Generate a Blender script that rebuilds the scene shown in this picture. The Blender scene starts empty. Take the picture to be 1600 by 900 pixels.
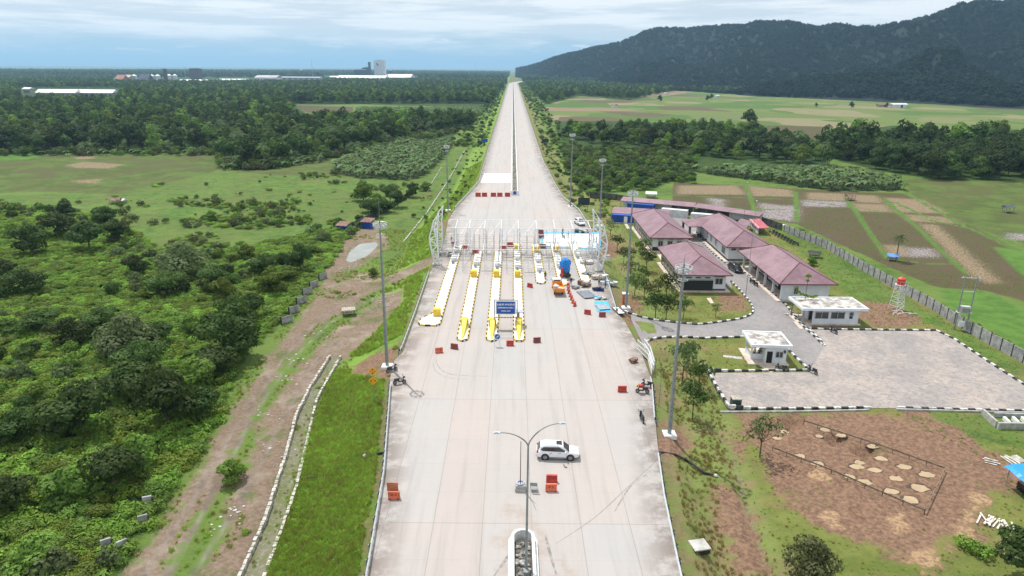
import bpy, bmesh, math, random
import numpy as np
from mathutils import Vector, Matrix, noise as mnoise
D = bpy.data
SC = bpy.context.scene
COL = SC.collection
rnd = random.Random(7)
R = math.radians
# ------------------------------------------------------------------ camera
F = 1067.0; CH = 42.0; PITCH = R(17.85); ROLL = R(0.45); YAW = R(-0.07)
SUN_EL = R(63); SUN_DIR = np.array([-0.52, 0.854])      # horizontal direction towards the sun
def _basis():
    f = np.array([-math.sin(YAW)*math.cos(PITCH), math.cos(YAW)*math.cos(PITCH), -math.sin(PITCH)])
    r = np.cross(f, [0, 0, 1.]); r /= np.linalg.norm(r); u = np.cross(r, f)
    c, s = math.cos(ROLL), math.sin(ROLL)
    return f, c*r+s*u, -s*r+c*u
f_, r_, u_ = _basis()
cam = D.cameras.new('camera'); camo = D.objects.new('camera', cam); COL.objects.link(camo)
M = Matrix.Identity(4)
for i in range(3):
    M[i][0] = r_[i]; M[i][1] = u_[i]; M[i][2] = -f_[i]
M[2][3] = CH
camo.matrix_world = M
cam.sensor_width = 36; cam.lens = F/1600*36; cam.clip_start = 0.5; cam.clip_end = 60000
SC.camera = camo
# ------------------------------------------------------------------ world, sun, exposure
SC.view_settings.view_transform = 'Standard'; SC.view_settings.look = 'None'
SC.view_settings.exposure = -0.05; SC.view_settings.gamma = 1; SC.view_settings.use_curve_mapping = False
SC.cycles.max_bounces = 5; SC.cycles.diffuse_bounces = 2; SC.cycles.glossy_bounces = 2
SC.cycles.transparent_max_bounces = 6; SC.cycles.transmission_bounces = 3; SC.cycles.volume_bounces = 0
SC.cycles.use_denoising = True; SC.cycles.caustics_reflective = False; SC.cycles.caustics_refractive = False
W_ = D.worlds.new('World'); SC.world = W_; W_.use_nodes = True
nt = W_.node_tree; nt.nodes.clear()
def N(t, ty, **kw):
    n = t.nodes.new(ty)
    for k, v in kw.items():
        if k.startswith('i_'):
            n.inputs[k[2:].replace('_', ' ')].default_value = v
        else: setattr(n, k, v)
    return n
def mathn(t, op, a, b=None, clamp=False):
    n = t.nodes.new('ShaderNodeMath'); n.operation = op; n.use_clamp = clamp
    for i, v in enumerate((a, b)):
        if v is None: continue
        if isinstance(v, (int, float)): n.inputs[i].default_value = v
        else: t.links.new(v, n.inputs[i])
    return n.outputs[0]
def mixc(t, fac, a, b, mode='MIX'):
    n = t.nodes.new('ShaderNodeMix'); n.data_type = 'RGBA'; n.blend_type = mode
    for i, v in ((0, fac), (6, a), (7, b)):
        if isinstance(v, (int, float)): n.inputs[i].default_value = v
        elif isinstance(v, (tuple, list)): n.inputs[i].default_value = (*v[:3], 1)
        else: t.links.new(v, n.inputs[i])
    return n.outputs[2]
def ramp(t, fac, a, b, lo=0., hi=1.):
    n = t.nodes.new('ShaderNodeMapRange'); n.interpolation_type = 'SMOOTHSTEP'
    t.links.new(fac, n.inputs[0]); n.inputs[1].default_value = a; n.inputs[2].default_value = b
    n.inputs[3].default_value = lo; n.inputs[4].default_value = hi
    return n.outputs[0]
def noise(t, vec, scale, detail=4, rough=.55, out=0):
    n = t.nodes.new('ShaderNodeTexNoise'); n.inputs['Scale'].default_value = scale
    n.inputs['Detail'].default_value = detail; n.inputs['Roughness'].default_value = rough
    if vec is not None: t.links.new(vec, n.inputs['Vector'])
    return n.outputs[out]
sky = N(nt, 'ShaderNodeTexSky', sky_type='NISHITA', sun_disc=False, sun_elevation=SUN_EL,
        sun_rotation=math.atan2(SUN_DIR[0], SUN_DIR[1]), altitude=50, air_density=1.0, dust_density=1.2, ozone_density=1.4)
tc = N(nt, 'ShaderNodeTexCoord'); sp = N(nt, 'ShaderNodeSeparateXYZ'); nt.links.new(tc.outputs['Generated'], sp.inputs[0])
az = mathn(nt, 'ARCTAN2', sp.outputs[0], sp.outputs[1])
elv = mathn(nt, 'MAXIMUM', sp.outputs[2], 0.0)
def skyvec(a, e, ox=0.):
    c = N(nt, 'ShaderNodeCombineXYZ')
    nt.links.new(mathn(nt, 'ADD', mathn(nt, 'MULTIPLY', az, a), ox), c.inputs[0]); nt.links.new(mathn(nt, 'MULTIPLY', elv, e), c.inputs[1])
    return c.outputs[0]
n1 = noise(nt, skyvec(3.6, 19, 1.7), 1.0, 9, .62)         # high stratus sheets
n2 = noise(nt, skyvec(17, 95, 3.), 1.0, 6, .55)      # small cumulus low down
hi = mathn(nt, 'ADD', n1, ramp(nt, elv, 0.004, 0.07, -0.14, 0.20))
rt = ramp(nt, az, 0.02, 0.4, 0., .1)
hi = mathn(nt, 'ADD', hi, mathn(nt, 'MULTIPLY', rt, ramp(nt, elv, 0.02, 0.06)))
c1 = ramp(nt, hi, 0.36, 0.58, 0, .95)
lowband = mathn(nt, 'MULTIPLY', ramp(nt, elv, 0.008, 0.022), ramp(nt, elv, 0.062, 0.035))
c2 = mathn(nt, 'MULTIPLY', ramp(nt, n2, 0.52, 0.62, 0, .9), lowband)
cl = mathn(nt, 'MAXIMUM', c1, c2)
shade = noise(nt, skyvec(5, 60, 9.), 1.0, 6, .6)
ccol = mixc(nt, ramp(nt, shade, .40, .60), (10.4, 11.3, 12.0), (14.4, 14.6, 14.7))
hcol = mixc(nt, ramp(nt, elv, 0.0, 0.13), (7.2, 9.9, 11.6), sky.outputs[0])
skyc = mixc(nt, cl, hcol, ccol)
bg = N(nt, 'ShaderNodeBackground'); bg.inputs[1].default_value = 0.078
nt.links.new(skyc, bg.inputs[0])
wo = N(nt, 'ShaderNodeOutputWorld'); nt.links.new(bg.outputs[0], wo.inputs[0])
sun = D.lights.new('sun', 'SUN'); sun.energy = 4.8; sun.angle = R(0.53); sun.color = (1, .965, .915)
suno = D.objects.new('sun', sun); COL.objects.link(suno)
sv = Vector((SUN_DIR[0]*math.cos(SUN_EL), SUN_DIR[1]*math.cos(SUN_EL), math.sin(SUN_EL)))
suno.rotation_euler = sv.to_track_quat('Z', 'Y').to_euler()
# ------------------------------------------------------------------ pixel <-> world helpers
def ray(px, py): return f_ + r_*((px-800)/F) - u_*((py-450)/F)
def P(px, py, z=0.):
    d = ray(px, py); return np.array([0, 0, CH]) + d*((z-CH)/d[2])
def projv(X):
    V = X - np.array([0, 0, CH]); z = V @ f_
    z = np.where(z > .1, z, .1)
    return 800+F*(V @ r_)/z, 450-F*(V @ u_)/z
def tall(p, pty):
    lo, hi_ = 0., 150.
    for _ in range(40):
        m = (lo+hi_)/2
        if projv(np.array([[p[0], p[1], p[2]+m]]))[1][0] > pty: lo = m
        else: hi_ = m
    return lo
# ------------------------------------------------------------------ terrain height
LE = [(-9.0, -80), (-11.5, 30)] + [tuple(P(a, b)[:2]) for a, b in
     [(570,900),(597,740),(608,600),(614,566),(628,550),(650,490),(672,425),(690,400),(700,345),(712,325),(735,300),(748,285),(752,270)]] + [(-13.0, 400), (-12.6, 3200)]
RE = [(13.0, -80), (14.0, 30)] + [tuple(P(a, b)[:2]) for a, b in
     [(1065,900),(1040,780),(1027,690),(1020,600),(1000,545),(975,500),(965,490),(950,440),(932,400),(930,370),(905,330),(880,310),(868,290),(858,270),(851,258)]] + [(14.6, 400), (14.2, 3200)]
LE = np.array(LE); RE = np.array(RE)
MEDX = 1.0
def xl(y): return np.interp(y, LE[:, 1], LE[:, 0])
def xr(y): return np.interp(y, RE[:, 1], RE[:, 0])
PLAT = np.array([(22, -80), (82.5, -80), (82.5, 200), (57, 216), (27, 253), (22, 253)], float)
def sdf(X, Y, poly):
    poly = np.asarray(poly, float); n = len(poly)
    d = np.full(X.shape, 1e18); ins = np.zeros(X.shape, bool)
    for i in range(n):
        ax, ay = poly[i]; bx, by = poly[(i+1) % n]
        ex, ey = bx-ax, by-ay; wx, wy = X-ax, Y-ay
        t = np.clip((wx*ex+wy*ey)/(ex*ex+ey*ey+1e-12), 0, 1)
        d = np.minimum(d, (wx-ex*t)**2+(wy-ey*t)**2)
        c = ((ay > Y) != (by > Y)) & (X < (bx-ax)*(Y-ay)/((by-ay) if by != ay else 1e-12)+ax)
        ins ^= c
    d = np.sqrt(d); return np.where(ins, -d, d)
def sdline(X, Y, pts, w=0., withz=None):
    pts = np.asarray(pts, float); d = np.full(X.shape, 1e9); zz = np.zeros(X.shape)
    for i in range(len(pts)-1):
        ax, ay = pts[i][:2]; bx, by = pts[i+1][:2]
        ex, ey = bx-ax, by-ay; wx, wy = X-ax, Y-ay
        t = np.clip((wx*ex+wy*ey)/(ex*ex+ey*ey+1e-12), 0, 1)
        q = np.sqrt((wx-ex*t)**2+(wy-ey*t)**2)
        if withz is not None: zz = np.where(q < d, withz[i]+(withz[i+1]-withz[i])*t, zz)
        d = np.minimum(d, q)
    return (d-w, zz) if withz is not None else d-w
PZ = -1.5; LZ = -4.0
RAMPL = [P(560, 452, -4)[:2], P(630, 430, -2.6)[:2], P(672, 408, -.6)[:2], P(694, 397, 0)[:2]]
DRAIN = [P(a, b, -4)[:2] for a, b in [(524,558),(490,618),(468,680),(452,740),(430,800),(396,897)]] 
DRAIN.append(DRAIN[-1]+(DRAIN[-1]-DRAIN[-2])*1.5)
DITCH = [P(a, b, -1.5)[:2] for a, b in [(1205,900),(1182,840),(1163,775),(1150,725),(1135,690),(1110,660),(1085,640)]]
POND = [P(a, b, -4.3)[:2] for a, b in [(535,408),(542,393),(560,380),(592,377),(594,384),(580,399),(564,407),(545,412)]]
def hgt(X, Y):
    X = np.asarray(X, float); Y = np.asarray(Y, float)
    base = LZ + .25*np.sin(X*.06+Y*.021)*np.sin(Y*.043+1) 
    dr = np.maximum(xl(Y)-X, X-xr(Y))
    rd = np.where(dr < 1.3, -.2, -.2-(dr-1.3)/1.75)
    rd = np.where(dr < 1.3, rd, rd + .12*np.sin(X*1.7+Y*.9)*np.sin(Y*.63))
    h = np.maximum(base, rd)
    pf = sdf(X, Y, PLAT); h = np.maximum(h, np.where(pf < 0, PZ, PZ-pf/2.2))
    # ramp of the track on the left and of the access road on the right
    d, zz = sdline(X, Y, RAMPL, 2.6, [-4, -2.6, -.9, -.08])
    h = np.maximum(h, np.where(d < 0, zz, zz-d/1.6))
    d, zz = sdline(X, Y, [(19, 106), (22.5, 106), (33, 106)], 6.6, [-.08, -.12, PZ])
    h = np.maximum(h, np.where(d < 0, zz, zz-d/1.6))
    d = sdline(X, Y, DRAIN, 0); h = h - np.where(d < 1.3, .7*np.sqrt(np.clip(1-d/1.3, 0, 1)), 0)
    d = sdline(X, Y, DITCH, 0); h = h - np.where(d < 1.0, .6*np.clip(1-d/1.0, 0, 1), 0)
    d = sdf(X, Y, POND); h = h - np.clip(.25-d*.35, 0, .8)
    return np.where(dr < .9, -.35, h)
def Wd(px, py):
    d = ray(px, py)
    if d[2] > -1e-3: d = d.copy(); d[2] = -1e-3
    t0 = (0.6-CH)/d[2]; t1 = (-5.6-CH)/d[2]
    ts = np.linspace(t0, t1, 160); pts = np.array([0, 0, CH])+d*ts[:, None]
    g = pts[:, 2]-hgt(pts[:, 0], pts[:, 1]); k = int(np.argmax(g < 0))
    if k == 0: k = 1
    a, b = g[k-1], g[k]; s = a/(a-b+1e-9)
    p = pts[k-1]*(1-s)+pts[k]*s; p[2] = float(hgt(p[0], p[1])); return p
def WL(l): return [Wd(*q)[:2] for q in l]
# ------------------------------------------------------------------ materials
MATS = {}
def mat(name, col, rough=.7, var=.12, scale=1.5, bump=0., metal=0., spec=.4, world=True, bscale=None, rand=0.):
    if name in MATS: return MATS[name]
    m = D.materials.new(name); m.use_nodes = True; t = m.node_tree
    b = t.nodes['Principled BSDF']; b.inputs['Roughness'].default_value = rough
    b.inputs['Metallic'].default_value = metal; b.inputs['Specular IOR Level'].default_value = spec
    g = t.nodes.new('ShaderNodeNewGeometry' if world else 'ShaderNodeTexCoord'); v = g.outputs['Position' if world else 'Object']
    f = noise(t, v, scale, 5, .6)
    c0 = tuple(max(0, c*(1-var*1.6)) for c in col); c1_ = tuple(min(1, c*(1+var)) for c in col)
    out = mixc(t, ramp(t, f, .3, .7), c0, c1_)
    if rand:
        oi = t.nodes.new('ShaderNodeObjectInfo')
        out = mixc(t, mathn(t, 'MULTIPLY', oi.outputs['Random'], rand), out, tuple(c*.35 for c in col))
    t.links.new(out, b.inputs['Base Color'])
    if bump:
        bn = t.nodes.new('ShaderNodeBump'); bn.inputs['Strength'].default_value = bump; bn.inputs['Distance'].default_value = .05
        t.links.new(noise(t, v, bscale or scale*4, 4), bn.inputs['Height']); t.links.new(bn.outputs[0], b.inputs['Normal'])
    MATS[name] = m; return m
def leafmat(name, c0, c1, transl=.28, hue=.0):
    m = D.materials.new(name); m.use_nodes = True; t = m.node_tree; t.nodes.clear()
    g = t.nodes.new('ShaderNodeNewGeometry'); oi = t.nodes.new('ShaderNodeObjectInfo')
    a = mixc(t, g.outputs['Random Per Island'], c0, c1)
    n = noise(t, g.outputs['Position'], .09, 3)
    a = mixc(t, ramp(t, n, .35, .65, 0, .45), a, tuple(c*1.5 for c in c1))
    b2 = mixc(t, mathn(t, 'MULTIPLY', oi.outputs['Random'], .75), a, (c0[0]*1.5, c0[1]*.85, c0[2]*.8))
    b2 = mixc(t, ramp(t, mathn(t, 'FRACT', mathn(t, 'MULTIPLY', oi.outputs['Random'], 7.3)), .7, 1., 0, .5), b2, tuple(c*1.7 for c in c1))
    p = t.nodes.new('ShaderNodeBsdfPrincipled'); p.inputs['Roughness'].default_value = .68; p.inputs['Specular IOR Level'].default_value = .12
    t.links.new(b2, p.inputs['Base Color'])
    tr = t.nodes.new('ShaderNodeBsdfTranslucent')
    t.links.new(mixc(t, 1., b2, (1.35, 1.5, .7), 'MULTIPLY'), tr.inputs[0])
    mx = t.nodes.new('ShaderNodeMixShader'); mx.inputs[0].default_value = transl
    t.links.new(p.outputs[0], mx.inputs[1]); t.links.new(tr.outputs[0], mx.inputs[2])
    o = t.nodes.new('ShaderNodeOutputMaterial'); t.links.new(mx.outputs[0], o.inputs[0])
    MATS[name] = m; return m
M_leaf = leafmat('tree_leaves', (.024,.050,.015), (.070,.125,.030))
M_leaf2 = leafmat('shrub_leaves', (.065,.125,.024), (.14,.24,.045))
M_leaf3 = leafmat('grey_leaves', (.06,.09,.042), (.12,.165,.07))
M_dark = leafmat('bamboo_leaves', (.018,.038,.013), (.052,.09,.026), .22)
M_palm = leafmat('palm_leaves', (.05,.09,.035), (.12,.18,.075))
M_ban = leafmat('banana_leaves', (.055,.11,.042), (.15,.23,.095))
M_vine = leafmat('vine_leaves', (.095,.175,.026), (.195,.35,.055))
M_grass = leafmat('grass_blades', (.15,.25,.058), (.25,.38,.09), .48)
M_bark = mat('bark', (.13,.10,.075), .9, .3, 3)
M_palmbark = mat('palm_bark', (.2,.17,.13), .9, .3, 3)
M_conc = mat('bare_concrete', (.42,.41,.38), .85, .2, 1.2, .2)
M_galv = mat('galvanised_steel', (.55,.58,.58), .45, .1, 3, metal=.35)
M_galvd = mat('weathered_steel', (.26,.28,.28), .6, .15, 3, metal=.2)
M_white = mat('white_paint', (.8,.8,.79), .5, .05, 2)
M_wall = mat('white_wall', (.72,.75,.78), .8, .07, .5)
M_black = mat('black_paint', (.025,.025,.027), .5, .2, 2)
M_dark_ = mat('dark_rubber', (.03,.03,.032), .8, .2, 4)
M_yellow = mat('yellow_paint', (.80,.52,.03), .5, .12, 2)
M_red = mat('red_plastic', (.52,.05,.035), .5, .15, 2, rand=.25)
M_maroon = mat('faded_maroon_plastic', (.25,.07,.06), .6, .15, 2)
M_blue = mat('blue_sheet', (.01,.07,.36), .5, .1, 2)
M_cyan = mat('cyan_tarp', (.05,.42,.68), .5, .15, 2, .3)
M_tarpblue = mat('blue_tarp', (.01,.20,.62), .45, .15, 2, .3)
M_orange = mat('orange_paint', (.78,.27,.02), .45, .12, 2)
M_glass = mat('dark_glass', (.03,.04,.045), .12, .1, 1, spec=.8)
M_wood = mat('grey_timber', (.4,.36,.3), .85, .25, 3)
M_sign = mat('blue_sign_face', (.01,.09,.42), .4, .05, 1)
M_dsign = mat('dark_sign_face', (.02,.035,.045), .5, .1, 1)
# ------------------------------------------------------------------ mesh builder
class MB:
    def __init__(s): s.v = []; s.f = []; s.m = []
    def add(s, vs, fs, mi=0):
        o = len(s.v); s.v += [tuple(map(float, v)) for v in vs]; s.f += [tuple(o+i for i in f) for f in fs]; s.m += [mi]*len(fs); return s
    def box(s, c, d, rz=0., mi=0, taper=1.):
        x, y, z = d[0]/2, d[1]/2, d[2]/2; cs, sn = math.cos(rz), math.sin(rz); vs = []
        for k, (a, b, h) in enumerate([(-1,-1,-1),(1,-1,-1),(1,1,-1),(-1,1,-1),(-1,-1,1),(1,-1,1),(1,1,1),(-1,1,1)]):
            q = taper if h > 0 else 1.; X, Y = a*x*q, b*y*q
            vs.append((c[0]+X*cs-Y*sn, c[1]+X*sn+Y*cs, c[2]+h*z))
        return s.add(vs, [(3,2,1,0),(4,5,6,7),(0,1,5,4),(1,2,6,5),(2,3,7,6),(3,0,4,7)], mi)
    def bar(s, a, b, r, r2=None, n=6, mi=0):
        a = Vector(a); b = Vector(b); r2 = r if r2 is None else r2; d = (b-a)
        if d.length < 1e-6: return s
        d.normalize(); u = d.orthogonal().normalized(); w = d.cross(u); vs = []
        for p, q in ((a, r), (b, r2)):
            for i in range(n):
                t = 2*math.pi*i/n; vs.append(p+u*(q*math.cos(t))+w*(q*math.sin(t)))
        fs = [(i, (i+1) % n, n+(i+1) % n, n+i) for i in range(n)]+[tuple(range(n-1, -1, -1)), tuple(range(n, 2*n))]
        return s.add(vs, fs, mi)
    def tube(s, pts, r, n=6, mi=0):
        for i in range(len(pts)-1):
            ra = r[i] if isinstance(r, (list, tuple)) else r; rb = r[i+1] if isinstance(r, (list, tuple)) else r
            s.bar(pts[i], pts[i+1], ra, rb, n, mi)
        return s
    def prism(s, poly, z0, z1, mi=0, top=None):
        n = len(poly); t = top or poly
        vs = [(p[0], p[1], z0) for p in poly]+[(p[0], p[1], z1) for p in t]
        fs = [(i, (i+1) % n, n+(i+1) % n, n+i) for i in range(n)]+[tuple(range(n-1, -1, -1)), tuple(range(n, 2*n))]
        return s.add(vs, fs, mi)
    def sideprism(s, prof, y0, y1, mi=0, y0b=None, y1b=None):     # profile in x,z extruded along y; optional inset by z
        n = len(prof); vs = [(p[0], y0, p[1]) for p in prof]+[(p[0], y1, p[1]) for p in prof]
        fs = [(i, (i+1) % n, n+(i+1) % n, n+i) for i in range(n)]+[tuple(range(n-1, -1, -1)), tuple(range(n, 2*n))]
        return s.add(vs, fs, mi)
    def ball(s, c, r, n=8, m=5, mi=0, jit=0., rg=None):
        rr = r if isinstance(r, (tuple, list)) else (r, r, r); vs = [(c[0], c[1], c[2]-rr[2])]
        for j in range(1, m):
            p = -math.pi/2+math.pi*j/m
            for i in range(n):
                t = 2*math.pi*i/n; k = 1+(rg.uniform(-jit, jit) if rg else 0)
                vs.append((c[0]+rr[0]*k*math.cos(p)*math.cos(t), c[1]+rr[1]*k*math.cos(p)*math.sin(t), c[2]+rr[2]*k*math.sin(p)))
        vs.append((c[0], c[1], c[2]+rr[2])); fs = [(0, 1+(i+1) % n, 1+i) for i in range(n)]
        for j in range(m-2):
            o = 1+j*n; fs += [(o+i, o+(i+1) % n, o+n+(i+1) % n, o+n+i) for i in range(n)]
        o = 1+(m-2)*n; fs += [(o+i, o+(i+1) % n, len(vs)-1) for i in range(n)]
        return s.add(vs, fs, mi)
    def mesh(s, name, mats, smooth=False):
        me = D.meshes.new(name); me.from_pydata(s.v, [], s.f)
        for q in (mats if isinstance(mats, (list, tuple)) else [mats]): me.materials.append(q)
        me.polygons.foreach_set('material_index', s.m)
        bm = bmesh.new(); bm.from_mesh(me); bmesh.ops.recalc_face_normals(bm, faces=bm.faces); bm.to_mesh(me); bm.free()
        if smooth: me.polygons.foreach_set('use_smooth', [True]*len(me.polygons))
        me.update(); return me
    def build(s, name, mats, parent=None, smooth=False):
        o = D.objects.new(name, s.mesh(name, mats, smooth)); COL.objects.link(o)
        if parent is not None: o.parent = parent
        return o
def tag(o, label=None, cat=None, group=None, kind=None):
    if label: o['label'] = label
    if cat: o['category'] = cat
    if group: o['group'] = group
    if kind: o['kind'] = kind
    return o
def thing(name, label, cat, loc=(0, 0, 0), rz=0., group=None, sc=1.):
    o = D.objects.new(name, None); COL.objects.link(o); o.location = loc; o.rotation_euler = (0, 0, rz); o.scale = (sc,)*3
    o.empty_display_size = .3
    return tag(o, label, cat, group)
KIDS = {}
def kids(o): return [c for c in o.children]
def dup(root, loc, rz=0., label=None, group=None, sc=None, cat=None):
    def rec(o, par):
        c = o.copy(); COL.objects.link(c)
        if par is not None: c.parent = par
        for k in list(o.children): rec(k, c)
        return c
    r = rec(root, None); r.location = loc; r.rotation_euler = (0, 0, rz)
    if sc is not None: r.scale = sc if isinstance(sc, (tuple, list)) else (sc,)*3
    return tag(r, label, cat, group)
class Proto:                                              # first placement moves the original, later ones copy it
    def __init__(s, root): s.root = root; s.used = False
    def put(s, loc, rz=0., label=None, group=None, sc=None, cat=None):
        loc = tuple(float(q) for q in loc)
        if s.used: return dup(s.root, loc, rz, label, group, sc, cat)
        s.used = True; r = s.root; r.location = loc; r.rotation_euler = (0, 0, rz)
        if sc is not None: r.scale = sc if isinstance(sc, (tuple, list)) else (sc,)*3
        return tag(r, label, cat, group)
def struct(o): o['kind'] = 'structure'; return o
def text(body, size, loc, parent, m, name='lettering', rot=(R(90), 0, 0), bold=0.):
    cu = D.curves.new(name, 'FONT'); cu.body = body; cu.size = size; cu.align_x = 'CENTER'; cu.align_y = 'CENTER'; cu.extrude = .004; cu.offset = bold
    to = D.objects.new(name, cu); COL.objects.link(to); bpy.context.view_layer.update()
    me = D.meshes.new_from_object(to.evaluated_get(bpy.context.evaluated_depsgraph_get())); D.objects.remove(to)
    me.materials.clear(); me.materials.append(m)
    o = D.objects.new(name, me); COL.objects.link(o); o.location = loc; o.rotation_euler = rot; o.parent = parent; return o
# ================================================================== GROUND
def fan(u0, u1, nu, rows, y0off=150.):
    us = np.linspace(u0, u1, nu); X = us[None, :]*(rows[:, None]+y0off); Y = np.repeat(rows[:, None], nu, 1); return X, Y
rows = [-60.]
while rows[-1] < 26000: rows.append(rows[-1]+max(.62, .0074*(rows[-1]+38)) if rows[-1] > 25 else rows[-1]+4)
rows = np.array(rows); X, Y = fan(-1.12, 1.12, 640, rows)
Z = hgt(X, Y)
PITS = [(1245,654),(1236,663),(1201,664),(1194,673),(1306,687),(1353,706)]
for q in PITS:
    p = P(*q, PZ); Z = Z - 1.3*np.exp(-(((X-p[0])**2+(Y-p[1])**2)/1.1**2)**2)
NR, NC = X.shape
me = D.meshes.new('ground'); vs = np.stack([X, Y, Z], -1).reshape(-1, 3)
idx = np.arange(NR*NC).reshape(NR, NC)
fc = np.stack([idx[:-1, :-1], idx[:-1, 1:], idx[1:, 1:], idx[1:, :-1]], -1).reshape(-1, 4)
me.vertices.add(len(vs)); me.vertices.foreach_set('co', vs.ravel())
me.loops.add(fc.size); me.loops.foreach_set('vertex_index', fc.ravel().astype(np.int32))
me.polygons.add(len(fc)); me.polygons.foreach_set('loop_start', np.arange(0, fc.size, 4, dtype=np.int32))
me.update(calc_edges=True); me.polygons.foreach_set('use_smooth', np.ones(len(fc), bool))
PX = lambda l: ('px', l)
Z_SOIL = [PX([(1150,646),(1390,645),(1480,690),(1560,745),(1530,820),(1450,885),(1380,862),(1300,835),(1240,800),(1195,745),(1185,700),(1180,690)]),
          PX([(1118,768),(1150,768),(1180,820),(1205,900),(1150,900)]), PX([(1130,688),(1150,685),(1175,700),(1160,720),(1140,705)]),
          PX([(1400,640),(1440,640),(1600,735),(1600,770),(1500,760)]),
          PX([(545,585),(560,565),(600,548),(625,545),(622,570),(608,592),(590,592)]), PX([(1018,665),(1050,658),(1090,680),(1075,715),(1035,715)]),
          PX([(965,480),(985,462),(1002,470),(998,505),(980,510)]), PX([(700,350),(690,345),(672,350),(690,362)]), PX([(935,372),(950,370),(975,392),(955,408),(940,400)]),
          PX([(1290,480),(1340,470),(1400,475),(1440,500),(1420,512),(1370,512),(1350,500)]), PX([(1120,455),(1165,460),(1170,485),(1130,488)])]
Z_DIRT = [PX([(170,930),(232,850),(300,745),(340,680),(380,620),(420,560),(452,515),(480,480),(505,440),(508,405),(540,372),(590,345),(604,352),(566,385),(560,425),(600,430),(690,394),(684,410),(640,432),(590,452),(545,482),(505,505),(465,548),(425,600),(385,670),(335,760),(285,850),(245,930)]),
          PX([(310,930),(370,760),(418,640),(470,565),(540,505),(600,458),(632,450),(630,472),(585,520),(540,560),(500,600),(470,680),(452,740),(420,830),(365,930)]),
          PX([(1180,480),(1340,500),(1330,520),(1200,520)]), PX([(530,370),(600,365),(608,385),(560,420),(520,425)])]
Z_LAWN = [PX([(-900,345),(180,302),(355,264),(520,268),(640,283),(700,240),(725,232),(690,300),(640,340),(560,375),(520,352),(430,372),(330,400),(255,388),(185,340),(60,318),(-900,345)]),
          PX([(600,350),(700,262),(712,300),(690,360),(640,395),(600,415),(575,410),(608,370)]),
          PX([(1205,355),(1240,350),(1350,425),(1480,505),(1600,570),(1600,600),(1470,512),(1340,470),(1310,445)]), PX([(960,320),(1000,330),(1000,400),(980,410)]),
          PX([(1440,645),(1600,645),(1600,700),(1500,690)]), PX([(280,530),(350,520),(345,560),(300,565)])]
Z_RICE = [PX([(1470,452),(1540,455),(1620,490),(1700,560),(1600,548),(1530,505),(1480,482)]), PX([(1550,385),(1640,395),(1700,470),(1600,432)]), PX([(0,228),(100,236),(40,250),(-500,262),(-500,228)])]
Z_STUB = [PX([(1052,284),(1260,296),(1330,300),(1412,302),(1500,345),(1600,395),(1800,430),(1850,560),(1640,560),(1600,470),(1530,452),(1470,450),(1440,440),(1245,350),(1210,345),(1050,318)]),
          PX([(460,164),(552,167),(552,179),(480,176)]), PX([(640,170),(757,172),(752,179),(640,178)]),
          PX([(1180,196),(1290,198),(1290,208),(1270,222),(1190,212)])]
Z_STRAW = [PX([(1264,301),(1318,303),(1322,314),(1264,311)]), PX([(1326,304),(1368,306),(1378,317),(1334,315)]), PX([(1332,318),(1382,320),(1392,331),(1342,330)]),
           PX([(1384,309),(1440,312),(1478,333),(1400,331)]), PX([(1410,335),(1485,340),(1497,349),(1422,345)]), PX([(1062,290),(1150,290),(1165,304),(1060,303)]), PX([(1170,291),(1235,297),(1240,307),(1178,306)]),
           PX([(1440,350),(1462,352),(1560,440),(1545,442),(1520,430)]), PX([(1382,383),(1410,385),(1425,400),(1392,400)]),
           PX([(104,258),(132,253),(192,257),(170,263),(120,262)]), PX([(114,282),(158,280),(150,286),(125,285)]), PX([(118,246),(146,243),(146,248),(120,249)]),
           PX([(850,168),(960,169),(1000,172),(960,174),(850,173)]), PX([(985,152),(1060,140),(1090,143),(1040,150)])]
Z_MUD = [PX([(1255,313),(1320,316),(1323,323),(1258,322)]), PX([(1200,321),(1238,322),(1238,328),(1205,328)]), PX([(1420,388),(1455,390),(1458,400),(1425,400)]), PX([(1580,365),(1640,368),(1640,376),(1580,374)]),
         PX([(1110,310),(1130,312),(1128,322),(1118,322)]), PX([(1190,318),(1245,324),(1240,345),(1195,340)])]
Z_OLIVE = [PX([(-900,238),(120,243),(338,240),(346,264),(200,303),(60,300),(-900,325)]), PX([(355,266),(420,263),(505,252),(560,248),(520,266),(640,272),(620,280),(420,273)]),
           PX([(1412,279),(1600,284),(2300,290),(2300,420),(1800,400),(1600,380),(1500,350),(1425,305)])]
Z_FAR = [PX([(835,165),(905,151),(985,157),(1062,144),(1180,150),(1400,149),(1600,153),(2500,165),(2500,222),(1600,205),(1420,192),(1260,222),(1190,222),(1100,190),(870,190),(845,178)])]
Z_SAND = [PX([(1502,812),(1528,768),(1543,780),(1530,798),(1508,816)]), PX([(1296,805),(1302,800),(1306,815),(1314,822),(1306,824),(1298,815)]), PX([(1378,820),(1400,792),(1418,800),(1420,830),(1400,845)]),
          PX([(1420,870),(1500,820),(1515,812),(1490,850),(1440,885)]), PX([(1262,735),(1280,728),(1290,742),(1270,745)])]
FL1 = [(-900,112),(-900,234),(130,240),(340,237),(352,262),(420,262),(505,247),(560,238),(640,218),(735,200),(748,186),(738,180),(640,179),(560,181),(478,177),(462,163),(560,163),(760,168),(775,150),(790,132),(797,112)]
FR1 = [(818,112),(818,128),(838,150),(852,164),(905,150),(985,157),(1060,142),(1200,148),(1600,151),(2500,160),(2500,112)]
FR2 = [(868,205),(868,190),(950,189),(1100,194),(1180,214),(1262,226),(1300,262),(1090,244),(1000,228),(930,226),(900,218)]
FR3 = [(1275,232),(1310,205),(1400,196),(1600,212),(2500,228),(2500,290),(1600,282),(1480,282),(1400,272),(1310,252)]
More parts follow.
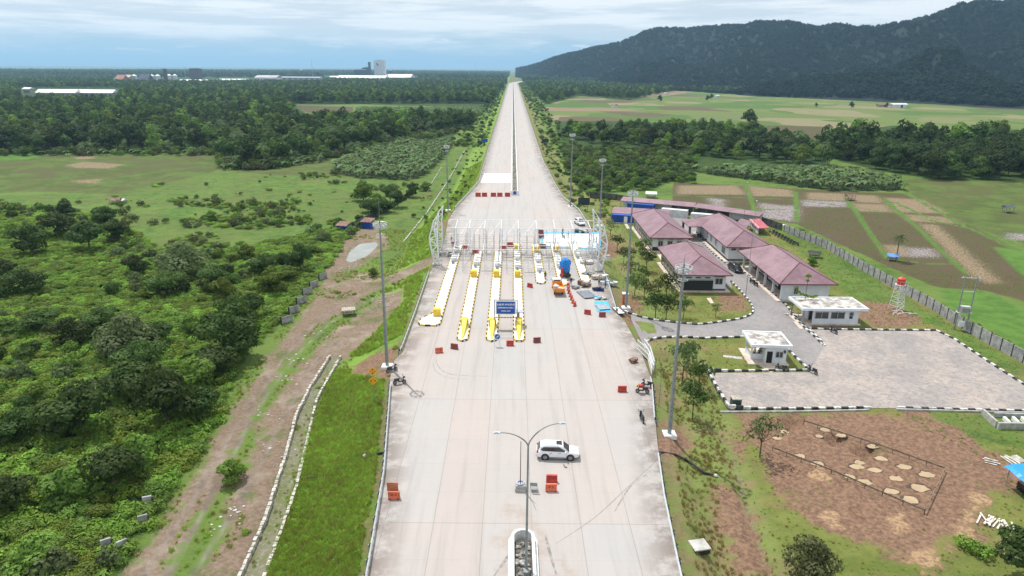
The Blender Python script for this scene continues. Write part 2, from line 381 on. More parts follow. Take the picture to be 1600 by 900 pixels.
SCR = [(872,205),(1000,226),(1090,242),(1085,288),(1050,284),(1010,298),(950,302),(915,300),(895,285),(880,250)]
BL = [(515,266),(558,244),(640,221),(712,208),(700,240),(668,272),(640,282),(560,279)]
BR = [(1086,240),(1170,234),(1290,262),(1400,284),(1412,298),(1300,299),(1180,282),(1088,270)]
S1 = [(-900,345),(60,320),(182,345),(250,392),(330,402),(430,375),(520,356),(572,344),(545,372),(505,424),(480,455),(445,500),(372,566),(345,640),(310,715),(262,780),(222,835),(180,900),(130,980),(-900,980)]
Z_WOOD = [PX(q) for q in (FL1, FR1, FR2, FR3, SCR, BL, BR, S1)]
BUNDS = [[(1323,310),(1350,350),(1388,405)], [(1380,310),(1427,350),(1510,427)], [(1413,300),(1507,353),(1600,397),(1700,440)], [(1400,317),(1450,340),(1500,348),(1600,363)], [(1243,300),(1245,345)],
         [(1050,305),(1240,312),(1400,333),(1510,356)], [(1110,325),(1240,328)], [(1165,290),(1180,330)], [(0,299),(70,300),(150,306),(200,302),(346,266)], [(420,273),(520,275),(640,277)], [(0,282),(180,278),(345,255)],
         [(1385,404),(1450,412),(1480,412)]]
RUTS = [[(225,900),(290,800),(340,715),(385,640),(420,590),(455,545),(500,495),(560,462),(640,425),(684,402)], [(262,900),(318,800),(362,715),(402,640),(436,590),(470,548),(515,505),(570,472),(645,433)], [(300,900),(372,790),(420,700),(455,630),(490,570),(530,530)]]
def wpoly(l): return [Wd(*q)[:2] for q in l]
def zone(polys):
    d = np.full(X.size, 60.); xf = X.ravel(); yf = Y.ravel()
    for _, l in polys:
        w = np.array(wpoly(l)); m = 25.
        k = (xf > w[:, 0].min()-m) & (xf < w[:, 0].max()+m) & (yf > w[:, 1].min()-m) & (yf < w[:, 1].max()+m)
        d[k] = np.minimum(d[k], sdf(xf[k], yf[k], w))
    return d
def bundz():
    d = np.full(X.size, 60.); xf = X.ravel(); yf = Y.ravel()
    for l in BUNDS:
        w = np.array(wpoly(l)); k = (xf > w[:, 0].min()-9) & (xf < w[:, 0].max()+9) & (yf > w[:, 1].min()-9) & (yf < w[:, 1].max()+9)
        d[k] = np.minimum(d[k], sdline(xf[k], yf[k], w, .5+.0016*yf[k]))
    return d
ATT = {}
def att(name, arr):
    a = me.attributes.new(name, 'FLOAT', 'POINT'); a.data.foreach_set('value', np.asarray(arr, np.float32).ravel())
drr = np.maximum(xl(Y)-X, X-xr(Y))
att('z_slope', np.abs(drr-5.5)-5.0)
att('z_edge', drr)
att('z_plat', sdf(X, Y, PLAT))
for nm, zz in (('soil', Z_SOIL), ('dirt', Z_DIRT), ('lawn', Z_LAWN), ('rice', Z_RICE), ('stub', Z_STUB), ('straw', Z_STRAW), ('mud', Z_MUD), ('olive', Z_OLIVE), ('far', Z_FAR), ('sand', Z_SAND), ('wood', Z_WOOD)):
    att('z_'+nm, zone(zz))
att('z_rut', np.minimum.reduce([sdline(X, Y, [Wd(*q)[:2] for q in l], .28) for l in RUTS])); att('z_bund', bundz()); att('z_drain', np.minimum(sdline(X, Y, DRAIN, 1.1), sdline(X, Y, DITCH, .28)))
gm = D.materials.new('ground_cover'); gm.use_nodes = True; t = gm.node_tree; b = t.nodes['Principled BSDF']
g = t.nodes.new('ShaderNodeNewGeometry'); pos = g.outputs['Position']
nA = noise(t, pos, .035, 5, .6); nB = noise(t, pos, .35, 5, .65); nC = noise(t, pos, 2.2, 5, .7); nD = noise(t, pos, .12, 6, .7)
def zmask(nm, w=.5, amp=1.5, nz=None):
    a = t.nodes.new('ShaderNodeAttribute'); a.attribute_name = 'z_'+nm
    s = mathn(t, 'ADD', a.outputs['Fac'], mathn(t, 'MULTIPLY', mathn(t, 'SUBTRACT', nz or nB, .5), amp*2))
    return ramp(t, s, -w, w, 1., 0.)
def two(a, b_, n=None, lo=.35, hi_=.65): return mixc(t, ramp(t, n or nB, lo, hi_), a, b_)
def edge_f():
    a = t.nodes.new('ShaderNodeAttribute'); a.attribute_name = 'z_edge'
    s_ = mathn(t, 'ADD', a.outputs['Fac'], mathn(t, 'MULTIPLY', mathn(t, 'SUBTRACT', nB, .5), 3.)); return mathn(t, 'MULTIPLY', ramp(t, s_, 1.9, .9), ramp(t, nD, .4, .55, 0, .85))
c = two(two((.055,.10,.02), (.10,.17,.032)), (.12,.18,.04), nA)
c = mixc(t, ramp(t, nC, .4, .75, 0, .5), c, (.15,.20,.05))
def put(nm, colr, w=.5, amp=1.5, nz=None, k=1.):
    global c
    m_ = zmask(nm, w, amp, nz)
    if k != 1.: m_ = mathn(t, 'MULTIPLY', m_, k)
    c = mixc(t, m_, c, colr)
put('plat', two(two((.11,.14,.032), (.17,.185,.05), nB), (.22,.16,.08), nD, .5, .68), 1, 1)
vor = t.nodes.new('ShaderNodeTexVoronoi'); mp = t.nodes.new('ShaderNodeMapping'); mp.inputs['Scale'].default_value = (.016, .013, 1); mp.inputs['Rotation'].default_value = (0, 0, .12)
t.links.new(pos, mp.inputs[0]); t.links.new(mp.outputs[0], vor.inputs['Vector']); vor.inputs['Scale'].default_value = 1; vor.distance = 'CHEBYCHEV'
sepc = t.nodes.new('ShaderNodeSeparateColor'); t.links.new(vor.outputs['Color'], sepc.inputs[0])
mosaic = mixc(t, ramp(t, sepc.outputs[0], .2, .8), (.075,.135,.030), (.125,.165,.045))
mosaic = mixc(t, ramp(t, sepc.outputs[1], .75, .8), mosaic, (.21,.19,.10))
mosaic = mixc(t, ramp(t, sepc.outputs[2], .85, .9), mosaic, (.11,.085,.05))
put('lawn', mixc(t, ramp(t, noise(t, pos, .06, 6, .7), .4, .6), two(two((.062,.125,.022), (.10,.18,.032)), (.14,.205,.045), nD), two((.09,.13,.03), (.13,.165,.045), nC)), 1, 2)
c = mixc(t, mathn(t, 'MULTIPLY', zmask('lawn', 1, 2), ramp(t, noise(t, pos, .22, 8, .85), .47, .62, 0, .75)), c, (.045,.095,.02))
c = mixc(t, mathn(t, 'MULTIPLY', zmask('lawn', 1, 2), ramp(t, noise(t, pos, .045, 5, .7), .55, .7, 0, .6)), c, (.13,.15,.05))
put('olive', mixc(t, ramp(t, noise(t, pos, .05, 6, .7), .42, .62), mixc(t, ramp(t, nD, .4, .6), (.065,.095,.022), (.10,.145,.034)), two((.10,.085,.04), (.08,.10,.03), nC)), 1, 1)
mosaic = mixc(t, ramp(t, noise(t, pos, .03, 6, .75), .5, .7, 0, .55), mosaic, (.10,.13,.04))
put('far', mosaic, 2, 2, nA)
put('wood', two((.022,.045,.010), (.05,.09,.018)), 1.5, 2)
stub = two(two(two((.05,.04,.02), (.13,.10,.055), nC, .3, .7), (.07,.085,.025), nB, .45, .62), (.10,.075,.045), nD, .45, .7)
put('stub', stub, .6, 1.0)
put('straw', two((.30,.225,.15), (.14,.11,.06), nC, .38, .6), 1.2, 8.0, nC)
put('mud', two((.30,.27,.28), (.12,.09,.06), nC, .45, .6), 1.2, 12.0, nC)
put('rice', two((.065,.14,.025), (.10,.19,.035)), .8, 1.5)
sx_ = t.nodes.new('ShaderNodeSeparateXYZ'); t.links.new(pos, sx_.inputs[0])
put('slope', mixc(t, ramp(t, sx_.outputs[0], 0., 5.), two(two((.12,.215,.032), (.18,.29,.05)), (.21,.27,.07), nD, .45, .7), two(two((.13,.165,.045), (.18,.22,.065)), (.22,.17,.09), nD, .46, .6)), 1, 2)
put('bund', two((.07,.135,.025), (.11,.18,.04)), .4, 1.3, nB)
dn = nD
put('dirt', mixc(t, ramp(t, noise(t, pos, .17, 6, .7), .52, .64, 0, .85), two(two((.165,.115,.08), (.24,.18,.135), nC), (.30,.245,.195), nD, .5, .7), (.10,.13,.04)), .9, 3.4)
put('rut', two((.13,.105,.09), (.30,.27,.24), nB, .35, .65), .35, .5, None, .75)
put('drain', two(two((.20,.19,.13), (.14,.16,.06)), (.30,.28,.24), nC, .5, .7), .3, .3)
c = mixc(t, edge_f(), c, two((.20,.15,.09), (.13,.12,.05), nC))
put('soil', two(two((.13,.078,.055), (.275,.17,.11), nC, .32, .68), (.115,.115,.045), nD, .57, .70), .8, 4.0)
put('sand', two((.38,.255,.145), (.22,.14,.09), nC, .45, .6), .4, 3.5)
spk = ramp(t, noise(t, pos, 5.5, 2, .5), .72, .76, 0, .35)
c = mixc(t, mathn(t, 'MULTIPLY', spk, zmask('dirt', 1, 1)), c, (.6,.57,.52))
t.links.new(c, b.inputs['Base Color']); b.inputs['Roughness'].default_value = .95; b.inputs['Specular IOR Level'].default_value = .15
bn = t.nodes.new('ShaderNodeBump'); bn.inputs['Strength'].default_value = .8; bn.inputs['Distance'].default_value = .25
t.links.new(mathn(t, 'ADD', nC, mathn(t, 'MULTIPLY', nB, 1.5)), bn.inputs['Height']); t.links.new(bn.outputs[0], b.inputs['Normal'])
me.materials.append(gm); go = D.objects.new('ground', me); COL.objects.link(go); struct(go)
# ================================================================== CARRIAGEWAY
cm = D.materials.new('concrete_slabs'); cm.use_nodes = True; t = cm.node_tree; b = t.nodes['Principled BSDF']
g = t.nodes.new('ShaderNodeNewGeometry'); pos = g.outputs['Position']; sp = t.nodes.new('ShaderNodeSeparateXYZ'); t.links.new(pos, sp.inputs[0])
xs = mathn(t, 'DIVIDE', mathn(t, 'ADD', sp.outputs[0], 40.6), 4.75); ys = mathn(t, 'DIVIDE', mathn(t, 'ADD', sp.outputs[1], 100), 26.)
cv = t.nodes.new('ShaderNodeCombineXYZ'); t.links.new(mathn(t, 'FLOOR', xs), cv.inputs[0]); t.links.new(mathn(t, 'FLOOR', ys), cv.inputs[1])
wn = t.nodes.new('ShaderNodeTexWhiteNoise'); t.links.new(cv.outputs[0], wn.inputs['Vector'])
base = mixc(t, wn.outputs['Value'], (.40,.355,.335), (.375,.37,.365))
base = mixc(t, ramp(t, noise(t, pos, .09, 5, .65), .35, .7, 0, .5), base, (.44,.385,.355))
mp = t.nodes.new('ShaderNodeMapping'); mp.inputs['Scale'].default_value = (.5, 6., 1); t.links.new(pos, mp.inputs[0])
broom = noise(t, mp.outputs[0], .8, 5, .7)
base = mixc(t, ramp(t, broom, .35, .75, 0, .30), base, (.36,.33,.30))
mp2 = t.nodes.new('ShaderNodeMapping'); mp2.inputs['Scale'].default_value = (1.2, .05, 1); t.links.new(pos, mp2.inputs[0])
base = mixc(t, ramp(t, noise(t, mp2.outputs[0], .7, 5, .7), .46, .72, 0, .42), base, (.27,.25,.23))
def lines(v, w):
    fr = mathn(t, 'FRACT', v); a_ = mathn(t, 'MINIMUM', fr, mathn(t, 'SUBTRACT', 1., fr)); return ramp(t, a_, w*.5, w, 1., 0.)
jx = lines(xs, .010); jy = lines(ys, .0022); jy2 = lines(mathn(t, 'MULTIPLY', ys, 5.), .006)
jn = mathn(t, 'MAXIMUM', jx, mathn(t, 'MAXIMUM', jy, mathn(t, 'MULTIPLY', jy2, .4)))
base = mixc(t, mathn(t, 'MULTIPLY', jn, .48), base, (.17,.15,.13))
ed = t.nodes.new('ShaderNodeAttribute'); ed.attribute_name = 'edge'
ns = noise(t, pos, .35, 6, .7)
grime = mathn(t, 'MULTIPLY', ramp(t, ed.outputs['Fac'], 4.2, .1), ramp(t, ns, .36, .58))
base = mixc(t, mathn(t, 'MULTIPLY', grime, .8), base, (.17,.14,.12))
st = noise(t, pos, .16, 6, .75)
base = mixc(t, ramp(t, st, .60, .78, 0, .45), base, (.33,.26,.20))
base = mixc(t, ramp(t, noise(t, pos, 1.3, 6, .8), .62, .8, 0, .4), base, (.24,.215,.19))
pl = t.nodes.new('ShaderNodeAttribute'); pl.attribute_name = 'patch'
base = mixc(t, mathn(t, 'MULTIPLY', ramp(t, pl.outputs['Fac'], .5, -.5), ramp(t, ns, .42, .6, .0, .6)), base, (.33,.27,.22))
tyre = lines(mathn(t, 'MULTIPLY', xs, 1.), .2)
t.links.new(base, b.inputs['Base Color']); b.inputs['Roughness'].default_value = .85; b.inputs['Specular IOR Level'].default_value = .3
bn = t.nodes.new('ShaderNodeBump'); bn.inputs['Strength'].default_value = .25; bn.inputs['Distance'].default_value = .02; t.links.new(broom, bn.inputs['Height']); t.links.new(bn.outputs[0], b.inputs['Normal'])
ry = [-75.]
while ry[-1] < 2450: ry.append(ry[-1]+max(1.2, .006*ry[-1]))
ry = np.array(ry); nu = 34; uu = np.linspace(0, 1, nu)
far_bend = lambda y: np.where(y > 2000, (y-2000)**2*.00025, 0)
lx = xl(ry)+far_bend(ry); rx = xr(ry)+far_bend(ry)
RX = lx[:, None]+(rx-lx)[:, None]*uu[None, :]; RY = np.repeat(ry[:, None], nu, 1)
vv = np.stack([RX, RY, np.zeros_like(RX)], -1).reshape(-1, 3).tolist(); nr = len(ry)
ff = [(i*nu+j, i*nu+j+1, (i+1)*nu+j+1, (i+1)*nu+j) for i in range(nr-1) for j in range(nu-1)]
o0 = len(vv); vv += [(lx[i], ry[i], -.45) for i in range(nr)]; o1 = len(vv); vv += [(rx[i], ry[i], -.45) for i in range(nr)]
ff += [(o0+i, i*nu, (i+1)*nu, o0+i+1) for i in range(nr-1)]+[(i*nu+nu-1, o1+i, o1+i+1, (i+1)*nu+nu-1) for i in range(nr-1)]
rm = D.meshes.new('carriageway'); rm.from_pydata(vv, [], ff); rm.materials.append(cm)
V = np.array(vv); ev = np.minimum(V[:, 0]-np.interp(V[:, 1], ry, lx), np.interp(V[:, 1], ry, rx)-V[:, 0])
a = rm.attributes.new('edge', 'FLOAT', 'POINT'); a.data.foreach_set('value', ev.astype(np.float32))
pz = sdf(V[:, 0], V[:, 1], [(-2.2, 40), (-1.6, 56), (0, 60.5), (2.4, 57), (5, 51), (7.5, 46), (6, 40)])
pz = np.minimum(pz, sdf(V[:, 0], V[:, 1], [(-17, 107), (-12, 108), (-13, 104), (-17, 103)]))
a = rm.attributes.new('patch', 'FLOAT', 'POINT'); a.data.foreach_set('value', pz.astype(np.float32))
ro = D.objects.new('carriageway', rm); COL.objects.link(ro); struct(ro)
def sheet(name, poly, z, m):
    mb = MB(); n = len(poly); mb.add([(p[0], p[1], z) for p in poly], [tuple(range(n))]); o = mb.build(name, m); return struct(o)
m_new = mat('fresh_concrete', (.78,.76,.73), .8, .04, .4)
pa = [P(751,285), P(800,285), P(801,271), P(757,271)]
sheet('fresh_concrete_patch', pa, .006, m_new)
m_mark = mat('tyre_mark', (.30,.275,.26), .85, .25, 2); m_crack = mat('joint_tar', (.16,.14,.13), .85, .25, 2)
def mark(pts, w, m=None, z=.005):
    q = [Vector(P(*a)[:2]) for a in pts]; cc = []
    for i in range(len(q)-1):
        a0 = q[max(0, i-1)]; a1, a2 = q[i], q[i+1]; a3 = q[min(len(q)-1, i+2)]
        for k in range(6): s_ = k/6; cc.append(.5*((2*a1)+(a2-a0)*s_+(2*a0-5*a1+4*a2-a3)*s_*s_+(3*a1-a0-3*a2+a3)*s_**3))
    cc.append(q[-1]); vs = []
    for i, c in enumerate(cc): d = (cc[min(i+1, len(cc)-1)]-cc[max(0, i-1)]).normalized(); nn = Vector((-d.y, d.x))*w/2*(.4+.6*math.sin(math.pi*min(1, max(0, i/(len(cc)-1)))))*(1+rnd.uniform(-.2, .2)); vs += [(c.x+nn.x, c.y+nn.y, z), (c.x-nn.x, c.y-nn.y, z)]
    mb = MB(); mb.add(vs, [(2*i, 2*i+1, 2*i+3, 2*i+2) for i in range(len(cc)-1)]); struct(mb.build('tyre_mark' if m is None else 'crack', m or m_mark))
mark([(681,560),(686,574),(702,584),(730,587),(762,588)], .16); mark([(676,566),(681,580),(700,590),(730,593)], .12)
mark([(1030,716),(980,762),(930,808),(868,850)], .05, m_crack); mark([(880,725),(884,731),(886,729)], .2, m_crack); mark([(823,770),(832,785),(838,798)], .06, m_crack)
mark([(772,900),(800,860),(812,835)], .3, None, .0048); mark([(870,900),(858,860),(852,835)], .3, None, .0049); mark([(960,800),(985,760),(1010,742)], .2, None, .0046)
# ---- asphalt and gravel of the office compound
def gravel(name, c0, c1, c2):
    m = D.materials.new(name); m.use_nodes = True; t = m.node_tree; b = t.nodes['Principled BSDF']
    g = t.nodes.new('ShaderNodeNewGeometry'); pos = g.outputs['Position']
    q = mixc(t, ramp(t, noise(t, pos, .16, 6, .7), .4, .62), c0, c1); q = mixc(t, ramp(t, noise(t, pos, 1.6, 7, .85), .42, .66, 0, .85), q, c2)
    q = mixc(t, ramp(t, noise(t, pos, .22, 4, .6), .66, .72, 0, .6), q, (.36,.27,.19))
    q = mixc(t, ramp(t, noise(t, pos, 9, 2, .5), .62, .7, 0, .4), q, (.48,.46,.44))
    t.links.new(q, b.inputs['Base Color']); b.inputs['Roughness'].default_value = .9
    bn = t.nodes.new('ShaderNodeBump'); bn.inputs['Strength'].default_value = .5; bn.inputs['Distance'].default_value = .03; t.links.new(noise(t, pos, 9, 4), bn.inputs['Height']); t.links.new(bn.outputs[0], b.inputs['Normal'])
    return m
m_rd = gravel('worn_tar_road', (.27,.25,.245), (.22,.205,.205), (.17,.16,.16))
m_lot = gravel('gravel_lot', (.38,.325,.29), (.27,.245,.235), (.17,.155,.15))
def PP(l, z=PZ): return [tuple(P(a_, b_, z)[:2]) for a_, b_ in l]
K_lawn1 = PP([(975,498),(985,502),(1000,507),(1030,509),(1060,508.5),(1100,507),(1130,503),(1155,499),(1170,494),(1177,488),(1176,480),(1170,470),(1158,456),(1142,440)])
K_right = PP([(1086.7,363),(1097.8,378.6),(1114,396.7),(1139.4,416)])
K_right2 = PP([(1158,425),(1164,427),(1195,449.4),(1225.6,474.4),(1247.8,502),(1278,528.6),(1288,541)])
K_dbl = PP([(1286,540),(1272,526),(1257,513),(1235,492),(1226,492)])
K_law2 = PP([(1008,548),(1020,541),(1040,536),(1075,531),(1110,529),(1165,527)]); K_law2r = PP([(1222,537),(1240,556),(1264,579)]); K_law2b = PP([(1264,579),(1180,580),(1105,581)])
K_pt = PP([(1258,514),(1300,515.5),(1380,516.5),(1462,517)]); K_pr = PP([(1462,517),(1490,530),(1550,570),(1600,602)]); K_pr.append((K_pr[-1][0]+1.5, 84.))
K_pl = PP([(1105,583),(1118,608),(1137,639)]); K_pb1 = PP([(1137,640),(1250,639.5),(1360,638)]); K_pb2 = PP([(1402,638),(1500,641),(1600,643)]); K_pb2.append((77, K_pb2[-1][1]))
r1 = [(21.2, 112.8)]+K_lawn1[1:]+[(45.6, 134), (45.6, 165), (45.8, 200), (38, 205), (38, 214), (52, 210), (57, 200), (57, 192)]+K_right+K_right2+PP([(1270,578)])+K_law2r[::-1]+K_law2[::-1][:-1]+[(21.2, 99.6)]
rmp = [p for p in r1]
def clipx(poly, x0, keep):                                 # clip a polygon at x = x0
    out = []
    for i in range(len(poly)):
        a_, b_ = poly[i], poly[(i+1) % len(poly)]; ia = (a_[0]-x0)*keep >= 0; ib = (b_[0]-x0)*keep >= 0
        if ia: out.append(a_)
        if ia != ib: s_ = (x0-a_[0])/(b_[0]-a_[0]); out.append((x0, a_[1]+(b_[1]-a_[1])*s_))
    return out
def polysheet(name, poly, zf, m, th=.0):
    bm = bmesh.new(); vs = [bm.verts.new((p[0], p[1], zf(p[0]))) for p in poly]; f = bm.faces.new(vs); bmesh.ops.triangulate(bm, faces=[f])
    bmesh.ops.recalc_face_normals(bm, faces=bm.faces)
    me_ = D.meshes.new(name); bm.to_mesh(me_); bm.free(); me_.materials.append(m); o = D.objects.new(name, me_); COL.objects.link(o); return struct(o)
polysheet('access_road', clipx(r1, 33, 1), lambda x: PZ+.03, m_rd)
polysheet('access_ramp', clipx(r1, 33, -1), lambda x: float(np.interp(x, [19, 22.5, 33], [-.02, -.08, PZ+.031])), m_rd)
r2 = K_pl+K_pb1+K_pb2+K_pr[::-1]+K_pt[::-1]+PP([(1288,541),(1264,582)])
polysheet('parking_lot', r2, lambda x: PZ+.045, m_lot)
# ---- kerbs of black and white blocks
def kerb(pts, name='kerb', w=.32, h=.28, seg=1.0, z=PZ, mats=None, zf=None):
    mb = MB(); k = 0; carry = 0.
    P_ = [Vector((p[0], p[1])) for p in pts]; L = [0]
    for i in range(1, len(P_)): L.append(L[-1]+(P_[i]-P_[i-1]).length)
    def at(s):
        for i in range(1, len(L)):
            if s <= L[i] or i == len(L)-1: return P_[i-1].lerp(P_[i], (s-L[i-1])/max(1e-6, L[i]-L[i-1]))
    n = max(1, int(L[-1]/seg))
    for i in range(n):
        a_ = at(L[-1]*i/n); b_ = at(L[-1]*(i+1)/n); d = b_-a_; c_ = (a_+b_)/2
        zz = z if zf is None else zf(c_.x)
        mb.box((c_.x, c_.y, zz+h/2-.05), (d.length-.012, w, h+.1), math.atan2(d.y, d.x), i % 2)
    return struct(mb.build(name, mats or [M_white, M_black]))
m_kw = mat('kerb_white', (.60,.60,.57), .8, .32, 2.2, .3); m_kb = mat('kerb_black', (.045,.045,.045), .8, .6, 2.2, .3)
zr = lambda x: float(np.interp(x, [19, 22.5, 33], [-.1, -.12, PZ]))
for kk in (K_lawn1, K_right, K_right2, K_dbl, K_law2, K_law2r, K_law2b, K_pt, K_pr, K_pl, K_pb1, K_pb2): kerb(kk, mats=[m_kw, m_kb], zf=zr)
# ---- water
m_wat = mat('murky_water', (.26,.27,.24), .06, .1, .2, spec=.7)
m_ochre = mat('ochre_water', (.40,.29,.17), .25, .08, .6, spec=.5)
pw = [tuple(P(a_, b_, -4.25)[:2]) for a_, b_ in [(533,410),(540,393),(560,379),(593,376),(596,384),(582,400),(565,409),(545,414)]]
sheet('pond_water', pw, -4.32, m_wat)
m_wet = mat('wet_soil', (.085,.055,.035), .8, .3, 2, .3)
POOLS = [(1225,675,1),(1214,685,.8),(1289,672,1),(1315,681,1),(1363,698,1.1),(1280,682,.8),(1377,717,1.1),(1367,735,1.1),(1413,730,1.2),(1400,748,1.1),(1448,742,1.3),(1437,763,1.5),(1392,768,1.2),(1351,754,1.3),(1327,745,1),(1339,730,1.2),(1343,723,.9),(1250,713,1),(1278,725,1.1),(1423,782,1.4)]
for (a_, b_, s_) in POOLS:
    p = P(a_, b_, PZ); s_ *= .78; mb = MB(); n = 14
    mb.add([(p[0]+s_*.85*(1+rnd.uniform(-.22, .22))*math.cos(2*math.pi*i/n), p[1]+s_*.62*(1+rnd.uniform(-.22, .22))*math.sin(2*math.pi*i/n), PZ+.035) for i in range(n)], [tuple(range(n))])
    struct(mb.build('puddle', m_ochre)); mb = MB(); mb.add([(p[0]+s_*.98*(1+rnd.uniform(-.3, .3))*math.cos(2*math.pi*i/n), p[1]+s_*.12+s_*.74*(1+rnd.uniform(-.3, .3))*math.sin(2*math.pi*i/n), PZ+.022) for i in range(n)], [tuple(range(n))]); struct(mb.build('wet_soil', m_wet))
# ================================================================== MOUNTAIN
prof = [(806,107.5),(830,103),(870,90),(900,82),(925,75),(950,72),(985,60),(1005,50),(1040,44),(1080,46),(1130,42),(1190,37),(1230,37),(1280,43),(1330,46),(1370,43),(1400,37),(1450,27),(1490,17),(1530,9),(1570,1),(1620,-8),(1750,-20),(1900,-12),(2200,-30),(2600,20),(3000,70)]
base_d = [(806,3600),(880,2500),(1000,1750),(1200,1350),(1600,1120),(2200,1100),(3000,1100)]
mb = MB(); nx, nyy = 300, 70; hv = []
for i in range(nx):
    px = 806+(3000-806)*i/(nx-1); py = np.interp(px, *zip(*prof)); d = ray(px, py); hd = math.hypot(d[0], d[1]); tel = d[2]/hd; dx, dy = d[0]/hd, d[1]/hd
    r0 = np.interp(px, *zip(*base_d)); r1_ = r0+np.interp(px, [806,950,1100,1600,3000], [500, 700, 1000, 1200, 1200]); zc = CH+tel*r1_
    for j in range(nyy):
        s_ = j/(nyy-1)*1.5; r_m = r0+(r1_-r0)*s_; x_, y_ = dx*r_m, dy*r_m
        k = min(1., s_); e = (k**1.35)*(1-.0*k) if s_ <= 1 else 1-(s_-1)*1.5
        nz = mnoise.fractal(Vector((x_*.0024, y_*.0024, 3.3)), .9, 2.1, 6)+.35*abs(mnoise.noise(Vector((x_*.006, y_*.004, 1.))))
        amp = .62*math.sin(math.pi*min(1., s_))*(zc+5)
        nz2 = mnoise.fractal(Vector((x_*.012, y_*.012, 9.3)), .9, 2.1, 4)
        hv.append((x_, y_, LZ-2+(zc-LZ)*max(e, -.1)+amp*nz+nz2*4*min(1, s_*3)))
fs = [(i*nyy+j, (i+1)*nyy+j, (i+1)*nyy+j+1, i*nyy+j+1) for i in range(nx-1) for j in range(nyy-1)]
mb.add(hv, fs)
m_hill = mat('cloud_shaded_slope', (.005,.012,.008), .95, .5, .01, .0)  # cloud shade over the mountain is put into this near-black green
ho = mb.build('mountain', m_hill, smooth=True); struct(ho); HV = np.array(hv).reshape(nx, nyy, 3)
# ================================================================== HAZE
hb = MB(); hb.box((2000, 12000, 190), (64000, 40000, 400)); hz = hb.build('haze', [])
hz.location = (0, 0, 0); tag(hz, kind='stuff', label='thin blue haze filling the valley air'); hm = D.materials.new('haze_air'); hm.use_nodes = True; t = hm.node_tree; t.nodes.clear()
pv = t.nodes.new('ShaderNodeVolumePrincipled'); pv.inputs['Color'].default_value = (.42,.72,1., 1); pv.inputs['Density'].default_value = 9.5e-5; pv.inputs['Anisotropy'].default_value = .3
o_ = t.nodes.new('ShaderNodeOutputMaterial'); t.links.new(pv.outputs[0], o_.inputs['Volume']); hz.data.materials.append(hm)
# ================================================================== VEGETATION
def leafmesh(name, mt, pts, nrm, size, rg, asp=.75):
    n = len(pts); nrm = nrm/(np.linalg.norm(nrm, axis=1, keepdims=True)+1e-9)
    a = rg.normal(size=(n, 3)); tg = np.cross(nrm, a); tg /= np.linalg.norm(tg, axis=1, keepdims=True)+1e-9; bt = np.cross(nrm, tg)
    s = (size if np.ndim(size) else np.full(n, size))*rg.uniform(.65, 1.35, n); s = s[:, None]/2
    q = np.stack([pts-tg*s, pts-bt*s*asp-nrm*s*.25, pts+tg*s*1.1, pts+bt*s*asp-nrm*s*.25], 1).reshape(-1, 3)
    m = D.meshes.new(name); m.vertices.add(4*n); m.vertices.foreach_set('co', q.ravel())
    m.loops.add(4*n); m.loops.foreach_set('vertex_index', np.arange(4*n, dtype=np.int32)); m.polygons.add(n)
    m.polygons.foreach_set('loop_start', np.arange(0, 4*n, 4, dtype=np.int32)); m.materials.append(mt); m.update(calc_edges=True); return m
def lobes_cloud(rg, lobes, n):
    vol = np.array([l[3]*l[4]*l[5] for l in lobes])**.67; pr = vol/vol.sum(); ks = rg.choice(len(lobes), n, p=pr); L = np.array(lobes)[ks]
    d = rg.normal(size=(n, 3)); d[:, 2] = np.abs(d[:, 2])*1.0-.45*rg.uniform(0, 1, n); d /= np.linalg.norm(d, axis=1, keepdims=True)
    r = rg.uniform(.62, 1.06, n)**.6
    p = L[:, :3]+d*L[:, 3:6]*r[:, None]; nn = d/L[:, 3:6]+rg.normal(size=(n, 3))*.28/np.mean(L[:, 3:6], 1, keepdims=True)
    return p, nn
def crown(name, mt, seed, h, w, n, size, base=.3, nl=9, spread=.75):
    rg = np.random.default_rng(seed); lobes = []
    for i in range(nl):
        a = 2*math.pi*(i/nl)+rg.uniform(-.4, .4); rr = w/2*spread*rg.uniform(.35, .85); z = h*(base+(1-base)*rg.uniform(.15, .72)); s = w*rg.uniform(.17, .29)
        lobes.append((rr*math.cos(a), rr*math.sin(a), z, s, s, s*rg.uniform(.6, .85)))
    lobes.append((0, 0, h*(base+1)/2, w*.27, w*.27, (1-base)*h*.5))
    p, nn = lobes_cloud(rg, lobes, n); return leafmesh(name, mt, p, nn, size, rg), lobes
def trunkmesh(h, r, lobes, m, seed=1):
    mb = MB(); rg = random.Random(seed); top = (rg.uniform(-.3, .3), rg.uniform(-.3, .3), h*.62)
    mb.tube([(0, 0, -.6), (top[0]*.4, top[1]*.4, h*.3), top], [r, r*.8, r*.5], 7)
    for l in lobes[:6]: mb.tube([(top[0]*.5, top[1]*.5, h*.34), (l[0]*.5, l[1]*.5, h*.48), (l[0], l[1], l[2])], [r*.45, r*.3, r*.1], 5)
    return mb.mesh('trunk', m)
def treeroot(seed, h, w, n, size, mt, nl=9, base=.3, name='broadleaf_tree', tr=.22, spread=.75):
    cm_, lobes = crown('crown', mt, seed, h, w, n, size, base, nl, spread)
    r = D.objects.new(name, None); COL.objects.link(r)
    c_ = D.objects.new('crown', cm_); COL.objects.link(c_); c_.parent = r
    t_ = D.objects.new('trunk', trunkmesh(h, tr, lobes, M_bark, seed)); COL.objects.link(t_); t_.parent = r
    return Proto(r)
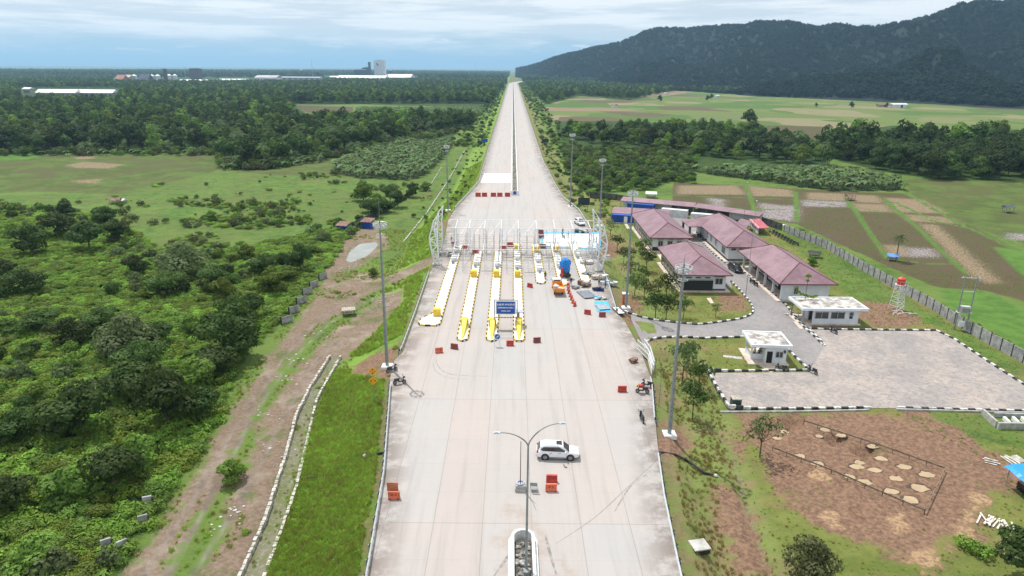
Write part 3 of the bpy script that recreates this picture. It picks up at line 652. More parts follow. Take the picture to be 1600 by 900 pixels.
def palmmesh(seed, h, nf, L, mt, droop=1., lw=.55):
    rg = np.random.default_rng(seed); mb = MB()
    for i in range(nf):
        a = 2*math.pi*i/nf+rg.uniform(-.2, .2); el = rg.uniform(-.1, 1.15); l = L*rg.uniform(.8, 1.1); pp = []
        for k in range(7):
            s = k/6; rr = l*s*math.cos(el)*(1-.12*s); z = h+l*s*math.sin(el)-droop*l*.55*s*s
            pp.append(Vector((rr*math.cos(a), rr*math.sin(a), z)))
        for k in range(6):
            p, q = pp[k], pp[k+1]; sd = Vector((-math.sin(a), math.cos(a), 0)); wd = lw*l/3.2*(1.1-abs(k/6-.35))
            for j in (0., .5):
                b_ = p.lerp(q, j); c_ = p.lerp(q, j+.34)
                for sg in (1, -1):
                    tip = b_+sd*sg*wd+(q-p)*.55+Vector((0, 0, -wd*.55)); mb.add([b_, c_, tip+(q-p)*.22, tip], [(0, 1, 2, 3)])
    return mb
def palmroot(name, seed, h, nf, L, droop=1., tr=.18, lean=.5):
    r = D.objects.new(name, None); COL.objects.link(r)
    mb = palmmesh(seed, 0, nf, L, M_palm, droop); mb.v = [(x+lean, y, z+h) for x, y, z in mb.v]; mb.build('fronds', M_palm, r)
    tb = MB(); tb.tube([(0, 0, -.5), (lean*.3, 0, h*.5), (lean, 0, h)], [tr*1.4, tr, tr*.8], 7); tb.build('trunk', M_palmbark, r)
    return Proto(r)
def bananamesh(seed):
    rg = np.random.default_rng(seed); mb = MB()
    mb.tube([(0, 0, -.3), (0, 0, 1.5)], [.13, .08], 6)
    for i in range(8):
        a = 2.4*i+rg.uniform(-.3, .3); l = rg.uniform(1.5, 2.2); el = rg.uniform(.5, 1.25); w_ = .3; prev = None
        for k in range(5):
            s = k/4; c_ = Vector((l*s*math.cos(el)*math.cos(a), l*s*math.cos(el)*math.sin(a), 1.4+l*s*math.sin(el)-.75*l*s*s)); sd = Vector((-math.sin(a), math.cos(a), -.2))*w_*(.35+math.sin(math.pi*min(1, s*.9+.08))*.75)
            cur = (c_-sd, c_+sd)
            if prev: mb.add([prev[0], prev[1], cur[1], cur[0]], [(0, 1, 2, 3)], 1)
            prev = cur
    return mb.mesh('banana_plant', [M_palmbark, M_ban])
def shrubmesh(seed, w, h, n, size, mt, nl=6):
    rg = np.random.default_rng(seed); lobes = []
    for i in range(nl):
        a = rg.uniform(0, 6.28); rr = w/2*rg.uniform(.1, .75); s = w*rg.uniform(.16, .3); lobes.append((rr*math.cos(a), rr*math.sin(a), h*rg.uniform(.2, .6), s, s, min(s*.9, h*.42)))
    lobes.append((0, 0, h*.4, w*.3, w*.3, h*.5)); p, nn = lobes_cloud(rg, lobes, n); return leafmesh('foliage', mt, p, nn, size, rg)
# --- unlinked source objects for uncountable masses
def srcobj(name, mesh): return D.objects.new(name, mesh)
def joinm(name, crown_me, trunk_me):
    bm = bmesh.new(); bm.from_mesh(crown_me); n0 = len(bm.faces); bm.from_mesh(trunk_me); bm.faces.ensure_lookup_table()
    for f in bm.faces[n0:]: f.material_index = 1
    m = D.meshes.new(name); bm.to_mesh(m); bm.free(); m.materials.append(crown_me.materials[0]); m.materials.append(trunk_me.materials[0]); return m
def scatter(name, pts, sc, srcs, label, rot=None, sy=None):
    pts = np.asarray(pts, float); n = len(pts); m = D.meshes.new(name); m.vertices.add(n); m.vertices.foreach_set('co', pts.ravel()); m.update()
    a = m.attributes.new('scl', 'FLOAT', 'POINT'); a.data.foreach_set('value', np.asarray(sc, np.float32))
    a = m.attributes.new('rot', 'FLOAT', 'POINT'); a.data.foreach_set('value', np.random.default_rng(n).uniform(0, 6.28, n).astype(np.float32))
    a = m.attributes.new('pick', 'INT', 'POINT'); a.data.foreach_set('value', np.random.default_rng(n+1).integers(0, len(set(id(q) for q in srcs)), n).astype(np.int32))
    cl_ = D.collections.new(name+'_sources')
    for s_ in srcs:
        if s_.name not in cl_.objects: cl_.objects.link(s_)
    ng = D.node_groups.new(name, 'GeometryNodeTree'); ng.interface.new_socket('Geometry', in_out='INPUT', socket_type='NodeSocketGeometry'); ng.interface.new_socket('Geometry', in_out='OUTPUT', socket_type='NodeSocketGeometry')
    gi = ng.nodes.new('NodeGroupInput'); go_ = ng.nodes.new('NodeGroupOutput'); ci = ng.nodes.new('GeometryNodeCollectionInfo'); ci.inputs['Collection'].default_value = cl_
    ci.inputs['Separate Children'].default_value = True; ci.inputs['Reset Children'].default_value = True
    ip = ng.nodes.new('GeometryNodeInstanceOnPoints'); ip.inputs['Pick Instance'].default_value = True
    def na(nm, ty):
        q = ng.nodes.new('GeometryNodeInputNamedAttribute'); q.data_type = ty; q.inputs['Name'].default_value = nm; return q.outputs['Attribute']
    cx = ng.nodes.new('ShaderNodeCombineXYZ'); L = ng.links; L.new(na('rot', 'FLOAT'), cx.inputs[2]); L.new(gi.outputs[0], ip.inputs['Points']); L.new(ci.outputs[0], ip.inputs['Instance'])
    L.new(cx.outputs[0], ip.inputs['Rotation']); L.new(na('scl', 'FLOAT'), ip.inputs['Scale']); L.new(na('pick', 'INT'), ip.inputs['Instance Index']); L.new(ip.outputs[0], go_.inputs[0])
    o = D.objects.new(name, m); COL.objects.link(o); md = o.modifiers.new('scatter', 'NODES'); md.node_group = ng
    return tag(o, label=label, kind='stuff')
RG = np.random.default_rng(11)
def inpoly(px, py, poly): return sdf(px, py, poly) < 0
def sample(poly, xr_, yr_, sp, jit=.5, margin=0.):
    """jittered grid in the world, kept where its foot falls in the outlined area (outlines given as seen in the picture, turned to ground)"""
    gx = np.arange(xr_[0], xr_[1], sp); gy = np.arange(yr_[0], yr_[1], sp); A, B = np.meshgrid(gx, gy); A = (A+(np.arange(len(gy)) % 2)[:, None]*sp*.5).ravel(); B = B.ravel()
    A = A+RG.uniform(-jit, jit, A.size)*sp; B = B+RG.uniform(-jit, jit, B.size)*sp; Zg = hgt(A, B)
    px, py = projv(np.stack([A, B, Zg], -1)); k = inpoly(px, py, poly) & (px > -900) & (px < 2500)
    q = np.maximum(xl(B)-A, A-xr(B)); k &= q > 9
    return np.stack([A[k], B[k], Zg[k]], -1)
# --- sources
fc = [crown('forest_tree', mt_, s_, 11, 9.5, 420, 1.25, .12, 8)[0] for s_, mt_ in ((21, M_leaf), (22, M_leaf), (23, M_dark), (24, M_leaf2))]
SRC_F = [srcobj('forest_tree', m) for m in fc]
pm = palmmesh(5, 7, 13, 4.2, M_palm, 1.0); pm.tube([(0, 0, 0), (0, 0, 7)], .2, 5, 1); SRC_P = srcobj('forest_palm', pm.mesh('forest_palm', [M_palm, M_palmbark]))
pm = palmmesh(6, 3.5, 16, 4.6, M_palm, .9, .7); pm.tube([(0, 0, 0), (0, 0, 3.5)], .3, 5, 1); SRC_O = srcobj('oil_palm', pm.mesh('oil_palm', [M_palm, M_palmbark]))
SRC_FAR = [srcobj('far_tree', crown('far_tree', mt_, s_, 11, 12, 110, 2.6, .05, 6)[0]) for s_, mt_ in ((31, M_leaf), (32, M_dark))]
SRC_V = [srcobj('vine_mound', shrubmesh(40+i, 3.6, 1.15, 460, .30, mt_, 9)) for i, mt_ in enumerate((M_vine, M_vine, M_leaf2))]
SRC_S = [srcobj('thicket_shrub', shrubmesh(50+i, 4., 3., 330, .5, mt_)) for i, mt_ in enumerate((M_leaf2, M_leaf, M_leaf3))]
SRC_B = [srcobj('banana', bananamesh(i)) for i in (1, 2)]
gb = []
for s_ in (1, 2):
    mb = MB(); rg = random.Random(s_)
    for i in range(26):
        a_ = rg.uniform(0, 6.28); r_0 = rg.uniform(0, .32); x_, y_ = r_0*math.cos(a_), r_0*math.sin(a_); h_ = rg.uniform(.22, .5); lx_, ly_ = rg.uniform(-.25, .25), rg.uniform(-.25, .25); w_ = .035
        mb.add([(x_-w_*math.sin(a_), y_+w_*math.cos(a_), 0), (x_+w_*math.sin(a_), y_-w_*math.cos(a_), 0), (x_+lx_, y_+ly_, h_)], [(0, 1, 2)])
    gb.append(srcobj('grass_tuft', mb.mesh('grass_tuft', M_grass)))
m_dry = leafmat('dry_grass', (.17,.16,.06), (.30,.27,.12), .2)
gb2 = [srcobj('dry_tuft', D.meshes['grass_tuft'].copy())]; gb2[0].data.materials.clear(); gb2[0].data.materials.append(m_dry)
# --- masses
def factory_gap(pts):
    px, py = projv(pts); k = ~((px > 505) & (px < 655) & (py < 127) & (py > 119)) & ~((px > 175) & (px < 505) & (py < 131) & (py > 122)) & ~((px > 30) & (px < 190) & (py < 164) & (py > 138)) & ~((px > 455) & (px < 760) & (py > 162) & (py < 193)); return pts[k]
def forest(name, poly, xr_, yr_, sp, srcs, label, s0, s1, thin=0.):
    p = factory_gap(sample(poly, xr_, yr_, sp))
    if thin: p = p[RG.uniform(0, 1, len(p)) > thin]
    return scatter(name, p, RG.uniform(s0, s1, len(p)), srcs, label) if len(p) else None
mix = SRC_F+[SRC_F[0], SRC_P, SRC_O, SRC_O]
p = factory_gap(sample(FL1, (-900, -12), (255, 1100), 8.2)); 
d_edge = p[:, 1] < 520
INDIV_L = p[d_edge]; rest = p[~d_edge]
k = RG.permutation(len(INDIV_L)); near_t = INDIV_L[np.argsort(INDIV_L[:, 1]+np.where((projv(INDIV_L)[0] < 0), 500, 0))][:190]
oth = INDIV_L[np.argsort(INDIV_L[:, 1]+np.where((projv(INDIV_L)[0] < 0), 500, 0))][190:]
rest = np.concatenate([rest, oth])
scatter('forest', rest, RG.uniform(.75, 1.45, len(rest)), mix, 'dense wood of palms and broadleaf trees left of the motorway')
forest('plantation_forest', FL1, (-1900, -12), (1100, 2600), 12, SRC_F+[SRC_O], 'distant plantation forest left of the motorway', .85, 1.3)
forest('far_forest', FL1, (-4500, -12), (2600, 7000), 34, SRC_FAR, 'far forest fading into haze on the left', 1.3, 2.2, .15)
forest('wood', FR1, (12, 1900), (700, 2300), 12, SRC_F+[SRC_O], 'palm and broadleaf wood at the foot of the mountain', .8, 1.25)
forest('far_wood', FR1, (12, 2500), (2300, 4500), 30, SRC_FAR, 'far trees by the foot of the mountain', 1.3, 2., .1)
# mountain forest
A = []
flat = HV[:, :52].reshape(-1, 3); NM = 62000; ii = RG.integers(0, nx-1, NM); jj = RG.integers(1, 50, NM); fa = RG.uniform(0, 1, (NM, 1)); fb = RG.uniform(0, 1, (NM, 1))
pts = HV[ii, jj]*(1-fa)*(1-fb)+HV[ii+1, jj]*fa*(1-fb)+HV[ii, jj+1]*(1-fa)*fb+HV[ii+1, jj+1]*fa*fb
pts[:, 2] -= 1.0; SRC_MT = []
mtm = leafmat('cloud_shaded_leaves', (.004,.013,.009), (.014,.034,.019), .05)  # leaf colour darkened to stand for cloud shade on the mountain
for s_ in (33, 34): SRC_MT.append(srcobj('mountain_tree', crown('mountain_tree', mtm, s_, 11, 12, 110, 2.6, .05, 6)[0]))
scatter('mountain_forest', pts, RG.uniform(.5, 1.15, NM), SRC_MT, 'forest covering the mountain, coloured dark for cloud shade')
# scrub on the left near ground
p = sample(S1, (-190, -16), (44, 230), 1.5); px, py = projv(p)
scatter('undergrowth', p, RG.uniform(.4, 1.05, len(p)), SRC_V, 'tangled green vines and ferns covering the waste land')
p = sample(S1, (-190, -16), (48, 230), 5.2); dn = np.array([mnoise.noise(Vector((q[0]*.03, q[1]*.03, 2.))) for q in p]); p = p[dn > .02+np.clip((100-p[:, 1])/120, 0, .3)]
scatter('thicket', p, RG.uniform(.5, 1.15, len(p)), SRC_S, 'thick shrubs among the vines')
p = sample(SCR, (14, 120), (240, 420), 3.4); scatter('thicket', p, RG.uniform(.55, 1.2, len(p)), SRC_S+[SRC_V[0]], 'thick green shrubs right of the motorway')
p = sample([(-900,345),(180,302),(355,268),(520,270),(640,283),(560,360),(430,375),(330,400),(255,388),(180,340)], (-260, -16), (150, 330), 2.3)
dn = np.array([mnoise.noise(Vector((q[0]*.03, q[1]*.045, 5.)))+.3*mnoise.noise(Vector((q[0]*.12, q[1]*.12, 5.))) for q in p]); p = p[(dn > .06+np.clip((p[:, 1]-195)/260, 0, .3)) | (RG.uniform(0, 1, len(p)) < .022)]
scatter('meadow_scrub', p, RG.uniform(.3, 1.1, len(p))*RG.uniform(.5, 1, len(p)), SRC_V+SRC_S[:1]+SRC_S[2:], 'low bushes dotted over the meadow')
# embankment weeds
def slope_pts(n, side, y0, y1, d0, d1):
    y = y0+(y1-y0)*RG.uniform(0, 1, n)**1.2; d = RG.uniform(d0, d1, n); x = np.where(side < 0, xl(y)-d, xr(y)+d); return np.stack([x, y, hgt(x, y)], -1)
p = np.concatenate([slope_pts(13000, -1, 46, 100, .8, 12.5), slope_pts(4500, -1, 105, 200, 1.2, 10), slope_pts(3500, -1, 200, 330, 1.3, 9), slope_pts(1300, 1, 40, 98, 1.6, 9)])
px, py = projv(p); bad = np.zeros(len(p), bool)
for _, z_ in Z_SOIL+Z_DIRT: bad |= inpoly(px, py, z_)
bad |= sdline(p[:, 0], p[:, 1], DRAIN, 1.25) < 0
p = p[~bad]; rs_ = p[:, 0] > 0; scatter('grass', p[~rs_], RG.uniform(.5, 1.25, (~rs_).sum()), gb, 'rank bright grass on the left embankment'); dk = RG.uniform(0, 1, len(p)) < .1; scatter('dry_grass', p[dk & ~rs_], RG.uniform(.6, 1.3, (dk & ~rs_).sum()), gb2, 'dry stalks among the grass of the left embankment'); scatter('grass', p[rs_], RG.uniform(.4, 1.0, rs_.sum()), gb2, 'dry grass on the right embankment')
xx = RG.uniform(23, 80, 12000); yy = RG.uniform(44, 205, 12000); p = np.stack([xx, yy, hgt(xx, yy)], -1); px, py = projv(p); bad = np.zeros(len(p), bool)
for z_ in [r1, r2]: bad |= sdf(xx, yy, z_) < .3
for z_ in [Z_SOIL[0][1], Z_SOIL[1][1]]: bad |= inpoly(px, py, z_) & (RG.uniform(0, 1, len(p)) > .03)
for (a0, a1, b0, b1) in ((33.5, 46, 130, 198), (49, 64.5, 126, 190), (51, 66, 110, 122), (37, 45, 93, 108)): bad |= (xx > a0) & (xx < a1) & (yy > b0) & (yy < b1)
p = p[~bad]; scatter('lawn_grass', p, RG.uniform(.2, .6, len(p)), gb+gb2, 'short patchy grass around the offices')
p = slope_pts(260, 1, 205, 420, 2, 16); scatter('slope_shrubs', p, RG.uniform(.25, .7, len(p)), SRC_V+SRC_S, 'small bushes on the right hand embankment')
p = slope_pts(150, -1, 205, 520, 2, 16); scatter('slope_shrubs', p, RG.uniform(.2, .55, len(p)), SRC_V+SRC_S, 'small bushes on the left hand embankment')
for side in (-1, 1):
    p = slope_pts(900, side, 420, 2300, 4, 26); scatter('verge_bushes', p, RG.uniform(.4, 1.2, len(p)), SRC_V+SRC_S, 'bushes along the far %s verge' % ('left' if side < 0 else 'right'))
wl_ = [Wd(*q) for q in [(1225,352),(1290,385),(1350,425),(1400,452),(1440,478),(1480,505),(1540,530),(1600,562)]]
pp = []
for i in range(len(wl_)-1):
    for k in range(36): 
        q = wl_[i]*(1-k/36)+wl_[i+1]*(k/36); pp.append((83.5+RG.uniform(0, 3.8), q[1]+RG.uniform(-1, 1), 0))
pp = np.array(pp); pp[:, 2] = hgt(pp[:, 0], pp[:, 1])-.1; scatter('wall_shrubs', pp, RG.uniform(.25, .75, len(pp)), SRC_V, 'green creepers growing along the outside of the wall')
pd_ = np.concatenate([sample(z_[1], (-110, -12), (40, 200), .9) for z_ in Z_DIRT[:2]]+[sample([(-0,930),(235,850),(345,640),(380,570),(420,540),(500,425),(560,350),(640,360),(690,420),(600,560),(500,700),(380,930)], (-110, -12), (40, 200), .8)])
dn = np.array([mnoise.noise(Vector((q[0]*.11, q[1]*.09, 7.)))+.4*mnoise.noise(Vector((q[0]*.5, q[1]*.5, 5.))) for q in pd_]); inn_ = np.zeros(len(pd_), bool); px, py = projv(pd_)
for z_ in Z_DIRT: inn_ |= inpoly(px, py, z_[1])
rut_ = np.minimum.reduce([sdline(pd_[:, 0], pd_[:, 1], wpoly(l), 0.) for l in RUTS]) < .8
pd_ = pd_[(dn > np.where(inn_, .22, -.35)) & ~rut_]; scatter('trackside_weeds', pd_, RG.uniform(.4, 1.1, len(pd_)), gb+gb2, 'weeds and dry tufts growing over the dirt tracks')
k = RG.uniform(0, 1, len(pd_)) < .035; scatter('trackside_clumps', pd_[k], RG.uniform(.12, .38, k.sum()), SRC_V, 'small weed clumps on the dirt strip')
# --- individual trees
TR = [treeroot(61, 9.5, 9.5, 2600, .62, M_leaf, 11, .12), treeroot(62, 8, 9, 2400, .6, M_leaf, 9, .15), treeroot(63, 11, 8, 2600, .6, M_dark, 10, .1), treeroot(64, 7, 8, 2200, .58, M_leaf2, 9, .08), treeroot(65, 8, 10, 2400, .55, M_leaf3, 10, .15)]
MT = [treeroot(71, 11, 9, 800, .95, M_leaf, 9, .12, 'woodland_tree'), treeroot(72, 12, 10, 800, 1., M_dark, 9, .1, 'woodland_tree'), treeroot(73, 9.5, 9, 750, .95, M_leaf2, 8, .12, 'woodland_tree')]
PA = palmroot('coconut_palm', 81, 8.5, 17, 3.6, 1.0); OP = palmroot('oil_palm', 82, 3.2, 22, 4.4, .95, .3, 0.)
kinds = ['dark green bushy tree with a broad rounded crown', 'dark spreading tree with a low crown', 'tall dark dense tree', 'bright green leafy tree', 'grey green feathery tree']
S1T = [(92,372,1.15,0),(140,392,1.1,1),(52,398,1.,0),(168,352,.9,1),(105,340,.8,2),(20,372,.9,1),(290,432,1.15,4),(336,452,.9,1),(262,462,.9,0),(212,430,.8,1),(352,470,.75,0),(205,555,1.15,4),(110,540,.8,0),(62,520,.75,1),(160,520,.7,0),(250,540,.75,1),
       (128,678,1.05,0),(205,625,.9,1),(262,668,.95,0),(305,612,.85,1),(225,590,.8,0),(320,655,.65,1),(357,562,1.05,0),(338,585,.85,1),(372,520,.75,0),(395,500,.75,1),(300,520,.65,3),(425,458,.85,3),(452,440,.75,3),(470,425,.7,0),(490,398,.65,0),(415,430,.8,0),
       (548,366,.5,3),(505,378,.6,4),(180,760,.85,1),(110,780,.75,3),(30,690,.65,0),(215,735,.7,0),(40,460,.9,0),(5,440,1.,1),(-60,420,1.1,0),(-120,520,1.1,1),(-90,700,1.,0),(10,800,.8,0),(60,880,.75,1),(270,640,.55,3),(182,378,.85,1),(385,405,.6,0),(440,415,.6,1),
       (575,332,.9,1),(600,332,.8,0),(622,324,.75,1),(645,308,.7,0),(568,314,1.05,0),(590,320,.8,3),(665,298,.65,1),(610,316,.8,1),(585,340,.7,0)]
for i, (a_, b_, s_, k_) in enumerate(S1T):
    w_ = Wd(a_, b_); s_ *= rnd.uniform(.86, 1.05); w_[2] -= .3
    k_ = 3 if (k_ in (0, 1) and rnd.random() < .28) else k_
    zone_ = 'beside the dirt track' if a_ > 290 and b_ > 400 else ('at the near edge of the meadow' if b_ < 415 else 'in the vine covered waste land')
    if a_ > 540: zone_ = 'in the row between meadow and drain'
    TR[k_].put(w_, rnd.uniform(0, 6.28), kinds[k_]+' '+zone_, 'trees '+zone_, (s_*rnd.uniform(.8, 1.15), s_, s_*rnd.uniform(.7, 1.15)), 'tree')
for i, q in enumerate(near_t):
    r_0 = rnd.random(); q = q.copy(); q[2] -= .3
    if r_0 < .22: OP.put(q, rnd.uniform(0, 6.28), 'short thick oil palm in the wood left of the motorway', 'oil palms of the left wood', rnd.uniform(1.1, 1.5), 'palm')
    elif r_0 < .34: PA.put(q, rnd.uniform(0, 6.28), 'slender coconut palm rising out of the wood left of the motorway', 'coconut palms of the left wood', rnd.uniform(1.1, 1.5), 'palm')
    else:
        k_ = rnd.choice([0, 0, 1, 2]); s_ = rnd.uniform(.8, 1.35)
        MT[k_].put(q, rnd.uniform(0, 6.28), ['full green woodland tree left of the motorway', 'dark dense woodland tree left of the motorway', 'light green woodland tree left of the motorway'][k_], ['green', 'dark', 'light'][k_]+' trees of the left wood', s_, 'tree')
p = sample(FR2, (14, 330), (290, 520), 7.5); p = p[np.argsort(p[:, 1])]; 
if len(p) > 170: scatter('tree_belt', p[170:], RG.uniform(.6, 1.2, len(p)-170), mix, 'rest of the tree belt before the rice fields')
for q in p[:170]:
    r_0 = rnd.random(); q = q.copy(); q[2] -= .3
    if r_0 < .2: PA.put(q, rnd.uniform(0, 6.28), 'slender coconut palm in the tree belt before the rice fields', 'coconut palms of the right tree belt', rnd.uniform(.9, 1.25), 'palm')
    else:
        k_ = rnd.choice([0, 1, 1, 2]); MT[k_].put(q, rnd.uniform(0, 6.28), ['full green tree in the belt before the rice fields', 'dark dense tree in the belt before the rice fields', 'light green tree in the belt before the rice fields'][k_], ['green', 'dark', 'light'][k_]+' trees of the right belt', rnd.uniform(.65, 1.1), 'tree')
p = sample(FR3, (90, 420), (270, 420), 9.); p = p[np.argsort(p[:, 1]*1.0+np.abs(projv(p)[0]-1400)*.05)]
scatter('grove', p[200:], RG.uniform(1.1, 1.9, len(p[200:])), SRC_F, 'rest of the tall grove behind the green field')
BT = [treeroot(91, 17, 13, 1300, 1.1, M_dark, 14, .04, 'bamboo_clump'), treeroot(92, 15, 14, 1300, 1.1, M_leaf, 14, .04, 'bamboo_clump')]
for q in p[:200]:
    k_ = rnd.choice([0, 0, 1]); q = q.copy(); q[2] -= .3
    BT[k_].put(q, rnd.uniform(0, 6.28), ['very tall dark clump of the grove behind the green field', 'tall green clump of the grove behind the green field'][k_], ['dark', 'green'][k_]+' clumps of the tall grove', (lambda s: (s, s, s*rnd.uniform(.85, 1.1)))(rnd.uniform(.7, .95)), 'tree')
# lone trees in the fields
def lone(px, py, pty, proto, h0, label, cat='tree'):
    w_ = Wd(px, py); s_ = tall(w_, pty)/h0; return proto.put(w_, rnd.uniform(0, 6), label, None, s_, cat)
lt = treeroot(95, 11, 8, 900, .75, M_leaf, 8, .42, 'field_tree', .25)
lone(1169,207,169, lt, 11, 'tall bare-trunked tree with a flat dark crown standing above the fields')
lone(1031,160,148, MT[1], 12, 'round dark tree alone in the middle of the rice fields')
lone(1400,407,362, PA, 10.3, 'single coconut palm in the brown paddies beyond the wall', 'palm')
lone(1092,212,184, PA, 10.3, 'thin palm standing apart above the tree belt', 'palm')
lone(363,752,716, TR[3], 7, 'small round bright bush between the two dirt tracks', 'bush')
lone(583,432,418, TR[3], 7, 'tiny round bush by the pond and the ramp', 'bush')
lone(330,345,328, TR[3], 7, 'low bush in the middle of the meadow', 'bush')
for (a_, b_, c_, l_) in [(1111,156,146,'small dark tree left of the pair in the far rice fields'),(1105,158,148,'small dark tree right beside its twin in the far rice fields'),(1275,168,160,'little round tree in the far fields before the mountain'),(1330,170,158,'small tree beside the white roofed farmhouse'),(1385,168,160,'small dark tree left of the farmhouse'),(1240,225,205,'leafy tree at the end of the tree belt')]:
    lone(a_, b_, c_, MT[1], 12, l_)
# undergrowth skirt in front of the left wood
p = sample([(-900,228),(130,236),(340,233),(352,258),(420,258),(505,243),(560,234),(640,214),(735,196),(738,204),(640,224),(560,243),(505,251),(420,266),(345,266),(338,243),(130,244),(-900,240)], (-420, -12), (240, 520), 4.2)
scatter('wood_edge', p, RG.uniform(.8, 1.7, len(p)), SRC_S+[SRC_B[0]], 'bushes and bananas crowding the edge of the left wood')
p = sample([(355,248),(420,240),(505,232),(530,244),(500,254),(430,264),(360,266)], (-200, -12), (240, 400), 3.0)
scatter('wood_edge', p, RG.uniform(1., 1.6, len(p)), SRC_B, 'bananas at the corner of the left wood')
p = sample([(555,170),(760,170),(752,180),(560,180)], (-260, -12), (420, 1200), 3.6); scatter('far_banana_strip', p, RG.uniform(1., 1.7, len(p)), SRC_B, 'pale strip of bananas beyond the left wood')
# banana plants
bp = []
for nm, poly, xr_, yr_, lab, mx in (('left', BL, (-170, -14), (225, 440), 'banana plant in the plantation left of the motorway', 145), ('right', BR, (50, 330), (205, 330), 'banana plant in the plantation behind the offices', 150)):
    p = sample(poly, xr_, yr_, 3.3, .45); p = p[np.argsort(p[:, 1])]
    if len(p) > mx: scatter('banana_grove', p[mx:], RG.uniform(1.2, 2.0, len(p)-mx), SRC_B, 'rest of the banana plantation on the '+nm)
    for i, q in enumerate(p[:mx]):
        o = D.objects.new('banana_plant', SRC_B[i % 2].data); COL.objects.link(o); o.location = q; o.rotation_euler = (0, 0, rnd.uniform(0, 6.28)); s_ = rnd.uniform(1.2, 2.0); o.scale = (s_,)*3
        tag(o, lab, 'banana plant', 'banana plants of the %s plantation' % nm)
# young trees on the office embankment
YT = [treeroot(101, 4.2, 3.2, 420, .3, M_leaf, 7, .35, 'young_tree', .07, .9), treeroot(102, 4.6, 3.4, 300, .28, M_leaf3, 7, .4, 'young_tree', .08, 1.0)]
yl = [(953,372,'nearest the blue container'),(965,392,'behind the first mast of the row'),(974,412,'on the slope in front of the first office'),(986,418,'half way down the slope by the first office'),(1003,402,'against the path of the first office'),(1010,424,'dark one at the office path'),
      (985,440,'beside the slope drain'),(991,462,'low on the slope near the tall mast'),(1006,470,'second up from the tall mast'),(1022,480,'in the corner lawn'),(1024,498,'at the black and white kerb'),(1040,468,'in front of the grey garage'),(1053,480,'in the middle of the corner lawn'),
      (1068,497,'just behind the kerb of the corner lawn'),(1075,575,'left of the guardhouse'),(1066,595,'near the slim lamp by the fence'),(1092,610,'on the slope above the parking corner'),(1082,655,'below the parking corner'),(1187,715,'at the edge of the building site'),(1005,445,'beside the corner of the second office'),(1040,500,'right of the tall mast')]
for i, (a_, b_, l_) in enumerate(yl):
    w_ = P(a_, b_, PZ); w_[2] = float(hgt(w_[0], w_[1])); YT[0 if i % 3 else 1].put(w_, rnd.uniform(0, 6), 'small young tree '+l_, None, rnd.uniform(1.0, 1.4), 'young tree')
w_ = P(1118, 495, PZ); YT[1].put(w_, 1., 'thin bare sapling on the corner lawn near the road bend', None, .6, 'young tree')
w_ = P(1260, 893, PZ); TR[4].put((w_[0], w_[1]-.5, PZ), 1., 'grey green bush at the bottom edge below the muddy site', None, .5, 'bush')
w_ = P(1600, 905, PZ); TR[1].put((w_[0], w_[1], PZ), 1., 'dark tree in the bottom right corner', None, .62, 'tree')
w_ = P(1520, 862, PZ); o = D.objects.new('low_bush', SRC_V[1].data); COL.objects.link(o); o.location = w_; tag(o, 'low pale green bush at the edge of the mud', 'bush')
w_ = P(1268, 415, PZ); TR[3].put((w_[0], w_[1], PZ), 1., 'small shrub on the grass behind the long offices', None, .32, 'bush')
# ================================================================== GUARDRAILS, BARRIERS
def resample(pts, step):
    P_ = [Vector((p[0], p[1])) for p in pts]; out = [P_[0]]; acc = 0.
    for i in range(1, len(P_)):
        d = (P_[i]-P_[i-1]); L = d.length; s = step-acc
        while s <= L: out.append(P_[i-1]+d*(s/L)); s += step
        acc = (acc+L) % step
    return out
def railing(pts, label, side, group=None, step=2., maxp=100, big=True, z=0.):
    root = thing('guardrail', label, 'guardrail', (pts[0][0], pts[0][1], z), 0, group); o = Vector((pts[0][0], pts[0][1]))
    q = resample(pts, step if step < 3 else 2.); mb = MB()
    prof = [(-.02, .42), (.06, .47), (.0, .56), (.0, .62), (.06, .71), (-.02, .77), (-.07, .74), (-.07, .45)]
    rings = []
    for i, p in enumerate(q):
        a = q[max(0, i-1)]; b_ = q[min(len(q)-1, i+1)]; d = (b_-a).normalized(); n = Vector((d.y, -d.x))*(-side); rt_ = p-o
        rings.append([(rt_.x+n.x*k, rt_.y+n.y*k, h) for k, h in prof])
    vs = [v for rt_ in rings for v in rt_]; m = len(prof)
    fs = [(i*m+j, i*m+(j+1) % m, (i+1)*m+(j+1) % m, (i+1)*m+j) for i in range(len(rings)-1) for j in range(m)]+[tuple(range(m)), tuple(range(len(vs)-m, len(vs)))]
    mb.add(vs, fs); mb.build('rail', M_galv, root)
    pq = resample(pts, step); pm_ = MB(); pm_.box((0, 0, .2), (.14, .14, .9)); pm_.box((side*-.12, 0, .58), (.2, .16, .36), 0, 1); me_ = pm_.mesh('post', [M_galvd, M_tyre]); rest_ = MB()
    for i, p in enumerate(pq):
        a = pq[max(0, i-1)]; b_ = pq[min(len(pq)-1, i+1)]; d = (b_-a).normalized(); n = Vector((d.y, -d.x))*side; c_ = p-o+n*.22
        if i < maxp:
            ob = D.objects.new('post', me_); COL.objects.link(ob); ob.parent = root; ob.location = (c_.x, c_.y, 0); ob.rotation_euler = (0, 0, math.atan2(d.y, d.x)-R(90))
        else: rest_.box((c_.x, c_.y, .2), (.14, .14, .9))
    if rest_.v: tag(rest_.build('post', M_galvd, root), kind='stuff')
    return root
M_tyre = mat('dark_blue_block', (.03,.045,.075), .7, .2, 4)
def edge_pts(fn, y0, y1, off): 
    ys_ = np.arange(y0, y1, 2.); return [(float(fn(y)+off), float(y)) for y in ys_]
ph = lambda a, b, z=0: tuple(P(a, b, z)[:2])
railing(edge_pts(xl, 26, ph(609,598)[1], .25), 'long guardrail curving along the near left road edge below the moped', -1, None, 2.)
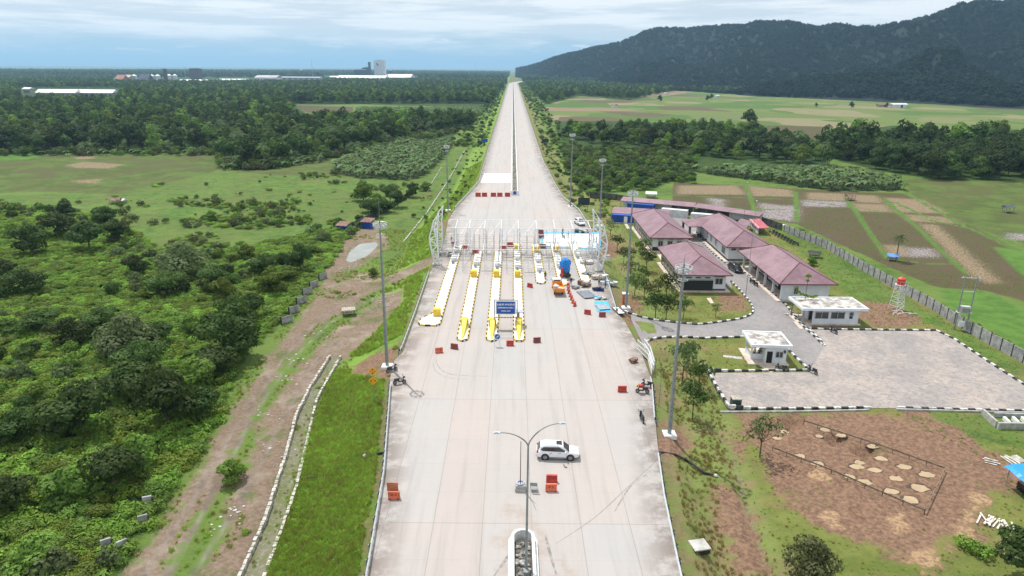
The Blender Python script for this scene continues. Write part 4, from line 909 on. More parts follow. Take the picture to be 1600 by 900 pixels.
railing(edge_pts(xl, ph(628,552)[1], ph(670,428)[1], -.1), 'short guardrail on the left edge between floodlight mast and dirt ramp', -1, None, 2.)
railing(edge_pts(xl, ph(712,327)[1], 2300, .1), 'guardrail running to the horizon along the left carriageway', -1, None, 4., 70)
railing(edge_pts(xr, 26, ph(1028,705)[1], -.2), 'guardrail at the bottom right road edge', 1, None, 2.)
railing(edge_pts(xr, ph(1025,660)[1], ph(1016,590)[1], -.2), 'short guardrail on the right edge beside the parked mopeds', 1, None, 2.)
railing(edge_pts(xr, ph(966,488)[1], ph(942,415)[1], -.2), 'guardrail beside the building material on the right edge', 1, None, 2.)
railing(edge_pts(xr, ph(936,400)[1], ph(926,372)[1], .1), 'short guardrail behind the right gantry tower', 1, None, 2.)
railing(edge_pts(xr, ph(922,355)[1]-3, 2300, -.1), 'guardrail running to the horizon along the right carriageway', 1, None, 4., 70)
# median
mroot = thing('median_barrier', 'long concrete median with planting strip down the middle of the motorway', 'barrier', (MEDX, 236, 0))
for sx in (-1, 1):
    mb = MB(); prof = [(-.28, 0), (.28, 0), (.28, .12), (.2, .35), (.17, .9), (-.17, .9), (-.2, .35), (-.28, .12)]
    ys_ = np.concatenate([[0], np.arange(6, 2000, 30.)]); vs = [(sx*1.05+k, y, h) for y in ys_ for k, h in prof]; m = 8
    fs = [(i*m+j, i*m+(j+1) % m, (i+1)*m+(j+1) % m, (i+1)*m+j) for i in range(len(ys_)-1) for j in range(m)]+[tuple(range(m))]
    mb.add(vs, fs); mb.build('barrier_wall', M_conc2 if 'M_conc2' in globals() else mat('pale_concrete', (.72,.73,.74), .8, .15, .5), mroot)
mb = MB(); mb.box((0, 1000, .25), (1.9, 1998, .5)); mb.build('soil_strip', mat('soil', (.19,.17,.14), .95, .3, 2), mroot)
pp = [(MEDX+rnd.uniform(-.45, .45), 238+i*2.1+rnd.uniform(-1, 1), .5) for i in range(600) if rnd.random() < .7]
scatter('median_plants', pp, RG.uniform(.12, .26, len(pp)), SRC_V, 'low plants growing in the median strip')
mb = MB(); mb.box((0, -.2, .75), (2.9, .12, 1.5)); mb.build('end_panel', M_white, mroot)
mb = MB(); mb.bar((0, -.28, .8), (0, -.31, .8), .62, n=20); mb.build('keep_left_disc', M_sign, mroot)
# near planter with its white wall
x0, y0 = 1.25, 49.2; n = 12
def upath(w, yb, yt): return [(-w, yb)]+[(w*math.cos(math.pi-i*math.pi/n), yt+w*.95*math.sin(math.pi-i*math.pi/n)) for i in range(n+1)]+[(w, yb)]
proot = thing('median_planter', 'white walled U shaped planter end at the bottom centre of the road', 'planter', (x0, 48, 0))
vsm = MB(); yt = 5.9
def wallstrip(mb, outl, inn, z0, z1):
    nn_ = len(outl); vs = [(a[0], a[1], z0) for a in outl]+[(a[0], a[1], z1) for a in outl]+[(a[0], a[1], z1) for a in inn]+[(a[0], a[1], z0) for a in inn]
    fs = []
    for i in range(nn_-1):
        for k in range(4): a = k*nn_; b_ = ((k+1) % 4)*nn_; fs.append((a+i, a+i+1, b_+i+1, b_+i))
    mb.add(vs, fs)
wallstrip(vsm, upath(1.34, -30, yt-1.0), upath(1.08, -30, yt-1.0), 0, .35); wallstrip(vsm, upath(1.07, -30, yt-.95), upath(.80, -30, yt-.95), 0, 1.0); vsm.build('planter_wall', mat('grubby_white_wall', (.70,.70,.68), .7, .18, 1.4), proot)
mb = MB(); mb.box((0, -12.5, .12), (1.58, 34.6, .5)); mb.build('soil_bed', mat('dark_rubble', (.11,.10,.085), .95, .5, 3, .8), proot)
mb = MB(); rg = random.Random(3)
for i in range(130):
    c_ = (rg.uniform(-.66, .66), rg.uniform(-7, 4.6)); s_ = rg.uniform(.06, .24); mb.ball((c_[0], c_[1], .4+s_*.3), (s_*1.3, s_, s_*.6), 6, 4, 0, .2, rg)
tag(mb.build('rubble', mat('pale_rubble', (.34,.33,.30), .95, .4, 4), proot), kind='stuff')
# double arm lamp standing in the planter
def arm(sx, L, H0, H1, r=.055):
    pts = []
    for i in range(13):
        s_ = i/12; pts.append((sx*L*(s_**1.25), 0, H0+(H1-H0)*math.sin(s_*math.pi/2)**.8))
    return pts
lb = P(822, 893, .4); Ht = tall(lb, 690); Hj = tall(lb, 697)
lroot = thing('double_arm_street_lamp', 'tall grey street lamp with two curved arms standing in the median planter', 'street lamp', (lb[0], lb[1], .4), R(6))
mb = MB(); mb.tube([(0, 0, 0), (0, 0, Hj*.5), (0, 0, Hj)], [.13, .10, .075], 10); mb.build('pole', M_galvd, lroot)
mb = MB(); mb.box((0, -.3, .15), (.55, .55, .5)); mb.box((0, 0, .02), (.45, .45, .04)); mb.build('control_box', M_galvd, lroot)
topl = tall(lb, 668)
for sx, L, hh in ((-1, 2.35, topl-.35), (1, 2.55, topl+.25)):
    ap = arm(sx, L, Hj, hh); mb = MB(); mb.tube(ap, [.06]*6+[.045]*7, 8); a_ = mb.build('arm', M_galvd, lroot)
    mb = MB(); e = ap[-1]; mb.box((e[0]+sx*.22, 0, e[2]+.0), (.55, .2, .09)); mb.box((e[0]+sx*.25, 0, e[2]+.065), (.3, .14, .05)); mb.build('lamp_head', mat('lamp_head_grey', (.5,.55,.6), .4, .1, 2), a_)
# high masts
def mast(base, pty, label, z=0., spike=False, lean=None):
    h = tall(base, pty); rt_ = thing('floodlight_mast', label, 'floodlight mast', tuple(base), 0, 'floodlight masts around the toll plaza')
    mb = MB(); mb.tube([(0, 0, 0), (0, 0, h*.35), (0, 0, h*.7), (0, 0, h)], [.26, .21, .16, .10], 10); mb.build('pole', M_galvd, rt_)
    mb = MB(); mb.box((0, 0, .0), (1.5, 1.5, .5)); mb.build('base_block', M_white, rt_)
    mb = MB()
    for rz_, rr in ((h-.3, .95), (h-1.0, .8), (h-1.9, .55)):
        for i in range(16):
            a = i*math.pi/8; b_ = (i+1)*math.pi/8; mb.bar((rr*math.cos(a), rr*math.sin(a), rz_), (rr*math.cos(b_), rr*math.sin(b_), rz_), .035, n=5)
        for i in range(4): a = i*math.pi/2+.4; mb.bar((0, 0, rz_), (rr*math.cos(a), rr*math.sin(a), rz_), .03, n=5)
    for i in range(8): a = i*math.pi/4; mb.bar((.9*math.cos(a), .9*math.sin(a), h-.3), (.78*math.cos(a), .78*math.sin(a), h-1.0), .02, n=4)
    mb.build('head_ring', M_galv, rt_)
    mb = MB()
    for i in range(8):
        a = i*math.pi/4; mb.box((.86*math.cos(a), .86*math.sin(a), h-.66), (.2, .34, .3), a)
    tag(mb.build('floodlights', mat('lamp_housing', (.55,.57,.58), .4, .1, 2), rt_))
    mb = MB(); mb.bar((0, 0, h), (0, 0, h+(3.2 if spike else 1.0)), .04, .015, 5); mb.build('lightning_rod', M_galvd, rt_)
    return rt_
def zb(px, py, z=0.):
    w_ = P(px, py, z); w_[2] = max(float(hgt(w_[0], w_[1])), -.2 if z == 0 else -9); return w_
mast(zb(605,571), 345, 'floodlight mast with a long spike left of the road above the yellow warning signs', 0, True)
mast(zb(1045,686,-1.), 412, 'nearest floodlight mast on a white block at the right road edge')
mast(zb(978,480), 297, 'floodlight mast on the right beside the blue tarpaulin and building material')
mast(zb(937,352), 247, 'floodlight mast directly behind the right gantry tower')
mast(zb(891,322), 208, 'farthest floodlight mast right of the motorway')
mast(zb(700,328), 226, 'farthest floodlight mast left of the motorway beside the left gantry tower')
def slim(px, py, pty, z, label, name='lightning_pole', cat='pole', r0=.07):
    b_ = P(px, py, z); b_[2] = max(b_[2], float(hgt(b_[0], b_[1]))); h = tall(b_, pty); rt_ = thing(name, label, cat, tuple(b_)); mb = MB(); mb.tube([(0, 0, -.3), (0, 0, h*.6), (0, 0, h)], [r0, r0*.7, r0*.3], 6); mb.build('pole', M_galvd, rt_); mb = MB(); mb.ball((0, 0, h), (.13, .13, .13)); mb.build('finial', M_white, rt_); return rt_
slim(1164,470,314,PZ,'slim tall pole with a white ball between the garage and the long office')
slim(1161,352,285,PZ,'slim pole far behind the offices near the shed row', r0=.06)
slim(1180,275,235,-3.5,'thin pole in the banana plants', r0=.05)
w_ = P(1029,640,-.8); w_[2] = float(hgt(w_[0], w_[1])); h = tall(w_, 577); rt_ = thing('garden_lamp', 'thin lamp post with a black head behind the right guardrail', 'lamp', tuple(w_)); mb = MB(); mb.bar((0, 0, -.2), (0, 0, h), .05, .035); mb.build('pole', M_galvd, rt_); mb = MB(); mb.box((0, -.1, h), (.35, .35, .12)); mb.build('lamp_head', M_black, rt_)
# ================================================================== TOLL ISLANDS
M_isl = mat('island_white_paint', (.76,.77,.76), .7, .09, .8)
ISL = []
def island(x, y0, y1, label, w=1.75, nose='taper', block_front=True, block_mid=None, wedge=True, booth=None, sleeve=None):
    rt_ = thing('toll_island', label, 'toll island', (x, y0, 0), 0, 'toll islands of the plaza'); L = y1-y0; hw = w/2
    pts = [(-hw, L)]+[(hw*math.cos(math.pi+i*math.pi/10), hw*1.5+hw*1.5*math.sin(math.pi+i*math.pi/10)) for i in range(11)]+[(hw, L)]
    if nose == 'left': pts = [(-hw, L), (-hw, 6), (-hw-1.6, 3.6), (-hw-1.9, 1.5), (-hw-1.4, .3), (hw-.3, .2), (hw, 1.2), (hw, L)]
    mb = MB(); mb.prism(pts, 0, .24); mb.build('island_top', M_isl, rt_)
    kb = MB(); Pv = [Vector(p) for p in pts]; Ls = [0]
    for i in range(1, len(Pv)): Ls.append(Ls[-1]+(Pv[i]-Pv[i-1]).length)
    def at(s):
        for i in range(1, len(Ls)):
            if s <= Ls[i] or i == len(Ls)-1: return Pv[i-1].lerp(Pv[i], (s-Ls[i-1])/max(1e-6, Ls[i]-Ls[i-1]))
    nseg = int(Ls[-1]/.95)
    for i in range(nseg):
        a = at(Ls[-1]*i/nseg); b_ = at(Ls[-1]*(i+1)/nseg); d = b_-a; c_ = (a+b_)/2; kb.box((c_.x, c_.y, .145), (d.length*1.02, .22, .29), math.atan2(d.y, d.x), i % 2)
    kb.build('painted_kerb', [mat('kerb_yellow', (.72,.50,.06), .7, .15, 1), M_black], rt_)
    if wedge:
        mb = MB(); prof = [(.6, .26), (1., .5), (4.2, .95), (6.2, 1.5), (6.2, .26)]
        for (ya, za), (yb, zb_) in zip(prof[:-2], prof[1:-1]):
            wa = .14+.07*(ya-.6); wb = .14+.07*(yb-.6); mb.add([(-wa, ya, .24), (wa, ya, .24), (wb, yb, .24), (-wb, yb, .24), (-wa*.8, ya, za), (wa*.8, ya, za), (wb*.8, yb, zb_), (-wb*.8, yb, zb_)], [(0,3,2,1),(4,5,6,7),(0,1,5,4),(2,3,7,6),(1,2,6,5),(3,0,4,7)])
        mb.build('crash_cushion', M_yellow2, rt_)
    ys_ = []
    if block_front: ys_.append(6.9 if wedge else 5.0)
    for yb in (block_mid or []): ys_.append(yb-y0)
    for yy_ in ys_:
        mb = MB(); mb.box((0, yy_, .85), (1.25, 1.25, 1.25)); mb.box((0, yy_, 1.5), (1.05, 1.05, .06)); mb.build('bumper_block', M_yellow, rt_)
    for yb in (booth or []):
        mb = MB(); mb.box((0, yb-y0, .7), (1.1, 3.0, .9)); mb.box((0, yb-y0, 1.19), (1.0, .9, .06), 0, 1); mb.box((0, yb-y0-2.6, .6), (.5, .6, .75), 0, 1); mb.box((.2, yb-y0+3, .6), (.45, .5, .8), 0, 1); mb.build('booth_base', [M_white, mat('cabinet_grey', (.33,.34,.36), .6, .1, 2)], rt_)
    return rt_
M_yellow2 = mat('bright_yellow_paint', (.86,.66,.06), .5, .1, 2)
ix = [ph(676,495)[0], ph(722,533)[0], ph(768,533)[0], ph(811,533)[0]]
island(-13.1, 108.6, 164, 'leftmost white toll island with its nose bent outwards', 1.9, 'left', True, None, False, [150, 158])
island(ix[1], 102, 158, 'second toll island from the left with yellow wedge nose', block_mid=[137.5], booth=[147])
island(ix[2], 102, 158, 'third toll island, left foot of the blue lane sign', block_mid=[137.5], booth=[146])
island(ix[3], 102, 166, 'fourth toll island, right foot of the blue lane sign', block_mid=[137.5, 160], booth=[145, 152])
island(ph(845,443)[0], 133, 165, 'short toll island with black and yellow rounded end', 1.9, 'taper', False, [158], False, [143, 150])
island(10.6, 132, 168, 'short toll island hidden behind the orange truck', 1.9, 'taper', False, [158.5], False, [146])
island(15.4, 134, 168, 'rightmost short toll island among the building material', 1.9, 'taper', False, None, False, [155])
# height limit portal with the blue lane sign
sx0, sx1, sy = ix[2]+.75, ix[3]-.75, 108.5
rt_ = thing('lane_sign_gantry', 'grey portal carrying the blue lane sign between two toll islands', 'sign gantry', ((sx0+sx1)/2, sy, 0)); hw = (sx1-sx0)/2+.45
pb_ = P(790, 523, 0); 
hT = tall(np.array([-1.2, sy, 0]), 470); hB = tall(np.array([-1.2, sy, 0]), 491)
mb = MB(); mb.tube([(-hw, 0, 0), (-hw, 0, hT+.15), (hw, 0, hT+.15), (hw, 0, 0)], .09, 8); mb.build('portal_frame', M_galvd, rt_)
mb = MB(); mb.box((0, -.06, (hT+hB)/2), (hw*2-.35, .06, hT-hB)); sg = mb.build('sign_board', M_white, rt_)
mb = MB(); mb.box((0, -.1, (hT+hB)/2), (hw*2-.75, .03, hT-hB-.25)); mb.build('blue_face', M_sign, rt_)
hc = (hT+hB)/2
for s_, y_, z_ in (('LAJUR KHUSUS', .0, .42), ('KENDARAAN GOL I', 0, 0), ('MAKS. 2,1M', 0, -.42)): text(s_, .44 if z_ > .1 else .30, (0, -.125, hc+z_*(hT-hB)/1.75), rt_, M_white, bold=.012)
r2_ = thing('height_limit_bar', 'black and yellow striped height limit bar hanging across the lane', 'height limiter', ((sx0+sx1)/2, sy-.9, 0)); hbar = tall(np.array([-1.2, sy-.9, 0]), 496)
mb = MB(); nb = 16
for i in range(nb): mb.box((-hw+(i+.5)*2*hw/nb, 0, hbar), (2*hw/nb-.004, .12, .14), 0, i % 2)
mb.build('striped_bar', [M_yellow, M_black], r2_)
mb = MB(); mb.bar((-hw+.1, 0, 0), (-hw+.1, 0, hbar), .06); mb.bar((hw-.1, 0, 0), (hw-.1, 0, hbar), .06); mb.build('bar_support', M_galvd, r2_)
mb = MB(); mb.box((0, -.05, .02), (.1, .1, .04)); 
rt_ = thing('wire_fence_panel', 'low grey mesh panel closing the lane under the blue sign', 'fence panel', ((sx0+sx1)/2, 103.6, 0)); mb = MB()
for i in range(9): mb.bar((-1.3+i*.325, 0, 0), (-1.3+i*.325, 0, 1.1), .012, n=4)
for h_ in (.1, .6, 1.1): mb.bar((-1.3, 0, h_), (1.3, 0, h_), .02, n=4)
mb.build('mesh_panel', M_galvd, rt_)
def zsig(px, py, pty, label, z=0.): b_ = P(px, py, z); return b_, tall(b_, pty)
b_, h = zsig(777, 541, 521, ''); rt_ = thing('arrow_sign', 'white board with a blue disc and white arrow at the nose of the third island', 'road sign', tuple(b_)); 
mb = MB(); mb.box((0, 0, h-.55), (1.05, .05, 1.1)); mb.build('board', M_white, rt_); mb = MB(); mb.bar((0, -.03, h-.55), (0, -.05, h-.55), .42, n=24); mb.build('blue_disc', M_sign, rt_)
mb = MB(); mb.box((0, 0, 0), (.52, .02, .12)); mb.add([(-.34, -.01, 0), (-.1, -.01, .2), (-.1, -.01, -.2), (-.34, .01, 0), (-.1, .01, .2), (-.1, .01, -.2)], [(0, 1, 2), (3, 5, 4), (0, 3, 4, 1), (0, 2, 5, 3), (1, 4, 5, 2)])
a_ = mb.build('white_arrow', M_white, rt_); a_.location = (0, -.07, h-.55); a_.rotation_euler = (0, R(-45), 0)
mb = MB(); mb.bar((-.4, 0, 0), (-.4, 0, h-1.05), .03); mb.bar((.4, 0, 0), (.4, 0, h-1.05), .03); mb.build('legs', M_galv, rt_)
b_ = P(806, 528, 0); rt_ = thing('lane_equipment_cabinet', 'grey sloping canopy box behind the right yellow block under the sign', 'cabinet', (ix[3]-.1, 109.9, .24)); mb = MB(); mb.box((0, 0, 1.1), (.5, .5, 2.2)); mb.build('post', M_galvd, rt_); mb = MB(); mb.box((0, 0, 2.25), (1.6, 1.5, .12)); mb.build('canopy', mat('cabinet_lilac', (.42,.42,.50), .5, .1, 2), rt_)
# ================================================================== GANTRY TOWERS AND CANOPY FRAME
M_truss = mat('primed_white_steel', (.80,.82,.84), .5, .08, 2)
def gtower(x, y, pty, side, label, low=0.):
    base = np.array([x, y, 0.]); h = tall(base, pty); rt_ = thing('gantry_tower', label, 'steel truss', (x, y, 0), 0, None)
    mb = MB(); o = side
    inn = [(0, 0, 0), (o*.2, 0, h*.35), (o*.2, 0, h*.7), (-o*.15, 0, h)]
    out = [(o*.9, 0, 0), (o*1.85, 0, h*.42), (o*1.95, 0, h*.55), (o*1.0, 0, h*.86), (-o*.15, 0, h)]
    for dy in (-.45, .45):
        mb.tube([(a, dy, c) for a, b_, c in inn], .115, 7); mb.tube([(a, dy, c) for a, b_, c in out], .105, 7)
    mb.build('main_chords', M_truss, rt_); mb = MB()
    def li(pl, t_): 
        z = t_*h
        for a, b_ in zip(pl[:-1], pl[1:]):
            if a[2] <= z <= b_[2]+1e-6: s_ = (z-a[2])/max(1e-6, b_[2]-a[2]); return (a[0]+(b_[0]-a[0])*s_, 0, z)
        return pl[-1]
    K = 8
    for k in range(K):
        t0, t1 = .04+k*.92/K, .04+(k+1)*.92/K; A, B_ = (inn, out) if k % 2 else (out, inn); p, q = li(A, t0), li(B_, t1); p2, q2 = li(inn, t0), li(out, t0)
        for dy in (-.45, .45): mb.bar((p[0], dy, p[2]), (q[0], dy, q[2]), .065, n=5)
        mb.bar((p2[0], -.45, p2[2]), (q2[0], .45, q2[2]), .05, n=5); mb.bar((p2[0], -.45, p2[2]), (p2[0], .45, p2[2]), .05, n=5); mb.bar((q2[0], -.45, q2[2]), (q2[0], .45, q2[2]), .05, n=5)
    mb.build('lattice', M_truss, rt_); mb = MB(); mb.box((o*.45, 0, .15), (2.0, 1.8, .3)); mb.build('footing', M_conc, rt_); return rt_
gtower(-16.2, 147, 335, -1, 'left gantry tower, nearer of the two bulging white trusses'); gtower(-16.2, 157, 322, -1, 'left gantry tower, farther and taller of the two white trusses')
gtower(18.7, 143, 341, 1, 'right gantry tower, nearer of the two bulging white trusses'); gtower(18.7, 154, 327, 1, 'right gantry tower, farther and taller of the two white trusses')
rt_ = thing('canopy_frame', 'white steel portal frame of the unfinished toll canopy across all lanes', 'steel frame', (1, 158, 0)); yc = 158.
def xat(px): return P(px, 395, 0)[0]-1
hT = tall(np.array([0, yc, 0]), 357); cx_ = [xat(p) for p in (712, 733, 757, 783, 810, 838, 866, 894, 921)]
for i, x_ in enumerate(cx_):
    mb = MB()
    for dx in (-.28, .28): mb.bar((x_+dx, 0, 2.2 if 0 < i < 8 else 0), (x_+dx, 0, hT), .11, n=6)
    for k in range(6): z_ = 2.3+k*(hT-2.3)/6; mb.bar((x_-.28, 0, z_), (x_+.28, 0, z_+(hT-2.3)/6), .04, n=4)
    mb.bar((x_, 0, 0), (x_, 0, 2.4), .12, n=6); mb.bar((x_, 0, hT), (x_, 7, hT+.5), .07, n=5); mb.build('column', M_truss, rt_)
for k, (dy, dz) in enumerate(((0, 0), (0, -1.5), (0, -3.2), (7, .5), (-3., -3.4), (-6, -3.6))):
    mb = MB(); mb.bar((cx_[0]-2, dy, hT+dz), (cx_[-1]+1.5, dy, hT+dz), .095, n=6); mb.build('beam', M_truss, rt_)
mb = MB()
for a, b_ in zip(cx_[:-1], cx_[1:]): mb.bar((a, 0, hT-3.2), (b_, 0, hT-.1) if a > 2 else (b_, 7, hT+.4), .06, n=5); mb.bar((a, 0, hT-3.2), (a, -6, hT-3.6), .06, n=5)
mb.build('bracing', M_truss, rt_)
# scaffolds under the canopy
def scaffold(x, w, y, dpt, hh, label, mt, rg):
    rt_ = thing('scaffold', label, 'scaffold', (x, y, 0), 0, 'scaffolds under the toll canopy'); nx_ = max(2, int(w/1.3)); ny_ = max(2, int(dpt/2.)); mb = MB(); lg = MB(); br = MB()
    for i in range(nx_+1):
        for j in range(ny_+1):
            mb.bar((w*i/nx_-w/2, dpt*j/ny_, 0), (w*i/nx_-w/2, dpt*j/ny_, hh*rg.uniform(.9, 1.12)), .028, n=4)
    k = 1.
    while k < hh:
        for j in range(ny_+1):
            if rg.random() < .8: lg.bar((-w/2, dpt*j/ny_, k), (w/2, dpt*j/ny_, k), .022, n=4)
        for i in range(nx_+1):
            if rg.random() < .7: lg.bar((w*i/nx_-w/2, 0, k), (w*i/nx_-w/2, dpt, k), .022, n=4)
        k += 1.7
    for i in range(nx_):
        for j in (0, ny_): br.bar((w*i/nx_-w/2, dpt*j/ny_, rg.choice([0, 1.7])), (w*(i+1)/nx_-w/2, dpt*j/ny_, rg.choice([1.7, 3.4])), .02, n=4)
    mb.build('standards', mt, rt_); lg.build('ledgers', mt, rt_); br.build('braces', mt, rt_)
    if rg.random() < .6:
        pb = MB(); pb.box((0, dpt/2, hh*.62), (w*.8, .5, .05)); pb.build('plank', M_wood, rt_)
rg = random.Random(5); bays = [(-15.4, 2.6, 'at the left gantry tower'), (-10.6, 3, 'over the leftmost open lane'), (-5.8, 2.6, 'over the second open lane'), (-1.1, 2.6, 'over the third open lane behind the blue sign'), (3.6, 2.6, 'over the lane left of the short island'), (8.2, 2.8, 'over the lane left of the blue covered machine'), (13.0, 3., 'over the lane right of the blue covered machine'), (17.6, 2., 'at the right gantry tower')]
for i, (x_, w_, l_) in enumerate(bays):
    for (ya, dp, hh, l2) in ((141+rg.uniform(-2, 1), 5, 4.4, 'front scaffold '), (152, 6, 5.4, 'rear scaffold ')):
        scaffold(x_, w_+.8, ya, dp, hh, l2+l_, M_galvd if rg.random() < .7 else M_galv, rg)
# loose cables and hoops between the lanes
# ================================================================== RED WATER BARRIERS
BSC = .84
def barrier_proto(name, m):
    rt_ = D.objects.new(name, None); COL.objects.link(rt_); mb = MB()
    prof = [(-.28, 0), (.28, 0), (.26, .22), (.13, .42), (.11, .86), (.15, .92), (.15, 1.02), (-.15, 1.02), (-.15, .92), (-.11, .86), (-.13, .42), (-.26, .22)]
    m_ = len(prof); vs = [(x_, a, b_) for x_ in (-.7, .7) for a, b_ in prof]; mb.add(vs, [(j, (j+1) % m_, m_+(j+1) % m_, m_+j) for j in range(m_)]+[tuple(range(m_)), tuple(range(m_, 2*m_))])
    mb.build('shell', m, rt_); s2 = MB()
    for x_ in (-.22, .22): s2.box((x_, 0, .62), (.16, .30, .26)); 
    for x_ in (-.5, .5): s2.box((x_, 0, .08), (.2, .62, .14))
    s2.build('slots', M_maroon, rt_); return Proto(rt_)
WB = barrier_proto('water_barrier', M_red); WBm = barrier_proto('water_barrier', mat('wine_plastic', (.22,.05,.05), .5, .15, 2)); WBo = barrier_proto('water_barrier', mat('sunbleached_orange', (.62,.14,.07), .5, .15, 2))
bl = [(686,551,15,WBo,'red water barrier farthest left on the open plaza'),(710,545,-20,WBm,'dark red double barrier beside the nose of the second island'),(797,540,0,WB,'red water barrier in front of the height limit lane'),(839,535,12,WBm,'dark red water barrier right of the fourth island'),
      (828,449,-35,WB,'red water barrier left of the orange truck'),(918,491,-20,WB,'pinkish red water barrier below the corrugated sheets'),(941,495,5,WBm,'dark red barrier touching the blue tarpaulin'),(972,612,3,WB,'red water barrier alone near the right road edge'),
      (862,753,0,WB,'rear red water barrier beside the folding chair'),(861,767,0,WBo,'front orange red water barrier beside the folding chair'),(616,779,0,WBo,'orange red barrier under the notice board on the left edge')]
for a, b_, r0, pr, l_ in bl: pr.put(P(a, b_, 0), R(r0), l_, None, BSC, 'water barrier')
for i, (a, b_) in enumerate([(888,448),(888,453),(889,458),(891,463),(893,468),(895,473),(898,478)]): (WBo if i % 2 else WB).put(P(a, b_, 0), R(70), 'orange red barrier in the string behind the orange truck', 'string of barriers behind the truck', .75, 'water barrier')
for i, a in enumerate((747, 757, 771, 781, 793)): WB.put(P(a, 307, 0), R(0), ['leftmost barrier closing the far left carriageway', 'second barrier from the left closing the far carriageway', 'middle barrier closing the far left carriageway', 'fourth barrier closing the far carriageway', 'barrier nearest the median closing the far carriageway'][i], 'barriers closing the left carriageway', 1.3, 'water barrier')
for i, (a, b_, l_) in enumerate([(710,384,'under the left end of the canopy frame'),(728,390,'behind the leftmost open lane'),(743,397,'at the rear end of the second island'),(786,390,'behind the third island'),(797,385,'behind the fourth island'),(848,388,'at the near corner of the white sheet'),(845,365,'at the far corner of the white sheet'),(846,372,'left of the white sheet')]): (WB if i < 5 else WBm).put(P(a, b_, 0), R(rnd.uniform(-30, 30)), 'red water barrier '+l_, None, 1.05, 'water barrier')
# ================================================================== BUILDINGS
def roofmat():
    m = D.materials.new('purple_metal_tile'); m.use_nodes = True; t = m.node_tree; b = t.nodes['Principled BSDF']
    g = t.nodes.new('ShaderNodeNewGeometry'); pos = g.outputs['Position']; sp_ = t.nodes.new('ShaderNodeSeparateXYZ'); t.links.new(pos, sp_.inputs[0])
    zz = mathn(t, 'FRACT', mathn(t, 'MULTIPLY', sp_.outputs[2], 4.2)); cx_ = mathn(t, 'FRACT', mathn(t, 'MULTIPLY', mathn(t, 'ADD', sp_.outputs[0], sp_.outputs[1]), 3.))
    q = mixc(t, ramp(t, noise(t, pos, .3, 7, .75), .35, .65), (.185,.10,.122), (.28,.17,.195)); q = mixc(t, ramp(t, zz, .0, .25, .45, 0), q, (.12,.05,.07)); q = mixc(t, ramp(t, cx_, .0, .3, .2, 0), q, (.14,.06,.08))
    t.links.new(q, b.inputs['Base Color']); b.inputs['Roughness'].default_value = .45
    bn = t.nodes.new('ShaderNodeBump'); bn.inputs['Strength'].default_value = .5; bn.inputs['Distance'].default_value = .04; t.links.new(mathn(t, 'ADD', zz, cx_), bn.inputs['Height']); t.links.new(bn.outputs[0], b.inputs['Normal'])
    return m
M_roof = roofmat(); M_ridge = mat('ridge_cap', (.17,.05,.07), .5, .1, 2); M_fascia = mat('maroon_fascia', (.12,.03,.04), .5, .1, 2)
M_base = mat('dark_plinth', (.06,.07,.08), .7, .2, 1); M_path = mat('pale_path', (.60,.50,.42), .85, .15, 1); M_frame = mat('window_frame_grey', (.55,.56,.56), .5, .1, 2); M_open = mat('dark_interior', (.02,.022,.022), .9, .2, 1)
M_shut = mat('black_shutter', (.018,.022,.022), .5, .15, 2)
def window(par, c, w, h, face, bars=2, name='window', hood=True):
    """face: 'f' towards -y, 'l' towards -x"""
    fr = MB(); pn = MB(); hd = MB()
    def bx(mb, u, v, wu, hv_, dep, off, mi=0):
        if face == 'f': mb.box((c[0]+u, c[1]-off, c[2]+v), (wu, dep, hv_), 0, mi)
        else: mb.box((c[0]-off, c[1]+u, c[2]+v), (dep, wu, hv_), 0, mi)
    for u in (-w/2, w/2): bx(fr, u, 0, .09, h+.09, .1, .05)
    for v in (-h/2, h/2): bx(fr, 0, v, w-.09, .09, .1, .05)
    for i in range(1, bars): bx(fr, -w/2+w*i/bars, 0, .06, h-.09, .09, .045)
    f = fr.build(name, M_frame, par); bx(pn, 0, 0, w-.1, h-.1, .03, .018); pn.build('pane', M_glass, f)
    if hood: bx(hd, 0, h/2+.35, w+.5, .1, .45, .22); hd.build('sunshade', M_frame, f)
    return f
